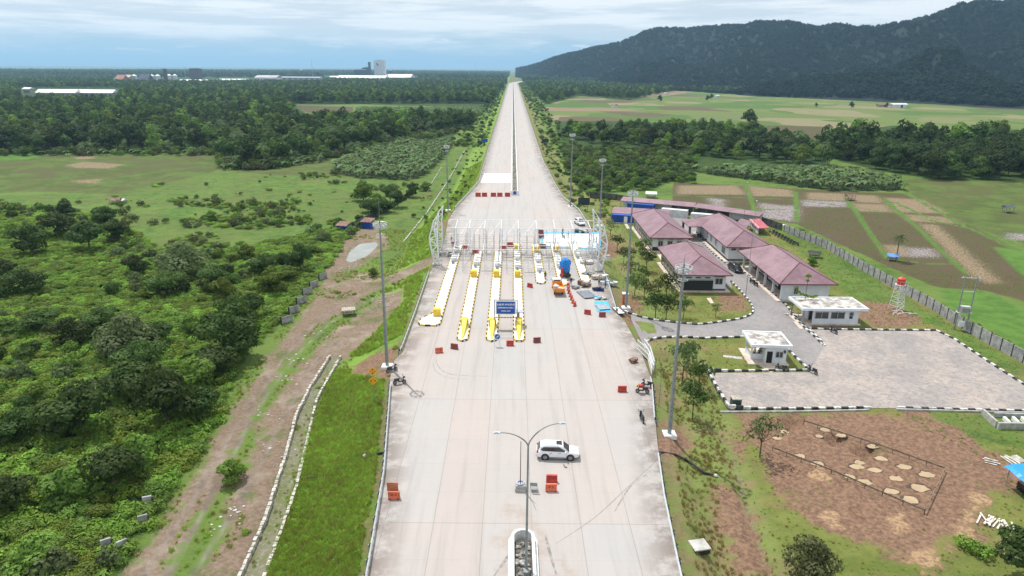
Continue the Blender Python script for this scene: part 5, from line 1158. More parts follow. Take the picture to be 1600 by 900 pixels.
def office(x0, x1, y0, y1, eave, rise, label, z=PZ, wallx=1.0, wally=1.2, front=(), left=(), porch=None, group='purple roofed office buildings'):
    rt = thing('office_building', label, 'building', ((x0+x1)/2, (y0+y1)/2, z), 0, None); hx, hy = (x1-x0)/2, (y1-y0)/2; wx, wy = hx-wallx, hy-wally; H_ = eave-z
    mb = MB(); lx0 = -wx+(porch or 0); mb.box(((lx0+wx)/2, 0, H_/2+.05), (wx-lx0, 2*wy, H_-.1)); wl = mb.build('wall', M_wall, rt)
    mb = MB(); mb.box(((lx0+wx)/2, 0, .3), (wx-lx0+.06, 2*wy+.06, .55)); mb.build('plinth', M_base, rt)
    mb = MB(); mb.box((0, 0, .1), (2*wx+1.9, 2*wy+1.7, .2)); mb.build('terrace', M_path, rt)
    rl = hy-hx*.96; a = [(-hx, -hy, H_), (hx, -hy, H_), (hx, hy, H_), (-hx, hy, H_), (0, -rl, H_+rise), (0, rl, H_+rise)]
    mb = MB(); mb.add(a, [(0, 1, 4), (1, 2, 5, 4), (2, 3, 5), (3, 0, 4, 5)]); mb.add([(p[0], p[1], p[2]-.12) for p in a[:4]], [(3, 2, 1, 0)]); rf = mb.build('roof', M_roof, rt)
    mb = MB()
    for i, j in ((0, 4), (1, 4), (2, 5), (3, 5), (4, 5)): mb.bar(a[i], a[j], .1, n=5)
    mb.build('ridge_caps', M_ridge, rf); mb = MB()
    for c_, d_ in (((0, -hy, H_-.07), (2*hx+.04, .08, .2)), ((0, hy, H_-.07), (2*hx+.04, .08, .2)), ((-hx, 0, H_-.07), (.08, 2*hy-.09, .2)), ((hx, 0, H_-.07), (.08, 2*hy-.09, .2))): mb.box(c_, d_)
    mb.build('fascia', M_fascia, rf)
    for (u, w, h_, zc) in front: window(rt, (u*wx, -wy, zc), w, h_, 'f')
    for (v, w, h_, zc) in left: window(rt, (lx0, v*wy, zc), w, h_, 'l', 3, hood=False)
    if porch:
        for v in (-.98, -.6, -.2, .2, .6, .98): mb = MB(); mb.box((-wx+.2, v*wy, H_/2), (.4, .4, H_-.14)); mb.build('column', M_wall, rt)
    return rt, wx, wy, H_
A_, ax_, ay_, ah_ = office(34.2, 45.1, 164.6, 193.5, 2.3, 2.7, 'purple roofed office nearest the blue containers with three windows in its end wall', front=[(-.55, 1.2, 1.3, 2.1), (-.02, 1.2, 1.3, 2.1), (.5, 1.2, 1.3, 2.1)])
B_, bx_, by_, bh_ = office(34.2, 45.0, 132.6, 155.6, 2.3, 2.7, 'purple roofed garage office with a wide black shutter facing the corner lawn', front=[(.68, 1.5, 1.3, 2.2)])
for o_, wx_, wy_, nn, l_ in ((A_, ax_, ay_, 9, ''), (B_, bx_, by_, 7, '')):
    mb = MB()
    for i in range(nn+1): mb.box((-wx_-.06, -wy_+2*wy_*i/nn, 1.9), (.14, .22, 3.4))
    mb.box((-wx_-.05, 0, 2.15), (.1, 2*wy_, .12)); mb.build('pillars', M_frame, o_)
    mb = MB(); mb.box((-wx_-.02, 0, 1.25), (.05, 2*wy_-.1, 1.55)); mb.build('glazed_shopfront', M_glass, o_)
    for i in range(nn): window(o_, (-wx_-.03, -wy_+2*wy_*(i+.5)/nn, 2.65), 2*wy_/nn*.62, .75, 'l', 2, 'transom_window', False)
mb = MB(); mb.box((-1.15, -by_-.03, 1.3), (6.0, .08, 2.2)); mb.build('black_shutter', M_shut, B_)
mb = MB(); mb.box((-1.15, -by_-.25, 2.55), (6.2, .5, .08)); [mb.box((-3.2+i*1.9, -by_-.03, 2.95), (1.1, .07, .22), 0, 1) for i in range(3)]; mb.build('shutter_canopy', [M_frame, M_glass], B_)
mb = MB(); mb.box((0, -ay_-.03, .75), (2*ax_, .06, .85)); mb.build('black_wall_base', M_shut, A_)
C_, cx2, cy2, ch2 = office(50.5, 61.8, 155.8, 187.5, 2.3, 2.8, 'middle purple roofed office with an entrance porch beside the courtyard', front=[(-.75, 1.1, .5, 3.0), (-.35, 1.1, .5, 3.0), (.1, 1.1, .5, 3.0)], left=[(-.75, 2.6, 1.6, 1.9), (-.3, 1., 1.6, 2.2), (0, 1., 1.6, 2.2), (.25, 1., 1.6, 2.2)])
mb = MB(); q = [(-9.2, 6, ch2), (-9.2, 14.5, ch2), (-3, 6, ch2), (-3, 14.5, ch2), (-7, 10.2, ch2+1.3), (-2, 10.2, ch2+1.5)]; mb.add(q, [(0, 4, 1), (0, 2, 5, 4), (1, 4, 5, 3)]); mb.add([(p[0], p[1], p[2]-.15) for p in q[:4]], [(0, 1, 3, 2)]); mb.build('porch_roof', M_roof, C_)
mb = MB()
for x_, y_ in ((-8.6, 6.6), (-8.6, 13.9)): mb.box((x_, y_, ch2/2), (.5, .5, ch2-.2))
mb.build('porch_column', M_base, C_)
Dd, dx2, dy2, dh2 = office(52.3, 63.8, 127.0, 152.8, 2.3, 2.9, 'near right purple roofed office with a columned veranda along the road', porch=2.3, left=[(-.8, 1.2, 1.5, 2.1), (-.1, 1.6, 1.6, 2.0), (.45, 2.4, 1.9, 1.8)])
window(Dd, (-dx2+2.9, -dy2, 2.2), .8, 1.6, 'f', 2, 'window', False); mb = MB(); mb.box((-dx2+1.3, -dy2+.25, dh2/2), (2.5, .25, dh2-.14)); mb.build('end_wall', M_wall, Dd)
for k_, v_ in enumerate((-.45, .2, .75)): mb = MB(); mb.box((-dx2+2.27, v_*dy2, 1.3), (.08, 1.6, 2.2)); mb.build('door', M_open, Dd)
def guardhouse(cx, cy, wx, wy, h, rx, ry, label, z=PZ, rz=0.):
    rt = thing('guardhouse', label, 'guardhouse', (cx, cy, z), rz); mb = MB(); t_ = .18
    return rt
m_slab = D.materials.new('stained_roof_slab'); m_slab.use_nodes = True; t = m_slab.node_tree; b = t.nodes['Principled BSDF']; g = t.nodes.new('ShaderNodeNewGeometry'); q = mixc(t, ramp(t, noise(t, g.outputs['Position'], .55, 7, .75), .4, .6), (.62,.58,.54), (.20,.185,.175)); t.links.new(q, b.inputs['Base Color']); b.inputs['Roughness'].default_value = .9
def flatroof(rt, x0, x1, y0, y1, h, th=.45):
    mb = MB(); mb.box(((x0+x1)/2, (y0+y1)/2, h+.1), (x1-x0-.5, y1-y0-.5, .3)); rf = mb.build('roof_slab', m_slab, rt); mb = MB()
    for c_, d_ in ((((x0+x1)/2, y0+.13, h+.15), (x1-x0, .26, th)), (((x0+x1)/2, y1-.13, h+.15), (x1-x0, .26, th)), ((x0+.13, (y0+y1)/2, h+.15), (.26, y1-y0-.53, th)), ((x1-.13, (y0+y1)/2, h+.15), (.26, y1-y0-.53, th))): mb.box(c_, d_)
    mb.build('parapet', M_wall, rf)
g1a = P(1185, 576, PZ); g1b = P(1232, 566, PZ)
# near guardhouse (angled towards the road)
g0 = P(1198, 568, PZ); rt = thing('guardhouse', 'small white guardhouse with a flat stained roof on the triangular lawn', 'guardhouse', (g0[0]+.2, g0[1]+1.5, PZ), R(-4))
mb = MB(); mb.box((1.1, 0, 1.4), (3.2, 3.2, 2.8)); mb.build('wall', M_wall, rt); flatroof(rt, -2.9, 3.3, -2.1, 3.9, 2.95)
mb = MB()
for x_, y_ in ((-2.2, 2.9), (-2.2, -.2), (2.5, 2.9)): mb.box((x_, y_, 1.4), (.22, .22, 2.8))
mb.build('columns', M_wall, rt); mb = MB(); mb.box((-2.2, 1.3, .55), (.12, 3, 1.0)); mb.box((-1.3, -.2, .55), (1.6, .12, 1.)); mb.build('low_wall', M_wall, rt)
mb = MB(); mb.box((0, .9, .08), (6.2, 6.4, .16)); mb.build('floor_slab', M_path, rt)
window(rt, (1.6, -1.6, 1.6), 1.1, 1., 'f', 2, 'window', False); window(rt, (-.5, .3, 1.7), 1.2, 1., 'l', 2, 'window', False); mb = MB(); mb.box((.15, -1.62, 1.1), (.85, .06, 1.95)); mb.build('door', M_open, rt); mb = MB(); mb.box((2.35, -1.62, 2.1), (.4, .06, .5)); mb.build('vent_window', M_glass, rt)
g0 = P(1303, 508, PZ); rt = thing('guardhouse', 'larger white guardhouse with open windows beside the kerbed parking lot', 'guardhouse', (g0[0]+.2, g0[1]+2.6, PZ), 0)
mb = MB(); mb.box((0, -2.25, .55), (8.2, .2, 1.1)); mb.box((0, -2.25, 2.65), (8.2, .2, .5)); [mb.box((x_, -2.25, 1.75), (w_, .22, 1.3)) for x_, w_ in ((-3.95, .35), (-1.1, .35), (2.0, .9), (3.6, 1.))]; mb.box((0, 2.2, 1.45), (8.2, .2, 2.9)); mb.box((4.0, 0, 1.45), (.2, 4.3, 2.9)); mb.box((-4., .9, 1.45), (.2, 2.4, 2.9)); mb.box((-4., -1.9, 2.65), (.2, .5, .5)); mb.build('wall', M_wall, rt)
for x_, w_ in ((-2.5, 2.4), (.35, 2.5)): window(rt, (x_, -2.28, 1.75), w_, 1.25, 'f', 2, 'window', False)
window(rt, (2.75, -2.3, 2.), .8, .6, 'f', 1, 'window', False); flatroof(rt, -6.6, 5.2, -3.4, 3.2, 3.05); mb = MB(); [mb.box((-6., y_, 1.5), (.22, .22, 3.)) for y_ in (-2.8, 2.4)]; mb.build('columns', M_galvd, rt); mb = MB(); mb.box((-1., 0, .08), (11., 5.6, .16)); mb.build('floor_slab', M_path, rt)
mb = MB(); [mb.box((x_, 1., .9), (.9, .6, .06)) for x_ in (-5.2, -2, .5)]; [mb.box((x_, 1., .5), (.1, .1, .8)) for x_ in (-5.2, -2, .5)]; mb.build('desk', M_wood, rt)
# sheds and containers
M_cont = mat('container_white', (.62,.64,.63), .5, .12, 1)
def shed(a, b_, w, h, label, cat='shed', ridge=0., closed=None, z=PZ):
    a = Vector(a); b_ = Vector(b_); d = b_-a; L = d.length; c_ = (a+b_)/2; rt = thing('open_shed', label, cat, (c_.x, c_.y, z), math.atan2(d.y, d.x)); mb = MB(); hw = w/2
    mb.add([(-L/2, -hw, h), (L/2, -hw, h), (L/2, hw, h+ridge), (-L/2, hw, h+ridge), (-L/2, -hw, h-.1), (L/2, -hw, h-.1), (L/2, hw, h+ridge-.1), (-L/2, hw, h+ridge-.1)], [(0,1,2,3),(7,6,5,4),(0,4,5,1),(1,5,6,2),(2,6,7,3),(3,7,4,0)]); mb.build('roof', M_roof if closed != 'red' else M_roofred, rt); mb = MB(); n_ = max(2, int(L/4))
    for i in range(n_+1):
        for s_ in (-1, 1): mb.box((-L/2+.2+(L-.4)*i/n_, s_*(hw-.25), (h+ridge*(s_ > 0))/2), (.14, .14, h+ridge*(s_ > 0)-.12))
    mb.build('posts', M_galvd, rt); mb = MB(); mb.box((0, hw-.35, h/2), (L-.4, .08, h-.2)); mb.build('back_wall', M_wall, rt); return rt
M_roofred = mat('faded_red_sheet', (.42,.08,.10), .5, .15, 1)
s1a = P(972, 333, PZ+2.2); s1b = P(1050, 341, PZ+2.2)
shed((30.5, 204.), (46.5, 199.5), 5.2, 2.5, 'purple roofed shed over the near blue container', ridge=.9)
shed((36., 222), (57.5, 212.), 3.4, 2.7, 'far left half of the long narrow shed roof along the back wall', ridge=.8); shed((57.6, 211.9), (73.5, 198.2), 3.4, 2.7, 'right half of the long narrow shed roof along the back wall', ridge=.7, closed=None)
shed((62.8, 184.), (67.5, 193.), 3.2, 2.2, 'small purple lean-to roof behind the middle office', ridge=.5); shed((69.5, 184.5), (70.9, 196.5), 3.0, 2.2, 'red lean-to roof standing alone near the wall corner', ridge=-.4, closed='red')
def container(c_, L, w, h, rz, m, label, door=False):
    rt = thing('container', label, 'container', (c_[0], c_[1], PZ), rz); mb = MB(); mb.box((0, 0, h/2+.1), (L, w, h)); 
    n_ = int(L/.3)
    for i in range(n_): mb.box((-L/2+.15+(L-.3)*i/n_, -w/2-.02, h/2+.1), (.12, .05, h-.3)); mb.box((-L/2+.15+(L-.3)*i/n_, w/2+.02, h/2+.1), (.12, .05, h-.3))
    mb.build('body', m, rt); mb = MB(); mb.box((0, 0, .08), (L+.04, w+.04, .14)); mb.build('skid', M_white, rt)
    if door: mb = MB(); mb.box((L*.12, -w/2-.05, h/2), (1.0, .04, h-.5)); mb.build('door', M_white, rt)
    return rt
container((33.2, 199.6), 6.5, 2.4, 2.3, R(-15), M_blue, 'near blue container with a white door at the end of the path', True); container((39.2, 198.), 5., 2.4, 2.3, R(-15), M_blue, 'blue container tucked behind the first office')
container((41.5, 217.), 8.5, 2.4, 2.3, R(-24), M_blue, 'far blue container under the long shed roof'); container((50.5, 208.8), 8., 2.2, 2.2, R(-24), M_cont, 'left white container in the courtyard'); container((57.5, 202.2), 7., 2.2, 2.2, R(-24), M_cont, 'right white container in the courtyard'); container((63., 198.6), 4., 2., .9, R(-24), M_blue, 'low blue tank at the end of the courtyard')
# perimeter wall : grey panels between dark posts
def panelwall(pts, label, z, h=2.1, step=2.45, mp=None, group=None):
    rt = thing('panel_wall', label, 'wall', (pts[0][0], pts[0][1], 0)); q = resample(pts, step); o = q[0]; pb = MB(); pbox = MB(); pbox.box((0, 0, h/2-.1), (.17, .17, h+.34)); pme = pbox.mesh('post', [M_panelpost])
    for i, p in enumerate(q):
        z_ = z if not callable(z) else z(p.x, p.y); c_ = p-o
        if i < 99: ob = D.objects.new('post', pme); COL.objects.link(ob); ob.parent = rt; ob.location = (c_.x, c_.y, z_)
        if i+1 < len(q):
            d = q[i+1]-p; m_ = (c_+q[i+1]-o)/2
            for k in range(5): pb.box((m_.x, m_.y, z_+.2+k*h/5.05), (d.length-.2, .08+.01*(k % 2), h/5.05-.035), math.atan2(d.y, d.x))
    pb.build('panels', mp or M_panel, rt); return rt
M_panel = mat('weathered_grey_panel', (.36,.355,.355), .9, .22, 1.1, .2); M_panelpost = mat('blackened_post', (.06,.06,.065), .9, .3, 2); M_panel2 = mat('blackened_panel', (.085,.085,.09), .9, .35, .7, .2)
zwall = lambda x, y: float(hgt(x, y))
c0 = P(1222, 352, PZ); panelwall([tuple(P(a, b_, PZ)[:2]) for a, b_ in [(1225,362),(1290,388),(1350,424),(1400,452),(1450,480),(1500,512),(1545,538),(1600,568)]]+[(81.4, 60)], 'long grey concrete panel wall east of the offices running past the parking lot', PZ)
panelwall([tuple(P(a, b_, PZ)[:2]) for a, b_ in [(922,309),(960,312),(1000,320),(1060,333),(1120,340),(1180,346),(1225,362)]], 'blackened panel wall behind the shed roofs', PZ, mp=M_panel2)
# fragments of black wall beside the dirt track
frag = [(505,436,60),(491,449,55),(481,460,50),(472,474,48),(460,489,50),(449,505,52)]
for i, (a, b_, r0) in enumerate(frag):
    w = Wd(a, b_); rt = thing('wall_fragment', ['topmost','second','third','fourth','fifth','lowest'][i]+' of the six separate grey wall pieces beside the dirt track', 'wall piece', tuple(w), R(r0+rnd.uniform(-6, 6)), 'grey wall pieces by the track'); mb = MB(); [mb.box((0, 0, .2+k*.36), (2.3, .09, .33)) for k in range(4)]; mb.build('panels', M_panel, rt); mb = MB(); mb.box((-1.2, 0, .7), (.2, .2, 1.7)); mb.build('post', M_panelpost, rt)
panelwall([tuple(Wd(*q_)[:2]) for q_ in [(353,578),(360,568),(374,556),(384,545)]], 'dark overgrown panel wall at the bend of the dirt track', zwall, 1.7, mp=M_panel2)
panelwall([tuple(Wd(*q_)[:2]) for q_ in [(546,371),(556,361),(568,352)]], 'dark panel wall between the pond and the blue sheds', zwall, 1.8, mp=M_panel2); panelwall([tuple(Wd(*q_)[:2]) for q_ in [(540,362),(600,332),(650,300)]], 'grey panel fence at the back of the strip behind the pond', zwall, 1.8, mp=M_panel2)
for i, (a, b_, r0, l_) in enumerate([(232,792,20,'upper leaning stump of wall at the edge of the vines'),(193,862,45,'concrete post stump standing at the bottom of the vines'),(168,860,35,'lower broken wall slab in the vines'),(225,822,30,'mossy slab between the wall stumps')]):
    w = Wd(a, b_); rt = thing('wall_stump', l_, 'wall piece', tuple(w), R(r0)); mb = MB(); mb.box((0, 0, .6), (.9, .2, 1.5)); mb.build('slab', M_panel, rt); mb = MB(); mb.box((.5, 0, .5), (.16, .26, 1.4)); mb.build('post', M_panelpost, rt)
for a, b_, l_ in ((537,362,'small blue walled hut left of the wall end behind the pond'),(575,356,'blue hut with brown roof right of the wall end behind the pond')):
    w = Wd(a, b_); rt = thing('hut', l_, 'hut', tuple(w), R(-15)); mb = MB(); mb.box((0, 0, 1.1), (3, 2.4, 2.2)); mb.build('wall', M_blue, rt); mb = MB(); mb.add([(-1.8, -1.6, 2.1), (1.8, -1.6, 2.1), (1.8, 1.6, 2.8), (-1.8, 1.6, 2.8), (-1.8, -1.6, 2.0), (1.8, -1.6, 2.0), (1.8, 1.6, 2.7), (-1.8, 1.6, 2.7)], [(0,1,2,3),(7,6,5,4),(0,4,5,1),(1,5,6,2),(2,6,7,3),(3,7,4,0)]); mb.build('roof', mat('rusty_roof', (.22,.12,.09), .8, .4, 1.5), rt)
# stone drain walls
M_stone = mat('pale_stone', (.50,.475,.42), .9, .35, 2.5, .3)
def drainwall(pts, label, step=.85, w=.38, gap=.06):
    rt = thing('drain_wall', label, 'drain wall', (pts[0][0], pts[0][1], 0)); q = resample(pts, step); mb = MB(); o = q[0]; rg_ = random.Random(len(pts))
    for i in range(len(q)-1):
        if rg_.random() < gap: continue
        d = q[i+1]-q[i]; c_ = (q[i]+q[i+1])/2; z_ = float(hgt(c_.x, c_.y)); z_ = min(max(z_, LZ-.2), LZ+1.4); mb.box((c_.x-o.x+rg_.uniform(-.05, .05), c_.y-o.y, z_+.12), (d.length*rg_.uniform(.85, 1.02), w*rg_.uniform(.8, 1.2), rg_.uniform(.4, .55)), math.atan2(d.y, d.x)+rg_.uniform(-.06, .06), 0, .85)
    mb.build('stones', M_stone, rt)
drainwall([Wd(*q_)[:2] for q_ in [(515,556),(484,607),(462,651),(447,713),(427,775),(413,820),(378,895),(350,960)]], 'left stone edge of the open drain, beside the dirt track')
drainwall([Wd(*q_)[:2] for q_ in [(533,560),(495,629),(476,709),(464,762),(442,824),(416,898),(395,960)]], 'right stone edge of the open drain, at the foot of the grass bank')
drainwall([Wd(*q_)[:2] for q_ in [(726,236),(712,262),(690,299),(664,338)]], 'far stone drain edge running up beside the farthest left mast', gap=.15); drainwall([Wd(*q_)[:2] for q_ in [(663,338),(645,361),(629,381)]], 'short stone drain edge between pond and grass bank', gap=.2)
drainwall([Wd(*q_)[:2] for q_ in [(690,262),(676,284),(668,300)]], 'faint stone drain edge by the grazing cows', gap=.3)
def pipe(pts, label, r0=.14):
    rt = thing('drain_pipe', label, 'pipe', tuple(pts[0])); o = pts[0]; mb = MB(); mb.tube([tuple(np.array(p)-o) for p in pts], r0, 7); mb.build('pipe_run', M_dark_, rt); mb = MB(); e = np.array(pts[-1])-o; mb.ball(tuple(e), (.25, .25, .2)); mb.build('outlet', M_conc, rt)
pipe([Wd(*q_)+[0, 0, .15] for q_ in [(602,708),(588,711),(570,714)]], 'short black drain pipe sticking out of the near grass bank'); pipe([Wd(*q_)+[0, 0, .2] for q_ in [(496,748),(480,749),(464,752)]], 'concrete pipe bridging the open drain')
pipe([Wd(*q_)+[0, 0, .15] for q_ in [(1030,708),(1055,712),(1075,722),(1100,740),(1118,745)]], 'long black pipe snaking down the slope below the near right mast')
# kerbed slab fragments, small structures
def lump(name, label, cat, px, py, dims, m, z=None, rz=0., top=None):
    w = P(px, py, PZ); w[2] = float(hgt(w[0], w[1])) if z is None else z; rt = thing(name, label, cat, tuple(w), rz); mb = MB(); mb.box((0, 0, dims[2]/2), dims); mb.build('body', m, rt); mb = MB(); mb.box((0, 0, dims[2]+.06), (dims[0]*1.08, dims[1]*1.08, .12)); mb.build('lid', top or m, rt); return rt
lump('concrete_chamber', 'square grey concrete chamber lid at the bottom right of the road', 'manhole', 1091, 870, (1.5, 1.4, .5), M_black, rz=R(12), top=M_conc)
lump('skip_bin', 'dark green bin with a pale lid in the near corner of the parking lot', 'bin', 1149, 634, (1.2, 1.1, 1.1), mat('dark_green_bin', (.03,.07,.055), .5, .1, 2), PZ+.04, 0, M_wood)
lump('white_meter_box', 'white pump housing with a grey lid on the slope by the right tower', 'box', 949, 412, (.9, .9, 1.3), M_white, rz=.2, top=M_conc)
# water tower
wb = P(1400, 483, PZ); wb[2] = PZ; h = tall(wb, 445); rt = thing('water_tower', 'spindly white water tower carrying a red tank', 'water tower', tuple(wb), R(20)); mb = MB()
for sx in (-1, 1):
    for sy_ in (-1, 1): mb.bar((sx*.95, sy_*.95, 0), (sx*.55, sy_*.55, h), .05, n=5)
for k in range(6):
    z0_, z1_ = h*k/6, h*(k+1)/6; a0 = .95-.4*k/6; a1 = .95-.4*(k+1)/6
    for (u0, v0), (u1, v1) in (((-1, -1), (1, -1)), ((1, -1), (1, 1)), ((1, 1), (-1, 1)), ((-1, 1), (-1, -1))): mb.bar((u0*a0, v0*a0, z0_), (u1*a1, v1*a1, z1_), .03, n=4); mb.bar((u0*a1, v0*a1, z1_), (u1*a1, v1*a1, z1_), .03, n=4)
mb.build('lattice', M_white, rt); mb = MB(); mb.bar((0, 0, h), (0, 0, h+.08), .95, n=16); mb.build('platform', M_white, rt); mb = MB(); mb.tube([(0, 0, h+.1), (0, 0, h+1.25), (0, 0, h+1.5), (0, 0, h+1.6)], [.72, .72, .3, .12], 18); mb.build('tank', mat('orange_red_tank', (.62,.05,.03), .4, .1, 2), rt)
mb = MB(); [mb.bar((.95*math.cos(i*math.pi/5), .95*math.sin(i*math.pi/5), h+.1), (.95*math.cos(i*math.pi/5), .95*math.sin(i*math.pi/5), h+.8), .025, n=4) for i in range(10)]; [mb.bar((.95*math.cos(i*math.pi/5), .95*math.sin(i*math.pi/5), h+.8), (.95*math.cos((i+1)*math.pi/5), .95*math.sin((i+1)*math.pi/5), h+.8), .025, n=4) for i in range(10)]; mb.build('railing', M_galv, rt)
wp = P(1405, 490, PZ); rt = thing('steel_frame_heap', 'collapsed white steel frame lying at the foot of the water tower', 'scrap', (wp[0], wp[1]-.6, PZ)); mb = MB(); rg = random.Random(8)
for i in range(14): a = Vector((rg.uniform(-1.5, 1.5), rg.uniform(-1, 1), rg.uniform(0, .9))); mb.bar(a, a+Vector((rg.uniform(-1.6, 1.6), rg.uniform(-.7, .7), rg.uniform(-.4, .4))), .05, n=4)
mb.build('bars', M_white, rt)
# transformer H pole
tb = P(1500, 515, PZ); h = tall(tb, 432); rt = thing('transformer_pole', 'twin electricity poles carrying a grey transformer beside the wall', 'power pole', (tb[0], tb[1], PZ), R(-10)); hw = .95; mb = MB(); [mb.bar((s_*hw, 0, -.3), (s_*hw, 0, h), .15, .1) for s_ in (-1, 1)]; mb.build('poles', M_galvd, rt); mb = MB(); mb.box((0, 0, h*.97), (3.2, .12, .14)); mb.box((0, 0, h*.72), (2.2, .12, .12)); mb.box((0, 0, h*.33), (2.4, 1., .12)); mb.build('crossarms', M_galv, rt)
mb = MB(); mb.box((0, -.1, h*.33+.65), (1.5, .9, 1.1)); [mb.box((-.6+.2*i, -.62, h*.33+.6), (.05, .16, .8)) for i in range(7)]; mb.build('transformer', mat('transformer_grey', (.45,.46,.45), .5, .1, 2), rt); mb = MB(); [mb.tube([(x_, 0, h*.97), (x_, 0, h*.97+.3)], [.07, .04], 6) for x_ in (-1.3, 0, 1.3)]; mb.build('insulators', M_white, rt); mb = MB(); mb.box((-.1, -.3, 1.2), (.8, .5, .9)); mb.build('meter_cabinet', M_white, rt)
# topiary tree behind the larger guardhouse
tp = P(1254, 494, PZ); ht_ = tall(tp, 425); rt = thing('topiary_tree', 'clipped topiary tree with a crown like an anchor in front of the veranda office', 'tree', (tp[0], tp[1], PZ)); mb = MB(); mb.bar((0, 0, 0), (0, 0, ht_*.93), .07, .04); mb.tube([(-1.8, 0, ht_*.6), (-.9, 0, ht_*.5), (0, 0, ht_*.47), (.9, 0, ht_*.45), (1.9, 0, ht_*.44)], .04, 5); mb.build('trunk', M_bark, rt)
rgn = np.random.default_rng(3); lob = [(-1.85, 0, ht_*.64, .35, .35, .3), (-1.4, 0, ht_*.55, .42, .4, .32), (-.7, 0, ht_*.5, .45, .4, .3), (0, 0, ht_*.47, .45, .4, .34), (.7, 0, ht_*.45, .45, .4, .3), (1.3, 0, ht_*.44, .42, .4, .3), (1.9, 0, ht_*.46, .42, .4, .3), (0, 0, ht_*.9, .55, .5, .5), (.0, 0, ht_*.8, .3, .3, .3)]
p_, nn_ = lobes_cloud(rgn, lob, 1300); o = D.objects.new('crown', leafmesh('crown', M_vine, p_, nn_, .16, rgn)); COL.objects.link(o); o.parent = rt
# paths, small slabs on the lawns
for i, (poly, nm) in enumerate([([(996,352),(1002,352),(1062,440),(1056,441)], 'path'), ([(971,342),(975,341),(984,357),(980,358)], 'path'), ([(1104,466),(1110,465),(1116,474),(1110,474)], 'slab')]): struct(polysheet('garden_path', PP(poly), lambda x: PZ+.03, M_path))
polysheet('garden_path', PP([(1097,372),(1103,370),(1148,412),(1140,413)]), lambda x: PZ+.032, M_path); polysheet('terrace_slab', PP([(1158,553),(1188,541),(1215,578),(1204,583)]), lambda x: PZ+.034, M_path); polysheet('terrace_slab', PP([(1130,555),(1160,558),(1160,562),(1130,558)]), lambda x: PZ+.036, M_conc)
polysheet('terrace_slab', PP([(1240,503),(1268,494),(1268,512),(1250,514)]), lambda x: PZ+.036, M_path)
# lane of drain troughs along the building-site edge
def lowwall(pts, label, h=.3, w=.35, m=None, z=PZ):
    rt = thing('low_wall', label, 'low wall', (pts[0][0], pts[0][1], z)); mb = MB(); o = Vector(pts[0][:2]); q = [Vector(p[:2]) for p in pts]
    for a, b_ in zip(q[:-1], q[1:]): d = b_-a; c_ = (a+b_)/2-o; mb.box((c_.x, c_.y, h/2), (d.length, w, h), math.atan2(d.y, d.x))
    mb.build('wall_run', m or M_conc, rt)
lowwall(PP([(1125,644.5),(1250,644),(1358,641.5)]), 'thin concrete channel edge below the parking lot kerb', .2, .2); lowwall(PP([(1400,641),(1550,645),(1700,649)]), 'right concrete channel edge below the kerb', .25, .2); lowwall(PP([(1534,648),(1556,668)]), 'pale concrete wall of the unfinished tank beside the kerb', .9, .3); lowwall(PP([(1558,670),(1640,671)]), 'grey front wall of the unfinished tank', .9, .3); lowwall(PP([(1552,651),(1640,654)]), 'dark rear wall of the unfinished tank', .6, .3, M_panel)
for i, a in enumerate((1568, 1582, 1596)): lowwall(PP([(a, 656), (a+8, 664)]), 'pale beam %s inside the unfinished tank' % ['left', 'middle', 'right'][i], .5, .35, M_white)
for (pts, l_) in (([(1208,698),(1300,733),(1380,768),(1446,796)], 'longest timber batter board along the near side of the foundation'), ([(1446,796),(1462,762),(1477,730)], 'timber batter board at the right end of the foundation'), ([(1477,730),(1370,692),(1257,656)], 'timber batter board along the far side of the foundation'), ([(1162,682),(1180,665),(1201,648)], 'timber batter board at the left end of the foundation')):
    q = [Vector(p) for p in PP(pts, PZ+.6)]; rt = thing('batter_board', l_, 'timber rail', (q[0].x, q[0].y, PZ)); mb = MB(); sk = MB()
    for a, b_ in zip(q[:-1], q[1:]):
        d = b_-a; c_ = (a+b_)/2-q[0]; mb.box((c_.x, c_.y, .5), (d.length, .05, .2), math.atan2(d.y, d.x)); n_ = int(d.length/1.6)
        for i in range(n_+1): p = a.lerp(b_, i/max(1, n_))-q[0]; sk.box((p.x, p.y+.06, .25), (.06, .06, .8))
    mb.build('board', mat('brown_timber', (.26,.20,.15), .85, .3, 3), rt); sk.build('stakes', M_bark, rt)
# ================================================================== VEHICLES
M_carw = mat('white_car_paint', (.78,.79,.80), .22, .02, 1, spec=.6); M_blk = mat('gloss_black', (.015,.016,.018), .2, .1, 1, spec=.6); M_rim = mat('wheel_rim', (.28,.27,.26), .4, .2, 4, metal=.4)
M_lampc = mat('clear_lamp', (.7,.72,.72), .15, .05, 2, spec=.8); M_lampr = mat('red_lamp', (.45,.01,.01), .2, .05, 2); M_trim = mat('grey_trim', (.22,.22,.22), .5, .1, 2)
def wheel(par, c, r, w, rimf=.62):
    wb_ = MB(); wb_.bar((c[0], c[1]-w/2, c[2]), (c[0], c[1]+w/2, c[2]), r, n=20); wl = wb_.build('wheel', M_dark_, par)
    rb = MB()
    for s_ in (-1, 1):
        rb.bar((c[0], c[1]+s_*(w/2-.01), c[2]), (c[0], c[1]+s_*(w/2+.012), c[2]), r*rimf, n=16)
    rb.build('rim', M_rim, wl); return wl
def loft(secs, cap=True):
    mb = MB(); m = len(secs[0]); vs = [p for s_ in secs for p in s_]; fs = [(i*m+j, i*m+(j+1) % m, (i+1)*m+(j+1) % m, (i+1)*m+j) for i in range(len(secs)-1) for j in range(m)]
    if cap: fs += [tuple(range(m)), tuple(range((len(secs)-1)*m, len(secs)*m))]
    mb.add(vs, fs); return mb
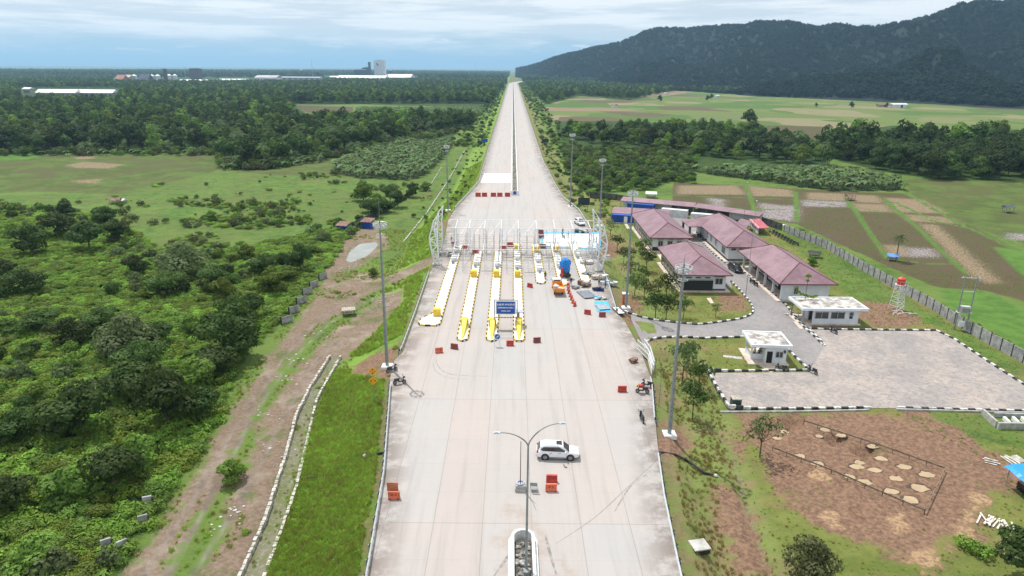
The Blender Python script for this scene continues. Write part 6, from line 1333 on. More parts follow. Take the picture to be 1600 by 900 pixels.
def bev(o, w=.04, s=2):
    md = o.modifiers.new('bevel', 'BEVEL'); md.width = w; md.segments = s; md.limit_method = 'ANGLE'; md.angle_limit = R(25)
    for p in o.data.polygons: p.use_smooth = True
def suv(loc, rz, label, paint, name='suv', L=4.8, roofz=1.75):
    rt = thing(name, label, 'car', loc, rz)
    # x, half width, belt height, bottom height
    st = [(-2.4,.78,.95,.55),(-2.34,.88,1.02,.38),(-2.0,.93,1.06,.33),(-1.0,.93,1.06,.30),(.2,.93,1.04,.30),(1.1,.92,1.03,.31),(1.7,.90,.98,.34),(2.15,.85,.90,.38),(2.36,.74,.74,.46),(2.42,.62,.66,.52)]
    secs = [[(x, -w*.93, zb), (x, -w, zb+.12), (x, -w*1.0, zt-.18), (x, -w*.90, zt), (x, 0, zt+.035), (x, w*.90, zt), (x, w, zt-.18), (x, w, zb+.12), (x, w*.93, zb), (x, 0, zb)] for x, w, zt, zb in st]
    bo = loft(secs).build('body', paint, rt); bev(bo, .03)
    gh = [(-2.28,.80,1.03,.70),(-1.95,.86,1.62,.68),(-1.5,.86,1.73,.70),(0.1,.86,1.75,.70),(.55,.85,1.66,.68),(1.28,.80,1.04,.72)]
    def ring(x, w, zt, wt): return [(x, -w, 1.02), (x, -wt, zt-.06), (x, -wt*.85, zt), (x, wt*.85, zt), (x, wt, zt-.06), (x, w, 1.02)]
    g = loft([ring(*q) for q in gh]).build('cabin', paint, rt); bev(g, .03)
    # glass side bands and windscreen
    mb = MB()
    for s_ in (-1, 1):
        def sp(x, z): t_ = (z-1.02)/.68; return (x, s_*(.868-.155*max(0, t_)+.012), z)
        mb.add([sp(-1.95, 1.3), sp(-1.6, 1.56), sp(.15, 1.6), sp(.95, 1.14), sp(.9, 1.08), sp(-1.7, 1.12)], [(0, 1, 2, 3, 4, 5)])
    mb.build('side_window', M_glass, rt)
    mb = MB(); mb.add([(.62, -.62, 1.655), (.62, .62, 1.655), (1.3, .72, 1.06), (1.3, -.72, 1.06)], [(0, 1, 2, 3)]); mb.build('windscreen', M_glass, rt)
    mb = MB(); mb.add([(-2.02, -.6, 1.60), (-2.02, .6, 1.60), (-2.33, .7, 1.1), (-2.33, -.7, 1.1)], [(0, 1, 2, 3)]); mb.build('rear_window', M_glass, rt)
    mb = MB(); mb.box((.12, 0, 1.762), (.62, .8, .02)); mb.build('sunroof', M_blk, rt)
    for x in (-1.42, 1.42):
        for s_ in (-1, 1):
            wheel(rt, (x, s_*.83, .37), .37, .24)
    mb = MB(); [mb.box((x, s_*.925, .62), (1.02, .03, .14)) for x in () for s_ in (-1, 1)]; [mb.box((0, s_*.93, .36), (1.85, .07, .16)) for s_ in (-1, 1)]; mb.box((-2.36, 0, .5), (.1, 1.5, .22)); mb.box((2.38, 0, .52), (.08, 1.2, .2)); mb.build('lower_trim', M_trim, rt)
    mb = MB()
    for x in (-1.42, 1.42):
        for s_ in (-1, 1): mb.bar((x, s_*.80, .39), (x, s_*.935, .39), .46, n=20)
    mb.build('wheel_arch', M_blk, rt)
    for s_ in (-1, 1):
        mb = MB(); mb.box((2.24, s_*.66, .78), (.22, .34, .12)); mb.build('headlight', M_lampc, rt); mb = MB(); mb.box((-2.3, s_*.80, 1.02), (.16, .16, .28)); mb.build('taillight', M_lampr, rt); mb = MB(); mb.box((.86, s_*1.0, 1.12), (.14, .2, .15)); mb.build('side_mirror', paint, rt)
        mb = MB(); [mb.box((x, s_*.945, .92), (.2, .025, .035)) for x in (-.75, .25)]; mb.build('door_handle', M_blk, rt); mb = MB(); mb.bar((-1.7, s_*.62, 1.78), (.1, s_*.62, 1.8), .022); mb.build('roof_rail', M_galv, rt)
        mb = MB(); [mb.box((x, s_*.937, .72), (.012, .01, .6)) for x in (-.95, .0, .98)]; mb.build('door_gap', M_blk, rt)
    return rt
c_ = P(872, 720, 0); suv((c_[0], c_[1]+.95, 0), R(-3), 'white SUV with black sunroof parked across the open road right of the street lamp', M_carw)
c_ = P(1152, 425, PZ); suv((c_[0]-.2, c_[1]+.8, PZ+.03), R(-82), 'black off-road car parked on the office road by the long kerb', M_blk, 'jeep')
c_ = P(906, 352, 0); suv((c_[0], c_[1]+1, 0), R(-75), 'white car with dark windscreen parked by the far right guardrail', M_carw, 'parked_car')
def truck(loc, rz, label):
    rt = thing('flatbed_truck', label, 'truck', loc, rz)       # cab towards +y
    mb = MB(); mb.box((0, -.2, .72), (.9, 4.6, .2)); mb.build('chassis', M_blk, rt)
    st = [(1.35, .82, .95), (1.35, 1.9, .93), (3.0, .82, .92)]
    mb = MB(); mb.add([(-.95,1.35,.6),(.95,1.35,.6),(.95,3.0,.6),(-.95,3.0,.6),(-.95,1.35,1.3),(.95,1.35,1.3),(.95,3.0,1.3),(-.95,3.0,1.3),(-.86,1.42,2.1),(.86,1.42,2.1),(.84,2.62,2.1),(-.84,2.62,2.1)], [(3,2,1,0),(0,1,5,4),(1,2,6,5),(2,3,7,6),(3,0,4,7),(4,5,9,8),(5,6,10,9),(6,7,11,10),(7,4,8,11),(8,9,10,11)]); cb = mb.build('cab', M_carw, rt); bev(cb, .06)
    mb = MB(); mb.box((0, 1.375, 1.72), (1.3, .05, .5)); [mb.box((s_*.915, 2.1, 1.62), (.05, .9, .5)) for s_ in (-1, 1)]; mb.add([(-.8,2.70,2.02),(.8,2.70,2.02),(.88,3.01,1.36),(-.88,3.01,1.36)], [(0,1,2,3)]); mb.build('cab_window', M_glass, rt)
    mb = MB(); mb.box((0, -1.05, .92), (2.05, 4.3, .12)); [mb.box((s_*1.0, -1.05, 1.27), (.07, 4.3, .58)) for s_ in (-1, 1)]; mb.box((0, 1.07, 1.4), (1.93, .07, .85)); mb.box((0, -3.17, 1.27), (1.93, .07, .58)); [mb.box((s_*1.05, -3.1+k*1.02, 1.27), (.05, .07, .6)) for s_ in (-1, 1) for k in range(5)]; [mb.box((-.8+k*.4, -3.23, 1.27), (.06, .05, .56)) for k in range(5)]; mb.build('cargo_bed', M_orange, rt)
    for x, y in ((-.8, 2.35), (.8, 2.35), (-.78, -1.7), (.78, -1.7)):
        w_ = wheel(rt, (0, 0, 0), .40, .26); w_.location = (x, y, .40); w_.rotation_euler = (0, 0, R(90))
    for s_ in (-1, 1): mb = MB(); mb.box((s_*.82, -3.27, .95), (.25, .05, .12)); mb.build('taillight', M_lampr, rt); mb = MB(); mb.box((s_*1.1, 2.9, 1.6), (.1, .08, .3)); mb.build('side_mirror', M_blk, rt)
    return rt
c_ = P(873, 464, 0); tl = truck((c_[0], c_[1]+3.4, 0), R(2), 'orange flatbed truck with a white cab and a loaded open bed')
def heap(name, label, cat, x, y, z, n, rng, sz, ms, seed=1):
    rt = thing(name, label, cat, (x, y, z)); rg_ = random.Random(seed); mb = MB()
    for i in range(n): s_ = rg_.uniform(*sz); mb.box((rg_.uniform(-rng[0], rng[0]), rg_.uniform(-rng[1], rng[1]), rg_.uniform(.3, .7)*s_), (s_*rg_.uniform(.7, 1.8), s_*rg_.uniform(.6, 1.2), s_*rg_.uniform(.4, .9)), rg_.uniform(0, 3), rg_.randrange(len(ms)))
    mb.build('pieces', ms, rt); return rt
M_purple = mat('purple_sack', (.08,.04,.16), .7, .2, 2); M_sack = mat('pale_sack', (.62,.60,.56), .8, .15, 2); M_brownp = mat('brown_plywood', (.23,.13,.09), .8, .3, 1.5)
heap('sack_load', 'purple and pale sacks lying in the bed of the orange truck', 'sacks', c_[0], c_[1]+2.6, .99, 10, (.6, 1.3), (.4, .7), [M_purple, M_sack, M_sack], 4)
# machine under blue tarp
c_ = P(884, 436, 0); rt = thing('tarped_machine', 'tall machine wrapped in a bright blue tarpaulin behind the orange truck', 'machine', (c_[0]-.1, c_[1]+1.2, .24)); rg = random.Random(2); mb = MB()
lv = [(0, .95), (1.2, 1.15), (2.3, 1.15), (3.0, .85), (3.4, .35)]; n = 14; ring_ = []
for z_, q_ in lv: ring_.append([(q_*rg.uniform(.86, 1.1)*math.cos(i*2*math.pi/n), q_*rg.uniform(.9, 1.25)*math.sin(i*2*math.pi/n), 1.1+z_*.85+rg.uniform(-.1, .1)) for i in range(n)])
loft(ring_).build('tarpaulin', M_tarpblue, rt); mb = MB(); mb.box((0, 0, .7), (1.7, 1.9, 1.0)); mb.bar((-.75, -1, .5), (-.75, -.75, .5), .45, n=16); mb.bar((.75, -1, .5), (.75, -.75, .5), .45, n=16); mb.build('engine_block', M_blk, rt); mb = MB(); mb.box((-.75, -1.2, 1.0), (.55, .7, 1.3)); mb.box((-.7, -1.35, 1.9), (.45, .4, .6)); mb.build('red_hopper', M_red, rt)
# building material on the right
def sheets(label, px, py, w, l, rz, m, n=6, z0=0., cat='metal sheets', name='corrugated_sheets'):
    c = P(px, py, 0); rt = thing(name, label, cat, (c[0], c[1], 0), rz); mb = MB(); rg_ = random.Random(int(px)); nw = 22
    for k in range(n):
        ox, oy, z_ = rg_.uniform(-.15, .15), rg_.uniform(-.15, .15), .05+k*.035; vs = [(-w/2+w*i/nw+ox, y_+oy, z_+(.035 if i % 2 else 0)) for y_ in (-l/2, l/2) for i in range(nw+1)]; mb.add(vs, [(i, i+1, nw+2+i, nw+1+i) for i in range(nw)])
    mb.build('sheet_stack', m, rt); return rt
M_corr = mat('dark_corrugated_steel', (.20,.22,.25), .4, .15, 1.5, metal=.4); M_corr2 = mat('grey_corrugated_steel', (.34,.38,.42), .4, .15, 1.5, metal=.4)
sheets('dark corrugated roof sheets stacked flat on the concrete', 916, 461, 2.5, 4.4, R(16), M_corr); sheets('lighter corrugated sheets stacked on the blue tarpaulin', 941, 481, 2.1, 2.8, R(10), M_corr2)
def tarp(pts, label, m, z=.02, name='tarpaulin'):
    q = [P(a, b_, 0) for a, b_ in pts]; rt = thing(name, label, 'tarpaulin', (q[0][0], q[0][1], 0)); n = 12; mb = MB(); a, b_, c, d = [Vector(k) for k in q]; rg_ = random.Random(9)
    vs = []
    for i in range(n+1):
        for j in range(n+1): p = a.lerp(b_, i/n).lerp(d.lerp(c, i/n), j/n)-a; vs.append((p.x+rg_.uniform(-.05, .05), p.y+rg_.uniform(-.05, .05), z+rg_.uniform(0, .05)))
    mb.add(vs, [(i*(n+1)+j, (i+1)*(n+1)+j, (i+1)*(n+1)+j+1, i*(n+1)+j+1) for i in range(n) for j in range(n)]); mb.build('sheet', m, rt); return rt
tarp([(933,487),(955,488),(950,471),(928,471)], 'cyan tarpaulin spread under the corrugated sheets', M_cyan)
tarp([(846,386),(938,390),(940,363),(846,363)], 'cyan edged tarpaulin lying on the road behind the canopy frame', M_cyan); tarp([(849,385),(934,388),(936,366),(850,366)], 'big white sheet spread over the cyan tarpaulin behind the lanes', mat('white_sheet', (.82,.83,.84), .5, .04, 1), .09, 'white_sheet')
c_ = P(966, 486, 0); rt = thing('framed_panels', 'dark steel rack holding four white panels at the road edge', 'rack', (c_[0], c_[1]-.3, 0), R(12)); mb = MB(); [mb.box((x_, 0, .25), (.1, 3.6, .12)) for x_ in (-.65, .65)]; [mb.box((0, y_, .25), (1.2, .1, .12)) for y_ in (-1.8, -.9, 0, .9, 1.8)]; mb.build('frame', M_blk, rt); mb = MB(); [mb.box((0, y_, .24), (1.1, .7, .06)) for y_ in (-1.35, -.45, .45, 1.35)]; mb.build('panel', M_white, rt)
rg = random.Random(12)
H_ = [('plywood_stack','leaning brown plywood sheets behind the corrugated stack',914,447,(1.1,.9),8,(.6,1.2),[M_brownp,M_wood,M_brownp]),('scaffold_parts','pile of dark scaffold parts at the foot of the right tower',921,430,(1.6,1.),14,(.3,.8),[M_galvd,M_black,M_wood]),('material_pile','white boards and boxes heaped on the road edge',935,436,(1.6,1.),12,(.4,1.),[M_sack,M_white,M_wood]),
      ('blue_crates','dark blue crates beside the guardrail',933,454,(.7,.5),5,(.6,.9),[mat('navy_crate',(.02,.04,.13),.5,.1,2)]),('rubbish_heap','light blue and white rubbish heap by the guardrail',950,444,(1.5,.9),16,(.3,.8),[M_sack,mat('pale_blue_plastic',(.35,.5,.6),.5,.1,2),M_galv]),('tool_heap','small heap of tools and cans above the cyan tarpaulin',940,467,(1.2,.7),12,(.25,.55),[M_black,M_sack,M_cyan]),
      ('timber_heap','timber and cloth heap left of the right tower',916,412,(1.3,1.),10,(.3,.9),[M_wood,M_white,M_sack]),('red_material','red and grey material by the parked white car',910,363,(1.7,1.2),14,(.4,1.),[M_red,M_galv,M_black,M_sack]),('crate_pair','open grey crate right of the truck',898,451,(.35,.3),3,(.6,.8),[M_galvd]),('scrap_pile','scrap and sacks on the leftmost island under the scaffold',704,398,(.8,2.),10,(.3,.7),[M_black,M_sack,M_galvd]),
      ('stone_heap','heap of dark boxes beside the fence opening',989,565,(.4,.3),5,(.4,.7),[M_brownp,M_black])]
for nm, l_, a, b_, rr, k, sz, ms in H_: c_ = P(a, b_, 0); heap(nm, l_, 'pile', c_[0], c_[1], 0, k, rr, sz, ms, int(a))
# ================================================================== MOTORBIKES
def moped():
    rt = D.objects.new('moped', None); COL.objects.link(rt)
    for y_ in (-.62, .62):
        w_ = wheel(rt, (0, 0, 0), .28, .1, .7); w_.location = (0, y_, .28); w_.rotation_euler = (0, 0, R(90))
    mb = MB(); mb.box((0, -.35, .62), (.30, .75, .28), 0, 0, .8); mb.box((0, .1, .38), (.3, .55, .12)); mb.box((0, .5, .62), (.34, .12, .55)); mb.box((0, .66, .93), (.24, .22, .2)); mb.box((0, .63, .5), (.14, .32, .1)); o = mb.build('body', mat('moped_paint', (.035,.04,.05), .3, .3, 2), rt); bev(o, .04)
    mb = MB(); mb.box((0, -.3, .80), (.28, .78, .1)); o = mb.build('seat', M_dark_, rt); bev(o, .03)
    mb = MB(); mb.tube([(-.34, .48, 1.04), (-.1, .58, 1.0), (.1, .58, 1.0), (.34, .48, 1.04)], .025, 6); mb.bar((0, .6, .3), (0, .52, 1.0), .04); [mb.bar((s_*.2, .5, 1.02), (s_*.3, .5, 1.22), .012, n=4) for s_ in (-1, 1)]; [mb.box((s_*.32, .5, 1.24), (.13, .03, .08)) for s_ in (-1, 1)]; mb.build('handlebar', M_blk, rt)
    mb = MB(); mb.box((0, .78, .93), (.16, .04, .12)); mb.build('headlight', M_lampc, rt); mb = MB(); mb.box((0, -.76, .68), (.16, .05, .08)); mb.build('taillight', M_lampr, rt); mb = MB(); mb.bar((.17, -.2, .3), (.17, -.8, .42), .045); mb.bar((-.1, 0, .2), (-.3, -.02, .02), .02); mb.build('exhaust', M_galvd, rt); return Proto(rt)
MO = moped()
for a, b_, z_, r0, l_ in [(624,601,0,-70,'moped parked askew at the left road edge below the mast'),(612,582,-.05,-50,'second moped half off the left road edge behind the first'),(1004,615,0,80,'moped loaded with a red and yellow bag at the right guardrail'),(1012,606,0,60,'moped standing behind the loaded one at the right guardrail'),(1003,659,0,5,'moped parked alone on the right side facing up the road'),
                         (1270,584,PZ+.04,25,'moped at the tip of the triangular lawn kerb'),(1303,521,PZ+.04,15,'moped in front of the larger guardhouse'),(1175,443,PZ+.04,10,'moped at the kerb of the veranda office'),(1181,447,PZ+.04,10,'second moped at the kerb of the veranda office'),(1094,372,PZ+.2,40,'moped under the porch of the middle office'),(1101,378,PZ+.1,40,'moped just outside the porch of the middle office'),
                         (1222,580,PZ,70,'moped standing in the shade beside the small guardhouse'),(880,372,.1,20,'dark moped standing on the white sheet')]:
    c_ = P(a, b_, z_); MO.put((c_[0], c_[1]+.2, z_), R(r0), l_, None, 1.05, 'moped')
p0 = MO.root
for i in range(9): k_ = i/8; c_ = P(1196+k_*36, 365+k_*20, PZ); MO.put((c_[0]+2.2, c_[1]+1., PZ), R(70), 'moped in the shaded row beside the middle office', 'mopeds in the row by the lean-to', 1.05, 'moped')
c_ = P(1004, 615, 0); rt = thing('delivery_bag', 'red and yellow bag strapped on the moped at the right guardrail', 'bag', (c_[0]-.35, c_[1]+.1, .88)); mb = MB(); mb.box((0, 0, .22), (.55, .5, .42)); o = mb.build('bag_body', M_red, rt); bev(o, .05); mb = MB(); mb.box((-.29, 0, .2), (.03, .42, .34)); mb.build('yellow_panel', M_yellow, rt)
# ================================================================== SMALL THINGS
def sgn(pts, label): pass
b_ = P(585, 628, -.4); b_[2] = float(hgt(b_[0], b_[1])); h1 = tall(b_, 575); h2 = tall(b_, 589); rt = thing('warning_sign', 'two yellow diamond warning signs one above the other on a thin post', 'road sign', tuple(b_), R(0)); mb = MB(); mb.bar((0, .05, -.3), (0, .05, h1), .04); mb.build('post', M_galvd, rt)
for hh in (h1-.48, h2-.55):
    mb = MB(); s_ = .62; mb.add([(0, y_, hh-s_) for y_ in (0,)]+[(s_, 0, hh), (0, 0, hh+s_), (-s_, 0, hh), (0, .03, hh-s_), (s_, .03, hh), (0, .03, hh+s_), (-s_, .03, hh)], [(0,1,2,3),(7,6,5,4),(0,4,5,1),(1,5,6,2),(2,6,7,3),(3,7,4,0)]); bd = mb.build('diamond_board', mat('sign_amber', (.85,.40,.02), .45, .08, 1), rt)
    mb = MB()
    if hh > h2: [mb.box((x_, -.012, hh+z_), (.17, .012, .17)) for x_, z_ in ((0, .27), (0, -.27))]
    else: [mb.box((x_, -.012, hh+z_), (.17, .012, .17)) for x_, z_ in ((.27, .02), (-.27, -.02))]
    mb.build('black_dots', M_black, bd); mb = MB(); [mb.box((x_, -.012, hh+z_), (.12, .012, .12)) for x_, z_ in (((.27, 0), (-.27, 0)) if hh > h2 else ((0, .25), (0, -.27)))]; mb.build('red_dots', mat('signal_red', (.65,.10,.02), .5, .05, 1), bd)
c_ = P(614, 776, 0); rt = thing('notice_board', 'faded orange notice board with small lettering leaning on the barrier at the left edge', 'notice board', (c_[0], c_[1]+.05, 0)); mb = MB(); mb.box((0, 0, 1.15), (1.15, .06, .95)); mb.build('board', mat('faded_orange_board', (.50,.17,.09), .6, .15, 2), rt); [text(s_, .17, (0, -.045, z_), rt, mat('dull_yellow_ink', (.55,.38,.12), .6, .1, 2)) for s_, z_ in (('HATI HATI', 1.42), ('JALAN', 1.15), ('DITUTUP', .88))]; mb = MB(); [mb.bar((x_, .05, 0), (x_, .02, 1.5), .03) for x_ in (-.5, .5)]; mb.build('legs', M_galvd, rt)
c_ = P(813, 767, 0); rt = thing('flag_base', 'square concrete block with a tyre ring holding a thin dark pole left of the lamp', 'pole base', (c_[0], c_[1]+.3, 0), R(0)); mb = MB(); mb.box((0, 0, .2), (1.1, 1.1, .4)); mb.box((0, 0, .55), (.95, .95, .3)); mb.build('block', M_conc, rt); mb = MB(); [mb.bar((.38*math.cos(i*.524), .38*math.sin(i*.524), .76), (.38*math.cos((i+1)*.524), .38*math.sin((i+1)*.524), .76), .09, n=8) for i in range(12)]; mb.build('ring', mat('pale_blue_ring', (.35,.42,.6), .6, .2, 2), rt); bb = np.array([c_[0], c_[1]+.3, .5]); hp = tall(bb, 683); mb = MB(); mb.tube([(0, 0, .5), (0, 0, hp)], [.05, .035], 6); mb.build('thin_pole', mat('rust_brown_pole', (.12,.05,.04), .7, .2, 2), rt)
c_ = P(834, 766, 0); rt = thing('folding_chair', 'grey folding chair standing on the road right of the lamp post', 'chair', (c_[0], c_[1], 0), R(175)); mb = MB(); mb.box((0, 0, .46), (.72, .62, .04)); mb.build('seat', M_galvd, rt); mb = MB(); o = mb.box((0, .32, .92), (.72, .05, .4)); mb.build('backrest', M_galvd, rt); mb = MB(); [mb.bar((s_*.36, .34, 1.1), (s_*.36, -.3, 0), .025) for s_ in (-1, 1)]; [mb.bar((s_*.34, -.25, .46), (s_*.34, .35, 0), .025) for s_ in (-1, 1)]; mb.build('legs', M_galv, rt)
def board2(px, py, pty, w, hgt_, m, label, z=0, n=2):
    b_ = P(px, py, z); b_[2] = float(hgt(b_[0], b_[1])); h = tall(b_, pty); rt = thing('roadside_sign', label, 'road sign', tuple(b_)); mb = MB(); mb.box((0, 0, h-hgt_/2), (w, .12, hgt_)); mb.build('panel', m, rt); mb = MB(); [mb.bar((x_, .1, -.5), (x_, .1, h), .09) for x_ in (-w/3, w/3)]; mb.build('posts', M_galvd, rt); return rt
board2(757,229,217,3.8,1.7,M_sign,'blue road sign left of the far carriageway',-1.); board2(852,229,217,3.8,2.0,M_dsign,'dark back of a sign right of the far carriageway',-1.); board2(912,325,309,3.7,2.4,M_dsign,'dark sign board beside the right guardrail near the third mast',-.5)
c_ = P(975, 448, -.5); 
c_ = P(976, 474, -.3); rt = thing('red_cabinet', 'red and white site toilet cabinet next to the tall mast', 'cabinet', (c_[0]+.1, c_[1]+.5, float(hgt(c_[0], c_[1])))); mb = MB(); mb.box((0, 0, 1.0), (.9, .9, 1.9)); mb.build('body', mat('brick_red_panel', (.5,.12,.08), .6, .2, 2), rt); mb = MB(); mb.box((0, 0, 2.05), (1.1, 1.1, .2)); mb.build('roof', M_white, rt); mb = MB(); mb.box((.1, -.46, 1.0), (.4, .04, 1.5)); mb.build('door', M_white, rt)
# metal mesh gate near the access road
for (pts, l_) in (([(995,546),(1012,562),(1018,585)], 'white wire fence panels standing at the road edge by the access road'), ([(1006,545),(1015,558),(1021,580)], 'second row of white fence panels behind the first')):
    q = [Vector(P(a, b_, 0)[:2]) for a, b_ in pts]; rt = thing('mesh_fence', l_, 'fence', (q[0].x, q[0].y, 0)); mb = MB()
    for a, b_ in zip(q[:-1], q[1:]):
        d = b_-a; n_ = int(d.length/.35); o = q[0]
        for i in range(n_+1): p = a.lerp(b_, i/n_)-o; mb.bar((p.x, p.y, 0), (p.x+.1, p.y, 1.7), .05, n=4)
        for h_ in (.2, .9, 1.65): mb.bar((a.x-o.x, a.y-o.y, h_), (b_.x-o.x, b_.y-o.y, h_), .045, n=4)
    mb.build('bars', M_white, rt)
# blue tent, wood piles
tp = P(1597, 772, PZ); rt = thing('tarp_tent', 'bright blue tarpaulin shelter at the right edge of the muddy site', 'tent', (tp[0]+1.2, tp[1]-.2, PZ)); zc = 1.9; n = 10; mb = MB(); vs = []
for i in range(n+1):
    for j in range(n+1): u, v = i/n*2-1, j/n*2-1; vs.append((u*2.3, v*2.2, zc+.9-.7*(u*u*.9+v*v*.4)+.3*abs(u*v)+rnd.uniform(-.03, .03)))
mb.add(vs, [(i*(n+1)+j, (i+1)*(n+1)+j, (i+1)*(n+1)+j+1, i*(n+1)+j+1) for i in range(n) for j in range(n)]); mb.build('canopy', mat('sky_blue_tarp', (.01,.26,.80), .4, .08, 1), rt); mb = MB(); [mb.bar((x_, y_, 0), (x_, y_, zc+.3), .06) for x_ in (-1.9, 1.9) for y_ in (-1.8, 1.8)]; mb.build('poles', M_wood, rt); mb = MB(); mb.box((.4, 0, .5), (3, 2.6, .9)); mb.build('covered_load', M_blk, rt)
def planks(px, py, rz, n, L, label, spread=.4, seed=1):
    c = P(px, py, PZ); rt = thing('plank_pile', label, 'planks', (c[0], c[1], PZ), rz); rg_ = random.Random(seed); mb = MB()
    for i in range(n): mb.box((rg_.uniform(-.6, .6)*spread*2.5+(i-n/2)*.16, rg_.uniform(-.2, .2), .08+.05*(i % 4)), (.16, L*rg_.uniform(.7, 1.1), .05), rg_.uniform(-spread, spread)*.6)
    mb.build('planks', mat('bleached_wood', (.60,.56,.50), .85, .25, 2), rt)
planks(1586, 720, R(8), 11, 1.9, 'bleached planks laid side by side left of the tent', .1, 1); planks(1553, 818, R(-35), 14, 2.2, 'splayed pile of bleached planks at the edge of the mud', .7, 2); planks(1548, 722, R(60), 5, 1.4, 'small bundle of pale timber near the long planks', .2, 3)
# stilt shelter left
w = Wd(545, 492); rt = thing('rest_shelter', 'low timber rest shelter with a flat plank roof on the dirt', 'shelter', tuple(w), R(15)); mb = MB(); [mb.box((x_, y_, .6), (.12, .12, 1.2)) for x_ in (-1.1, 1.1) for y_ in (-.7, .7)]; mb.build('legs', M_bark, rt); mb = MB(); mb.box((0, 0, .5), (2.2, 1.4, .08)); mb.build('bench', M_wood, rt); mb = MB(); [mb.box((-1.1+.37*i, 0, 1.25+.03*(i % 2)), (.34, 2.0, .05)) for i in range(7)]; mb.build('roof', M_wood, rt)
for i, (a, b_, dx, l_) in enumerate([(565,350,1,'a'),]): pass
rub = [(600,470),(610,476),(590,466),(612,468),(596,478),(540,415),(548,418),(532,420),(545,424),(556,416),(500,520),(455,590),(420,640),(505,600),(430,700),(380,800),(350,820),(470,560)]
rt = thing('rubble_scatter', 'pale stones and litter scattered over the dirt beside the track', 'rubble', (0, 0, 0)); mb = MB(); rg = random.Random(4)
for a, b_ in rub:
    w = Wd(a, b_)
    for k in range(9): s_ = rg.uniform(.06, .22); mb.ball((w[0]+rg.gauss(0, 1.1), w[1]+rg.gauss(0, 1.1), w[2]+.03), (s_*1.3, s_, s_*.5), 5, 3, 0, .2, rg)
tag(mb.build('stones', M_stone, rt), kind='stuff'); rt['kind'] = 'stuff'; del rt['category']
# ================================================================== PEOPLE
def person_mesh(pose='stand'):
    V_ = {'pelvis': (0, 0, .95), 'waist': (0, 0, 1.10), 'chest': (0, -.01, 1.32), 'neck': (0, 0, 1.47), 'chin': (0, -.02, 1.55), 'head': (0, -.02, 1.64), 'crown': (0, -.01, 1.72)}
    Rd = {'pelvis': .145, 'waist': .125, 'chest': .15, 'neck': .058, 'chin': .07, 'head': .098, 'crown': .075}
    E_ = [('pelvis', 'waist'), ('waist', 'chest'), ('chest', 'neck'), ('neck', 'chin'), ('chin', 'head'), ('head', 'crown')]
    for s, t_ in ((-1, 'l'), (1, 'r')):
        if pose == 'stand': J = {'sh': (s*.19, 0, 1.40), 'el': (s*.25, .02, 1.12), 'wr': (s*.24, -.08, .88), 'ha': (s*.23, -.11, .79), 'hip': (s*.10, 0, .90), 'kn': (s*.12, -.02, .48), 'an': (s*.13, .03, .08), 'toe': (s*.15, -.13, .04)}
        elif pose == 'sit': J = {'sh': (s*.19, 0, 1.40), 'el': (s*.24, -.08, 1.14), 'wr': (s*.16, -.30, 1.04), 'ha': (s*.13, -.38, 1.03), 'hip': (s*.10, -.03, .93), 'kn': (s*.14, -.44, .93), 'an': (s*.14, -.42, .50), 'toe': (s*.15, -.57, .47)}
        else: J = {'sh': (s*.19, -.02, 1.40), 'el': (s*.24, -.20, 1.20), 'wr': (s*.15, -.38, 1.08), 'ha': (s*.12, -.46, 1.06), 'hip': (s*.10, 0, .90), 'kn': (s*.12, -.10*s, .50), 'an': (s*.13, .12*s, .08), 'toe': (s*.15, .12*s-.15, .04)}
        rr = {'sh': .07, 'el': .045, 'wr': .032, 'ha': .038, 'hip': .10, 'kn': .062, 'an': .042, 'toe': .036}
        for k in J: V_[t_+k] = J[k]; Rd[t_+k] = rr[k]
        E_ += [('chest', t_+'sh'), (t_+'sh', t_+'el'), (t_+'el', t_+'wr'), (t_+'wr', t_+'ha'), ('pelvis', t_+'hip'), (t_+'hip', t_+'kn'), (t_+'kn', t_+'an'), (t_+'an', t_+'toe')]
        ha = Vector(J['ha']); di = (ha-Vector(J['wr'])).normalized()
        for k in range(5):
            fn = t_+'f%d' % k; off = Vector((0, 0, 0)); sd = Vector((0, 1, 0)) if pose == 'stand' else Vector((1, 0, 0))
            V_[fn] = tuple(ha+di*(.085 if k else .03)*(1-.07*abs(k-2))+sd*((k-2.5)*.021 if k else -.06*(1 if pose == 'stand' else s))); Rd[fn] = .010; E_.append((t_+'ha', fn))
    ks = list(V_); me_ = D.meshes.new('person_skin'); me_.from_pydata([V_[k] for k in ks], [(ks.index(a), ks.index(b)) for a, b in E_], [])
    o = D.objects.new('tmp', me_); COL.objects.link(o); md = o.modifiers.new('s', 'SKIN'); md.use_smooth_shade = True
    for k, vv_ in zip(ks, me_.skin_vertices[0].data): vv_.radius = (Rd[k]*1.0, Rd[k]*(.85 if k in ('pelvis', 'waist', 'chest') else 1.)); vv_.use_root = k == 'pelvis'
    sb = o.modifiers.new('d', 'SUBSURF'); sb.levels = 1; bpy.context.view_layer.update()
    out = D.meshes.new_from_object(o.evaluated_get(bpy.context.evaluated_depsgraph_get())); D.objects.remove(o); return out
M_skin = mat('brown_skin', (.28,.16,.10), .6, .1, 5); M_hair = mat('black_hair', (.012,.01,.01), .6, .1, 5)
PM = {p: person_mesh(p) for p in ('stand', 'sit', 'walk')}
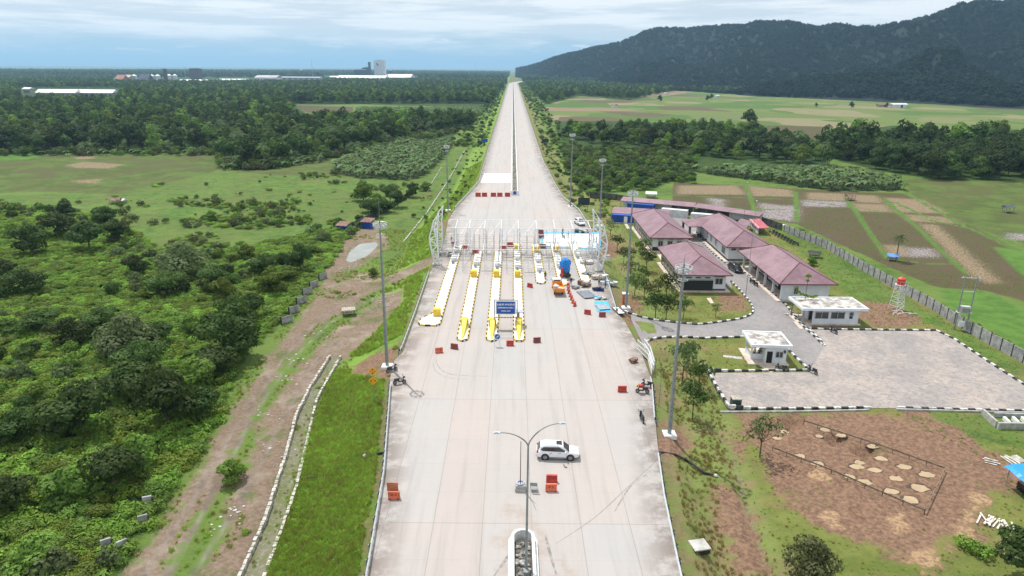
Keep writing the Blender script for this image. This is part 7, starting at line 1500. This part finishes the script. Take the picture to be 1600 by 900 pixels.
def person(x, y, z, rz, pose, shirt, trou, label, hat=None):
    base_ = PM[pose]; rt = thing('person', label, 'person', (x, y, z), rz); bd = base_.copy(); bd.materials.clear()
    for q in (M_skin, shirt, trou, M_dark_): bd.materials.append(q)
    for p in bd.polygons:
        c = p.center; zz = c.z; p.material_index = 0
        if .075 > zz or (pose == 'sit' and zz < .52): p.material_index = 3
        elif zz < 1.0 and abs(c.x) < .215 and not (pose == 'sit' and c.y < -.5 and zz > .98): p.material_index = 2
        elif zz < 1.46 and zz > (1.0 if pose != 'stand' else .98) and not (abs(c.x) > .2 and zz < 1.15) and not (pose != 'stand' and c.y < -.3): p.material_index = 1
    o = D.objects.new('body', bd); COL.objects.link(o); o.parent = rt
    mb = MB(); mb.ball((0, .0, 1.68), (.105, .115, .095), 12, 7); h_ = mb.build('hair' if hat is None else 'helmet', M_hair if hat is None else hat, rt, True)
    mb = MB(); mb.ball((0, -.118, 1.615), (.014, .02, .02), 6, 4); [mb.ball((s_*.035, -.105, 1.645), (.012, .008, .008), 6, 4) for s_ in (-1, 1)]; mb.build('face', M_hair, rt); return rt
cloth = {n_: mat(n_+'_cloth', c, .85, .15, 4) for n_, c in (('navy', (.02,.03,.09)), ('black', (.02,.02,.02)), ('green', (.03,.09,.06)), ('red', (.4,.04,.04)), ('white', (.65,.65,.63)), ('grey', (.18,.18,.2)), ('khaki', (.3,.24,.15)), ('orange', (.7,.2,.03)))}
ppl = [(1178,559,PZ+.16,200,'stand','white','navy','person in a white shirt and dark trousers standing at the small guardhouse'),(1185,560,PZ+.16,160,'stand','green','green','person in green clothes standing beside the guardhouse door'),(1197,566,PZ,185,'walk','red','grey','person in a red shirt walking in front of the guardhouse corner'),(1208,566,PZ,170,'walk','navy','black','person in navy leaning at the shaded guardhouse wall'),(1218,560,PZ,190,'stand','black','black','person in black standing right of the guardhouse'),
       (689,355,-.4,120,'stand','green','black','person in dark clothes on the bank left of the left gantry tower'),(705,379,0,100,'walk','navy','khaki','worker in navy at the foot of the left gantry tower'),(879,366,.12,40,'walk','black','navy','worker in black on the far edge of the white sheet'),(888,372,.12,250,'walk','grey','black','worker in grey bending over the middle of the white sheet'),(921,372,0,10,'stand','orange','navy','worker in orange at the right tower behind the sheet'),
       (921,383,0,80,'walk','red','navy','worker in red at the right end of the white sheet'),(892,446,0,190,'stand','black','grey','worker in black standing right of the orange truck cab'),(852,436,0,150,'stand','green','black','worker in green beside the end of the short island'),(914,418,0,60,'walk','khaki','grey','worker in khaki among the timber heap'),(936,446,0,200,'stand','khaki','black','worker in khaki standing at the blue crates'),(946,450,0,260,'walk','red','black','worker in red behind the blue crates'),(1094,372,PZ+.2,200,'stand','navy','black','person in navy under the porch of the middle office')]
for a, b_, z_, r0, po, s1_, s2_, l_ in ppl: c_ = P(a, b_, z_); person(c_[0], c_[1], z_ if z_ > -.3 or z_ < -1 else float(hgt(c_[0], c_[1])), R(r0), po, cloth[s1_], cloth[s2_], l_, M_yellow if 'worker in navy' in l_ or 'orange' in l_ else None)
# ================================================================== COWS
def cow(loc, rz, label, m):
    rt = thing('cow', label, 'cow', loc, rz)
    def sk(V_, E_, Rr, root, nm):
        ks = list(V_); me_ = D.meshes.new(nm); me_.from_pydata([V_[k] for k in ks], [(ks.index(a), ks.index(b)) for a, b in E_], []); o = D.objects.new('tmp', me_); COL.objects.link(o); o.modifiers.new('s', 'SKIN').use_smooth_shade = True
        for k, v_ in zip(ks, me_.skin_vertices[0].data): v_.radius = (Rr[k],)*2; v_.use_root = k == root
        o.modifiers.new('d', 'SUBSURF').levels = 1; bpy.context.view_layer.update(); out = D.meshes.new_from_object(o.evaluated_get(bpy.context.evaluated_depsgraph_get())); D.objects.remove(o); return out
    V_ = {'rump': (-.75, 0, 1.15), 'belly': (0, 0, 1.0), 'chest': (.6, 0, 1.05), 'neck': (.95, 0, 1.05), 'poll': (1.2, 0, .8), 'muz': (1.42, 0, .42), 'tail': (-.98, 0, 1.1), 'tail2': (-1.05, 0, .6)}; Rr = {'rump': .30, 'belly': .37, 'chest': .34, 'neck': .19, 'poll': .14, 'muz': .085, 'tail': .05, 'tail2': .03}; E_ = [('rump', 'belly'), ('belly', 'chest'), ('chest', 'neck'), ('neck', 'poll'), ('poll', 'muz'), ('rump', 'tail'), ('tail', 'tail2')]
    for s, t_ in ((-1, 'l'), (1, 'r')):
        for k, p, q in (('fh', (.58, s*.2, .85), .13), ('fk', (.60, s*.2, .45), .065), ('ff', (.58, s*.2, .04), .055), ('hh', (-.68, s*.2, .92), .17), ('hn', (-.55, s*.22, .68), .11), ('hk', (-.80, s*.2, .42), .06), ('hf', (-.72, s*.2, .04), .055)): V_[t_+k] = p; Rr[t_+k] = q
        E_ += [('chest', t_+'fh'), (t_+'fh', t_+'fk'), (t_+'fk', t_+'ff'), ('rump', t_+'hh'), (t_+'hh', t_+'hn'), (t_+'hn', t_+'hk'), (t_+'hk', t_+'hf')]
    me_ = sk(V_, E_, Rr, 'belly', 'cow_body'); me_.materials.append(m); o = D.objects.new('body', me_); COL.objects.link(o); o.parent = rt; mb = MB(); [mb.bar((1.15, s*.1, .92), (1.12, s*.3, 1.08), .035, .01) for s in (-1, 1)]; mb.build('horn', M_sack, rt); mb = MB(); [mb.ball((1.1, s*.2, .82), (.05, .12, .05), 6, 4) for s in (-1, 1)]; mb.build('ear', m, rt)
M_cow = mat('brown_hide', (.25,.11,.05), .8, .2, 3)
w = Wd(660, 313); cow(tuple(w), R(60), 'brown cow grazing on the left near the far drain', M_cow); w = Wd(671, 310); cow(tuple(w), R(20), 'lighter brown cow grazing to the right of the other', mat('tan_hide', (.38,.20,.10), .8, .2, 3))
# ================================================================== FAR THINGS
def farbase(px, py): p = P(px, py, LZ); return p
def mpp(p): return float((np.array([p[0], p[1], p[2]])-[0, 0, CH]) @ f_)/F          # metres per photo pixel at p
M_fw = mat('bright_white_roof', (.80,.80,.80), .6, .04, .02); M_ftow = mat('tower_panel', (.50,.54,.60), .7, .05, .02); M_fdk = mat('dark_plant', (.07,.09,.11), .8, .2, .05); M_fsilo = mat('silo_metal', (.55,.58,.60), .5, .05, .05); M_rustr = mat('rust_roof', (.35,.17,.12), .8, .2, .05); M_fgrey = mat('grey_shed_wall', (.36,.38,.40), .8, .1, .05)
def hall(x0, x1, yb, yt, label, m=M_fw, depth=40, ridge=.25, wallm=None, name='warehouse'):
    p = farbase((x0+x1)/2, yb); k = mpp(p); a = farbase(x0, yb); w = (x1-x0)*k; h = (yb-yt)*k; rt = thing(name, label, 'building', (p[0], p[1], LZ)); mb = MB(); hw = h*(1-ridge); mb.box((0, depth/2, hw/2), (w, depth, hw)); mb.build('wall', wallm or M_fgrey, rt); mb = MB(); mb.add([(-w/2-1, -1, hw), (w/2+1, -1, hw), (w/2+1, depth/2, h), (-w/2-1, depth/2, h), (-w/2-1, depth+1, hw), (w/2+1, depth+1, hw)], [(0,1,2,3),(3,2,5,4),(0,3,4),(1,5,2)]); mb.build('roof', m, rt); mb = MB(); [mb.box((-w/2+w*(i+.5)/8, -.05, hw*.4), (w/16, .2, hw*.5)) for i in range(8)]; mb.build('doors', M_fdk, rt); return rt
hall(524, 600, 127, 118.5, 'long bright white factory hall left of the white tower', depth=120, ridge=.55); hall(600, 641, 126, 116.5, 'bright white factory hall right of the white tower', depth=120, ridge=.5); hall(515, 528, 125, 119, 'small white shed at the left end of the factory', depth=40)
p = farbase(593.5, 125.5); k = mpp(p); rt = thing('factory_tower', 'tall white factory tower with a dark bird shaped emblem high on its front', 'tower', (p[0], p[1]-3, LZ)); w, h = 16*k, 29.5*k; mb = MB(); mb.box((0, w/2, h/2), (w, w, h)); mb.build('shaft', M_ftow, rt); mb = MB(); mb.box((0, w/2, h+.5*k), (w*.6, w*.6, 1*k)); mb.build('roof_house', M_ftow, rt)
mb = MB(); u = k; mb.add([(-4.6*u, -.3, h-4*u), (-3.*u, -.3, h-3.6*u), (-1.6*u, -.3, h-5.6*u), (.3*u, -.3, h-8.6*u), (-1.6*u, -.3, h-7.6*u), (-3.6*u, -.3, h-7.2*u), (-3.3*u, -.3, h-5.6*u)], [(0, 1, 2, 6), (2, 3, 4), (2, 4, 5, 6)]); mb.build('bird_emblem', mat('emblem_navy', (.03,.07,.16), .6, .05, 1), rt)
p = farbase(574, 122); k = mpp(p); rt = thing('refinery', 'dark processing plant with a slim stack left of the white tower', 'factory', (p[0], p[1]+60, LZ)); mb = MB(); mb.box((0, 0, 12*k), (3.6*k, 4*k, 24*k)); mb.build('stack', M_fdk, rt); mb = MB(); mb.box((-13*k, 0, 6*k), (22*k, 9*k, 12*k)); mb.box((-7*k, 0, 13*k), (9*k, 5*k, 5*k)); mb.build('block', M_fdk, rt); mb = MB(); mb.box((-12*k, -1, 12.5*k), (15*k, 9*k, 1.6*k)); mb.box((-5*k, -1, 16*k), (5*k, 5*k, 1.2*k)); mb.build('roof', M_fgrey, rt)
p = farbase(610, 123); k = mpp(p); rt = thing('water_tank', 'slim dark tank tower with a pale cap right of the white tower', 'tower', (p[0], p[1]+20, LZ)); mb = MB(); mb.tube([(0, 0, 0), (0, 0, 12*k)], 1.1*k, 8); mb.build('shaft', M_fdk, rt); mb = MB(); mb.tube([(0, 0, 12*k), (0, 0, 13.5*k)], 1.6*k, 8); mb.build('cap', M_fw, rt)
hall(57, 118, 150, 140, 'left half of the long white roofed barn in front of the town', depth=18, ridge=.5); hall(119, 176, 150, 140.5, 'right half of the long white roofed barn in front of the town', depth=18, ridge=.5); hall(37, 47, 146, 137, 'small white shed left of the long barn', depth=10); 
hall(181, 193, 131, 117.5, 'gabled grey shed at the left of the silo group', M_rustr, 30, .5); hall(193, 203, 130, 117.5, 'pale tan roofed shed of the silo group', mat('tan_roof', (.5,.40,.30), .8, .1, .05), 30, .3); hall(217, 232, 131, 116, 'dark gabled shed in the middle of the silo group', M_fdk, 30, .6, M_fdk)
for i, (a, b_, t_, w_, l_) in enumerate([(208,129,117,9,'pale silo left of the dark gabled shed'),(236,129,117,8,'first pale silo right of the dark shed'),(245,129,117,8,'second pale silo right of the dark shed'),(263,130,116.5,8,'left white silo beside the dark stack'),(272,130,116.5,7,'right white silo of the group'),(291,128,105,0,'x')]):
    if w_ == 0: continue
    p = farbase(a, b_); k = mpp(p); rt = thing('silo', l_, 'silo', (p[0], p[1]+10, LZ)); h = (b_-t_)*k; mb = MB(); mb.tube([(0, 0, 0), (0, 0, h*.86)], w_*k/2, 14); mb.build('drum', M_fsilo, rt); mb = MB(); mb.tube([(0, 0, h*.86), (0, 0, h)], [w_*k/2, .1*w_*k], 14); mb.build('cone', M_fw, rt)
for a, b_, t_, w_, l_ in ((255,131,109,4,'dark square stack between the silos'),(303,125,108,14,'large dark grey block behind the white silos')):
    p = farbase(a, b_); k = mpp(p); rt = thing('plant_block', l_, 'building', (p[0], p[1]+20, LZ)); h = (b_-t_)*k; mb = MB(); mb.box((0, 0, h/2), (w_*k, w_*k, h)); mb.build('block', mat('brownish_dark', (.10,.085,.085), .8, .1, .05), rt); mb = MB(); mb.box((0, 0, h+.4*k), (w_*k*.7, w_*k*.7, .8*k)); mb.build('roof', M_fgrey, rt)
hall(278, 340, 130, 124.5, 'very long low white warehouse right of the silos', depth=40, ridge=.5); hall(340, 384, 129.5, 123.5, 'second long low white warehouse farther right', depth=40, ridge=.5); hall(398, 432, 126.5, 118, 'grey roofed warehouse with white gable before the factory', mat('pale_purple_roof', (.42,.38,.42), .7, .1, .05), 60, .4, M_fw); hall(432, 500, 124.5, 120, 'pale low sheds between warehouse and factory', M_fgrey, 40, .3); hall(272, 288, 131, 128, 'small rust roofed shed under the silos', M_rustr, 20, .5)
rg = random.Random(6)
for i in range(60):
    a = rg.choice([rg.uniform(60, 190), rg.uniform(330, 500), rg.uniform(10, 780)]); b_ = rg.uniform(114, 130) if a < 170 else rg.uniform(112, 121); p = farbase(a, b_); k = mpp(p); rt = thing('far_house', 'tiny roof of a house in the hazy town on the left horizon', 'house', (p[0], p[1], LZ), rg.uniform(-.4, .4), 'houses of the hazy town'); w, h = rg.uniform(4, 9)*k, rg.uniform(2.4, 3.6)*k; mb = MB(); mb.box((0, 0, h*.3), (w, w*.6, h*.6)); mb.build('wall', M_fw if i % 3 else M_fgrey, rt); mb = MB(); mb.add([(-w*.55, -w*.35, h*.6), (w*.55, -w*.35, h*.6), (w*.55, 0, h), (-w*.55, 0, h), (-w*.55, w*.35, h*.6), (w*.55, w*.35, h*.6)], [(0,1,2,3),(3,2,5,4),(0,3,4),(1,5,2)]); mb.build('roof', M_rustr if i % 2 else M_fw, rt)
for a, b_, t_, l_ in ((489,124,93,'tall lattice radio mast above the left horizon'),(743,112,98,'thin distant radio mast near the end of the motorway'),(290,122,104,'thin radio mast above the silos')):
    p = farbase(a, b_); k = mpp(p); rt = thing('radio_mast', l_, 'mast', (p[0], p[1], LZ)); h = (b_-t_)*k; mb = MB(); w = .55*k
    for i in range(3): an = i*2.094; mb.bar((w*math.cos(an), w*math.sin(an), 0), (.1*k*math.cos(an), .1*k*math.sin(an), h), .12*k, .06*k, 4)
    mb.build('legs', M_fgrey, rt); mb = MB()
    for q in range(10): z0, z1 = h*q/10, h*(q+1)/10; s0, s1 = w*(1-q/10), w*(1-(q+1)/10); mb.bar((s0, 0, z0), (-s1*.5, s1*.86, z1), .07*k, n=4); mb.bar((-s0*.5, s0*.86, z0), (-s1*.5, -s1*.86, z1), .07*k, n=4)
    mb.build('bracing', M_fgrey, rt)
def smallhouse(px, py, w, d, h, rz, rm_, wm, label, name='farm_hut', cat='hut', open_=False, on=None):
    q = Wd(px, py); rt = thing(name, label, cat, (q[0], q[1], float(hgt(q[0], q[1]))-.1), rz); mb = MB()
    if open_: [mb.box((x_*(w/2-.2), y_*(d/2-.2), h/2), (.18, .18, h)) for x_ in (-1, 1) for y_ in (-1, 1)]; mb.build('posts', M_wood, rt); mb = MB(); mb.box((0, 0, .6), (w-.5, d-.5, .1)); mb.build('platform', M_wood, rt)
    else: mb.box((0, 0, h/2), (w, d, h)); mb.build('wall', wm, rt); mb = MB(); mb.box((w*.15, -d/2-.03, h*.42), (w*.14, .05, h*.75)); mb.build('door', M_open, rt)
    mb = MB(); mb.add([(-w*.58, -d*.6, h-.05), (w*.58, -d*.6, h-.05), (w*.58, 0, h*1.38), (-w*.58, 0, h*1.38), (-w*.58, d*.6, h-.05), (w*.58, d*.6, h-.05)], [(0,1,2,3),(3,2,5,4),(0,3,4),(1,5,2)]); mb.build('roof', rm_, rt); return rt
M_zinc = mat('zinc_roof', (.62,.64,.66), .45, .15, .5); M_rusty = MATS['rusty_roof']
smallhouse(903, 213, 11, 8, 3.4, R(5), M_zinc, M_wall, 'white roofed house half hidden by trees right of the motorway', 'farm_house', 'house'); smallhouse(1402, 168, 20, 9, 4.2, R(10), M_zinc, M_wall, 'white roofed farmhouse in the middle of the far rice fields', 'farm_house', 'house')
smallhouse(1378, 167, 12, 8, 3., R(-5), M_rusty, M_wood, 'brown hut left of the farmhouse in the far fields'); smallhouse(181, 318, 3.4, 2.6, 1.6, R(10), M_rusty, M_wood, 'rusty roofed field hut at the edge of the paddies', open_=True); smallhouse(191, 317, 2.4, 2.4, 1.2, R(-10), M_zinc, M_wood, 'small zinc roofed lean-to beside the rusty hut', open_=True)
smallhouse(1017, 309, 3.6, 2.6, 1.8, R(-8), mat('white_sheet_roof', (.75,.76,.76), .5, .05, 1), M_wood, 'white roofed shelter just behind the back wall', open_=True); smallhouse(1328, 313, 3., 2.4, 1.8, R(5), M_rusty, M_wood, 'small rusty hut on the paddy bund', open_=True); smallhouse(1574, 332, 3., 2.4, 2., R(0), M_fdk, M_wood, 'dark little hut at the right in the green field', open_=True)
smallhouse(1394, 407, 2.4, 1.8, 1.4, R(-20), mat('blue_sheet_roof', (.12,.3,.65), .5, .1, 1), M_wood, 'tiny blue covered hut at the foot of the lone palm', open_=True); smallhouse(1272, 402, 2.6, 1.8, 1.3, R(-20), M_black, M_wood, 'dark low rack on the grass behind the offices', open_=True)
for i, (a, b_) in enumerate([(1225,147),(1120,152),(1300,150),(1480,155),(1545,158),(1040,148),(960,168),(1180,146)]): smallhouse(a, b_, 7, 5, 3, R(i*20), M_zinc if i % 2 else M_rusty, M_wall, 'tiny field house on the far plain before the mountain').__setitem__('group', 'tiny field houses')
# paddy edge huts and white birds are too small to model; white rags on sticks mark the fields
c_ = P(1210, 352, PZ); rt = thing('white_boat_cover', 'long white cover lying on the grass at the wall corner', 'cover', (c_[0]+1, c_[1]-1, PZ), R(-10)); mb = MB(); mb.sideprism([(-2.6, 0), (2.6, 0), (1.8, .5), (-1.8, .5)], -.6, .6); mb.build('cover_sheet', M_white, rt)
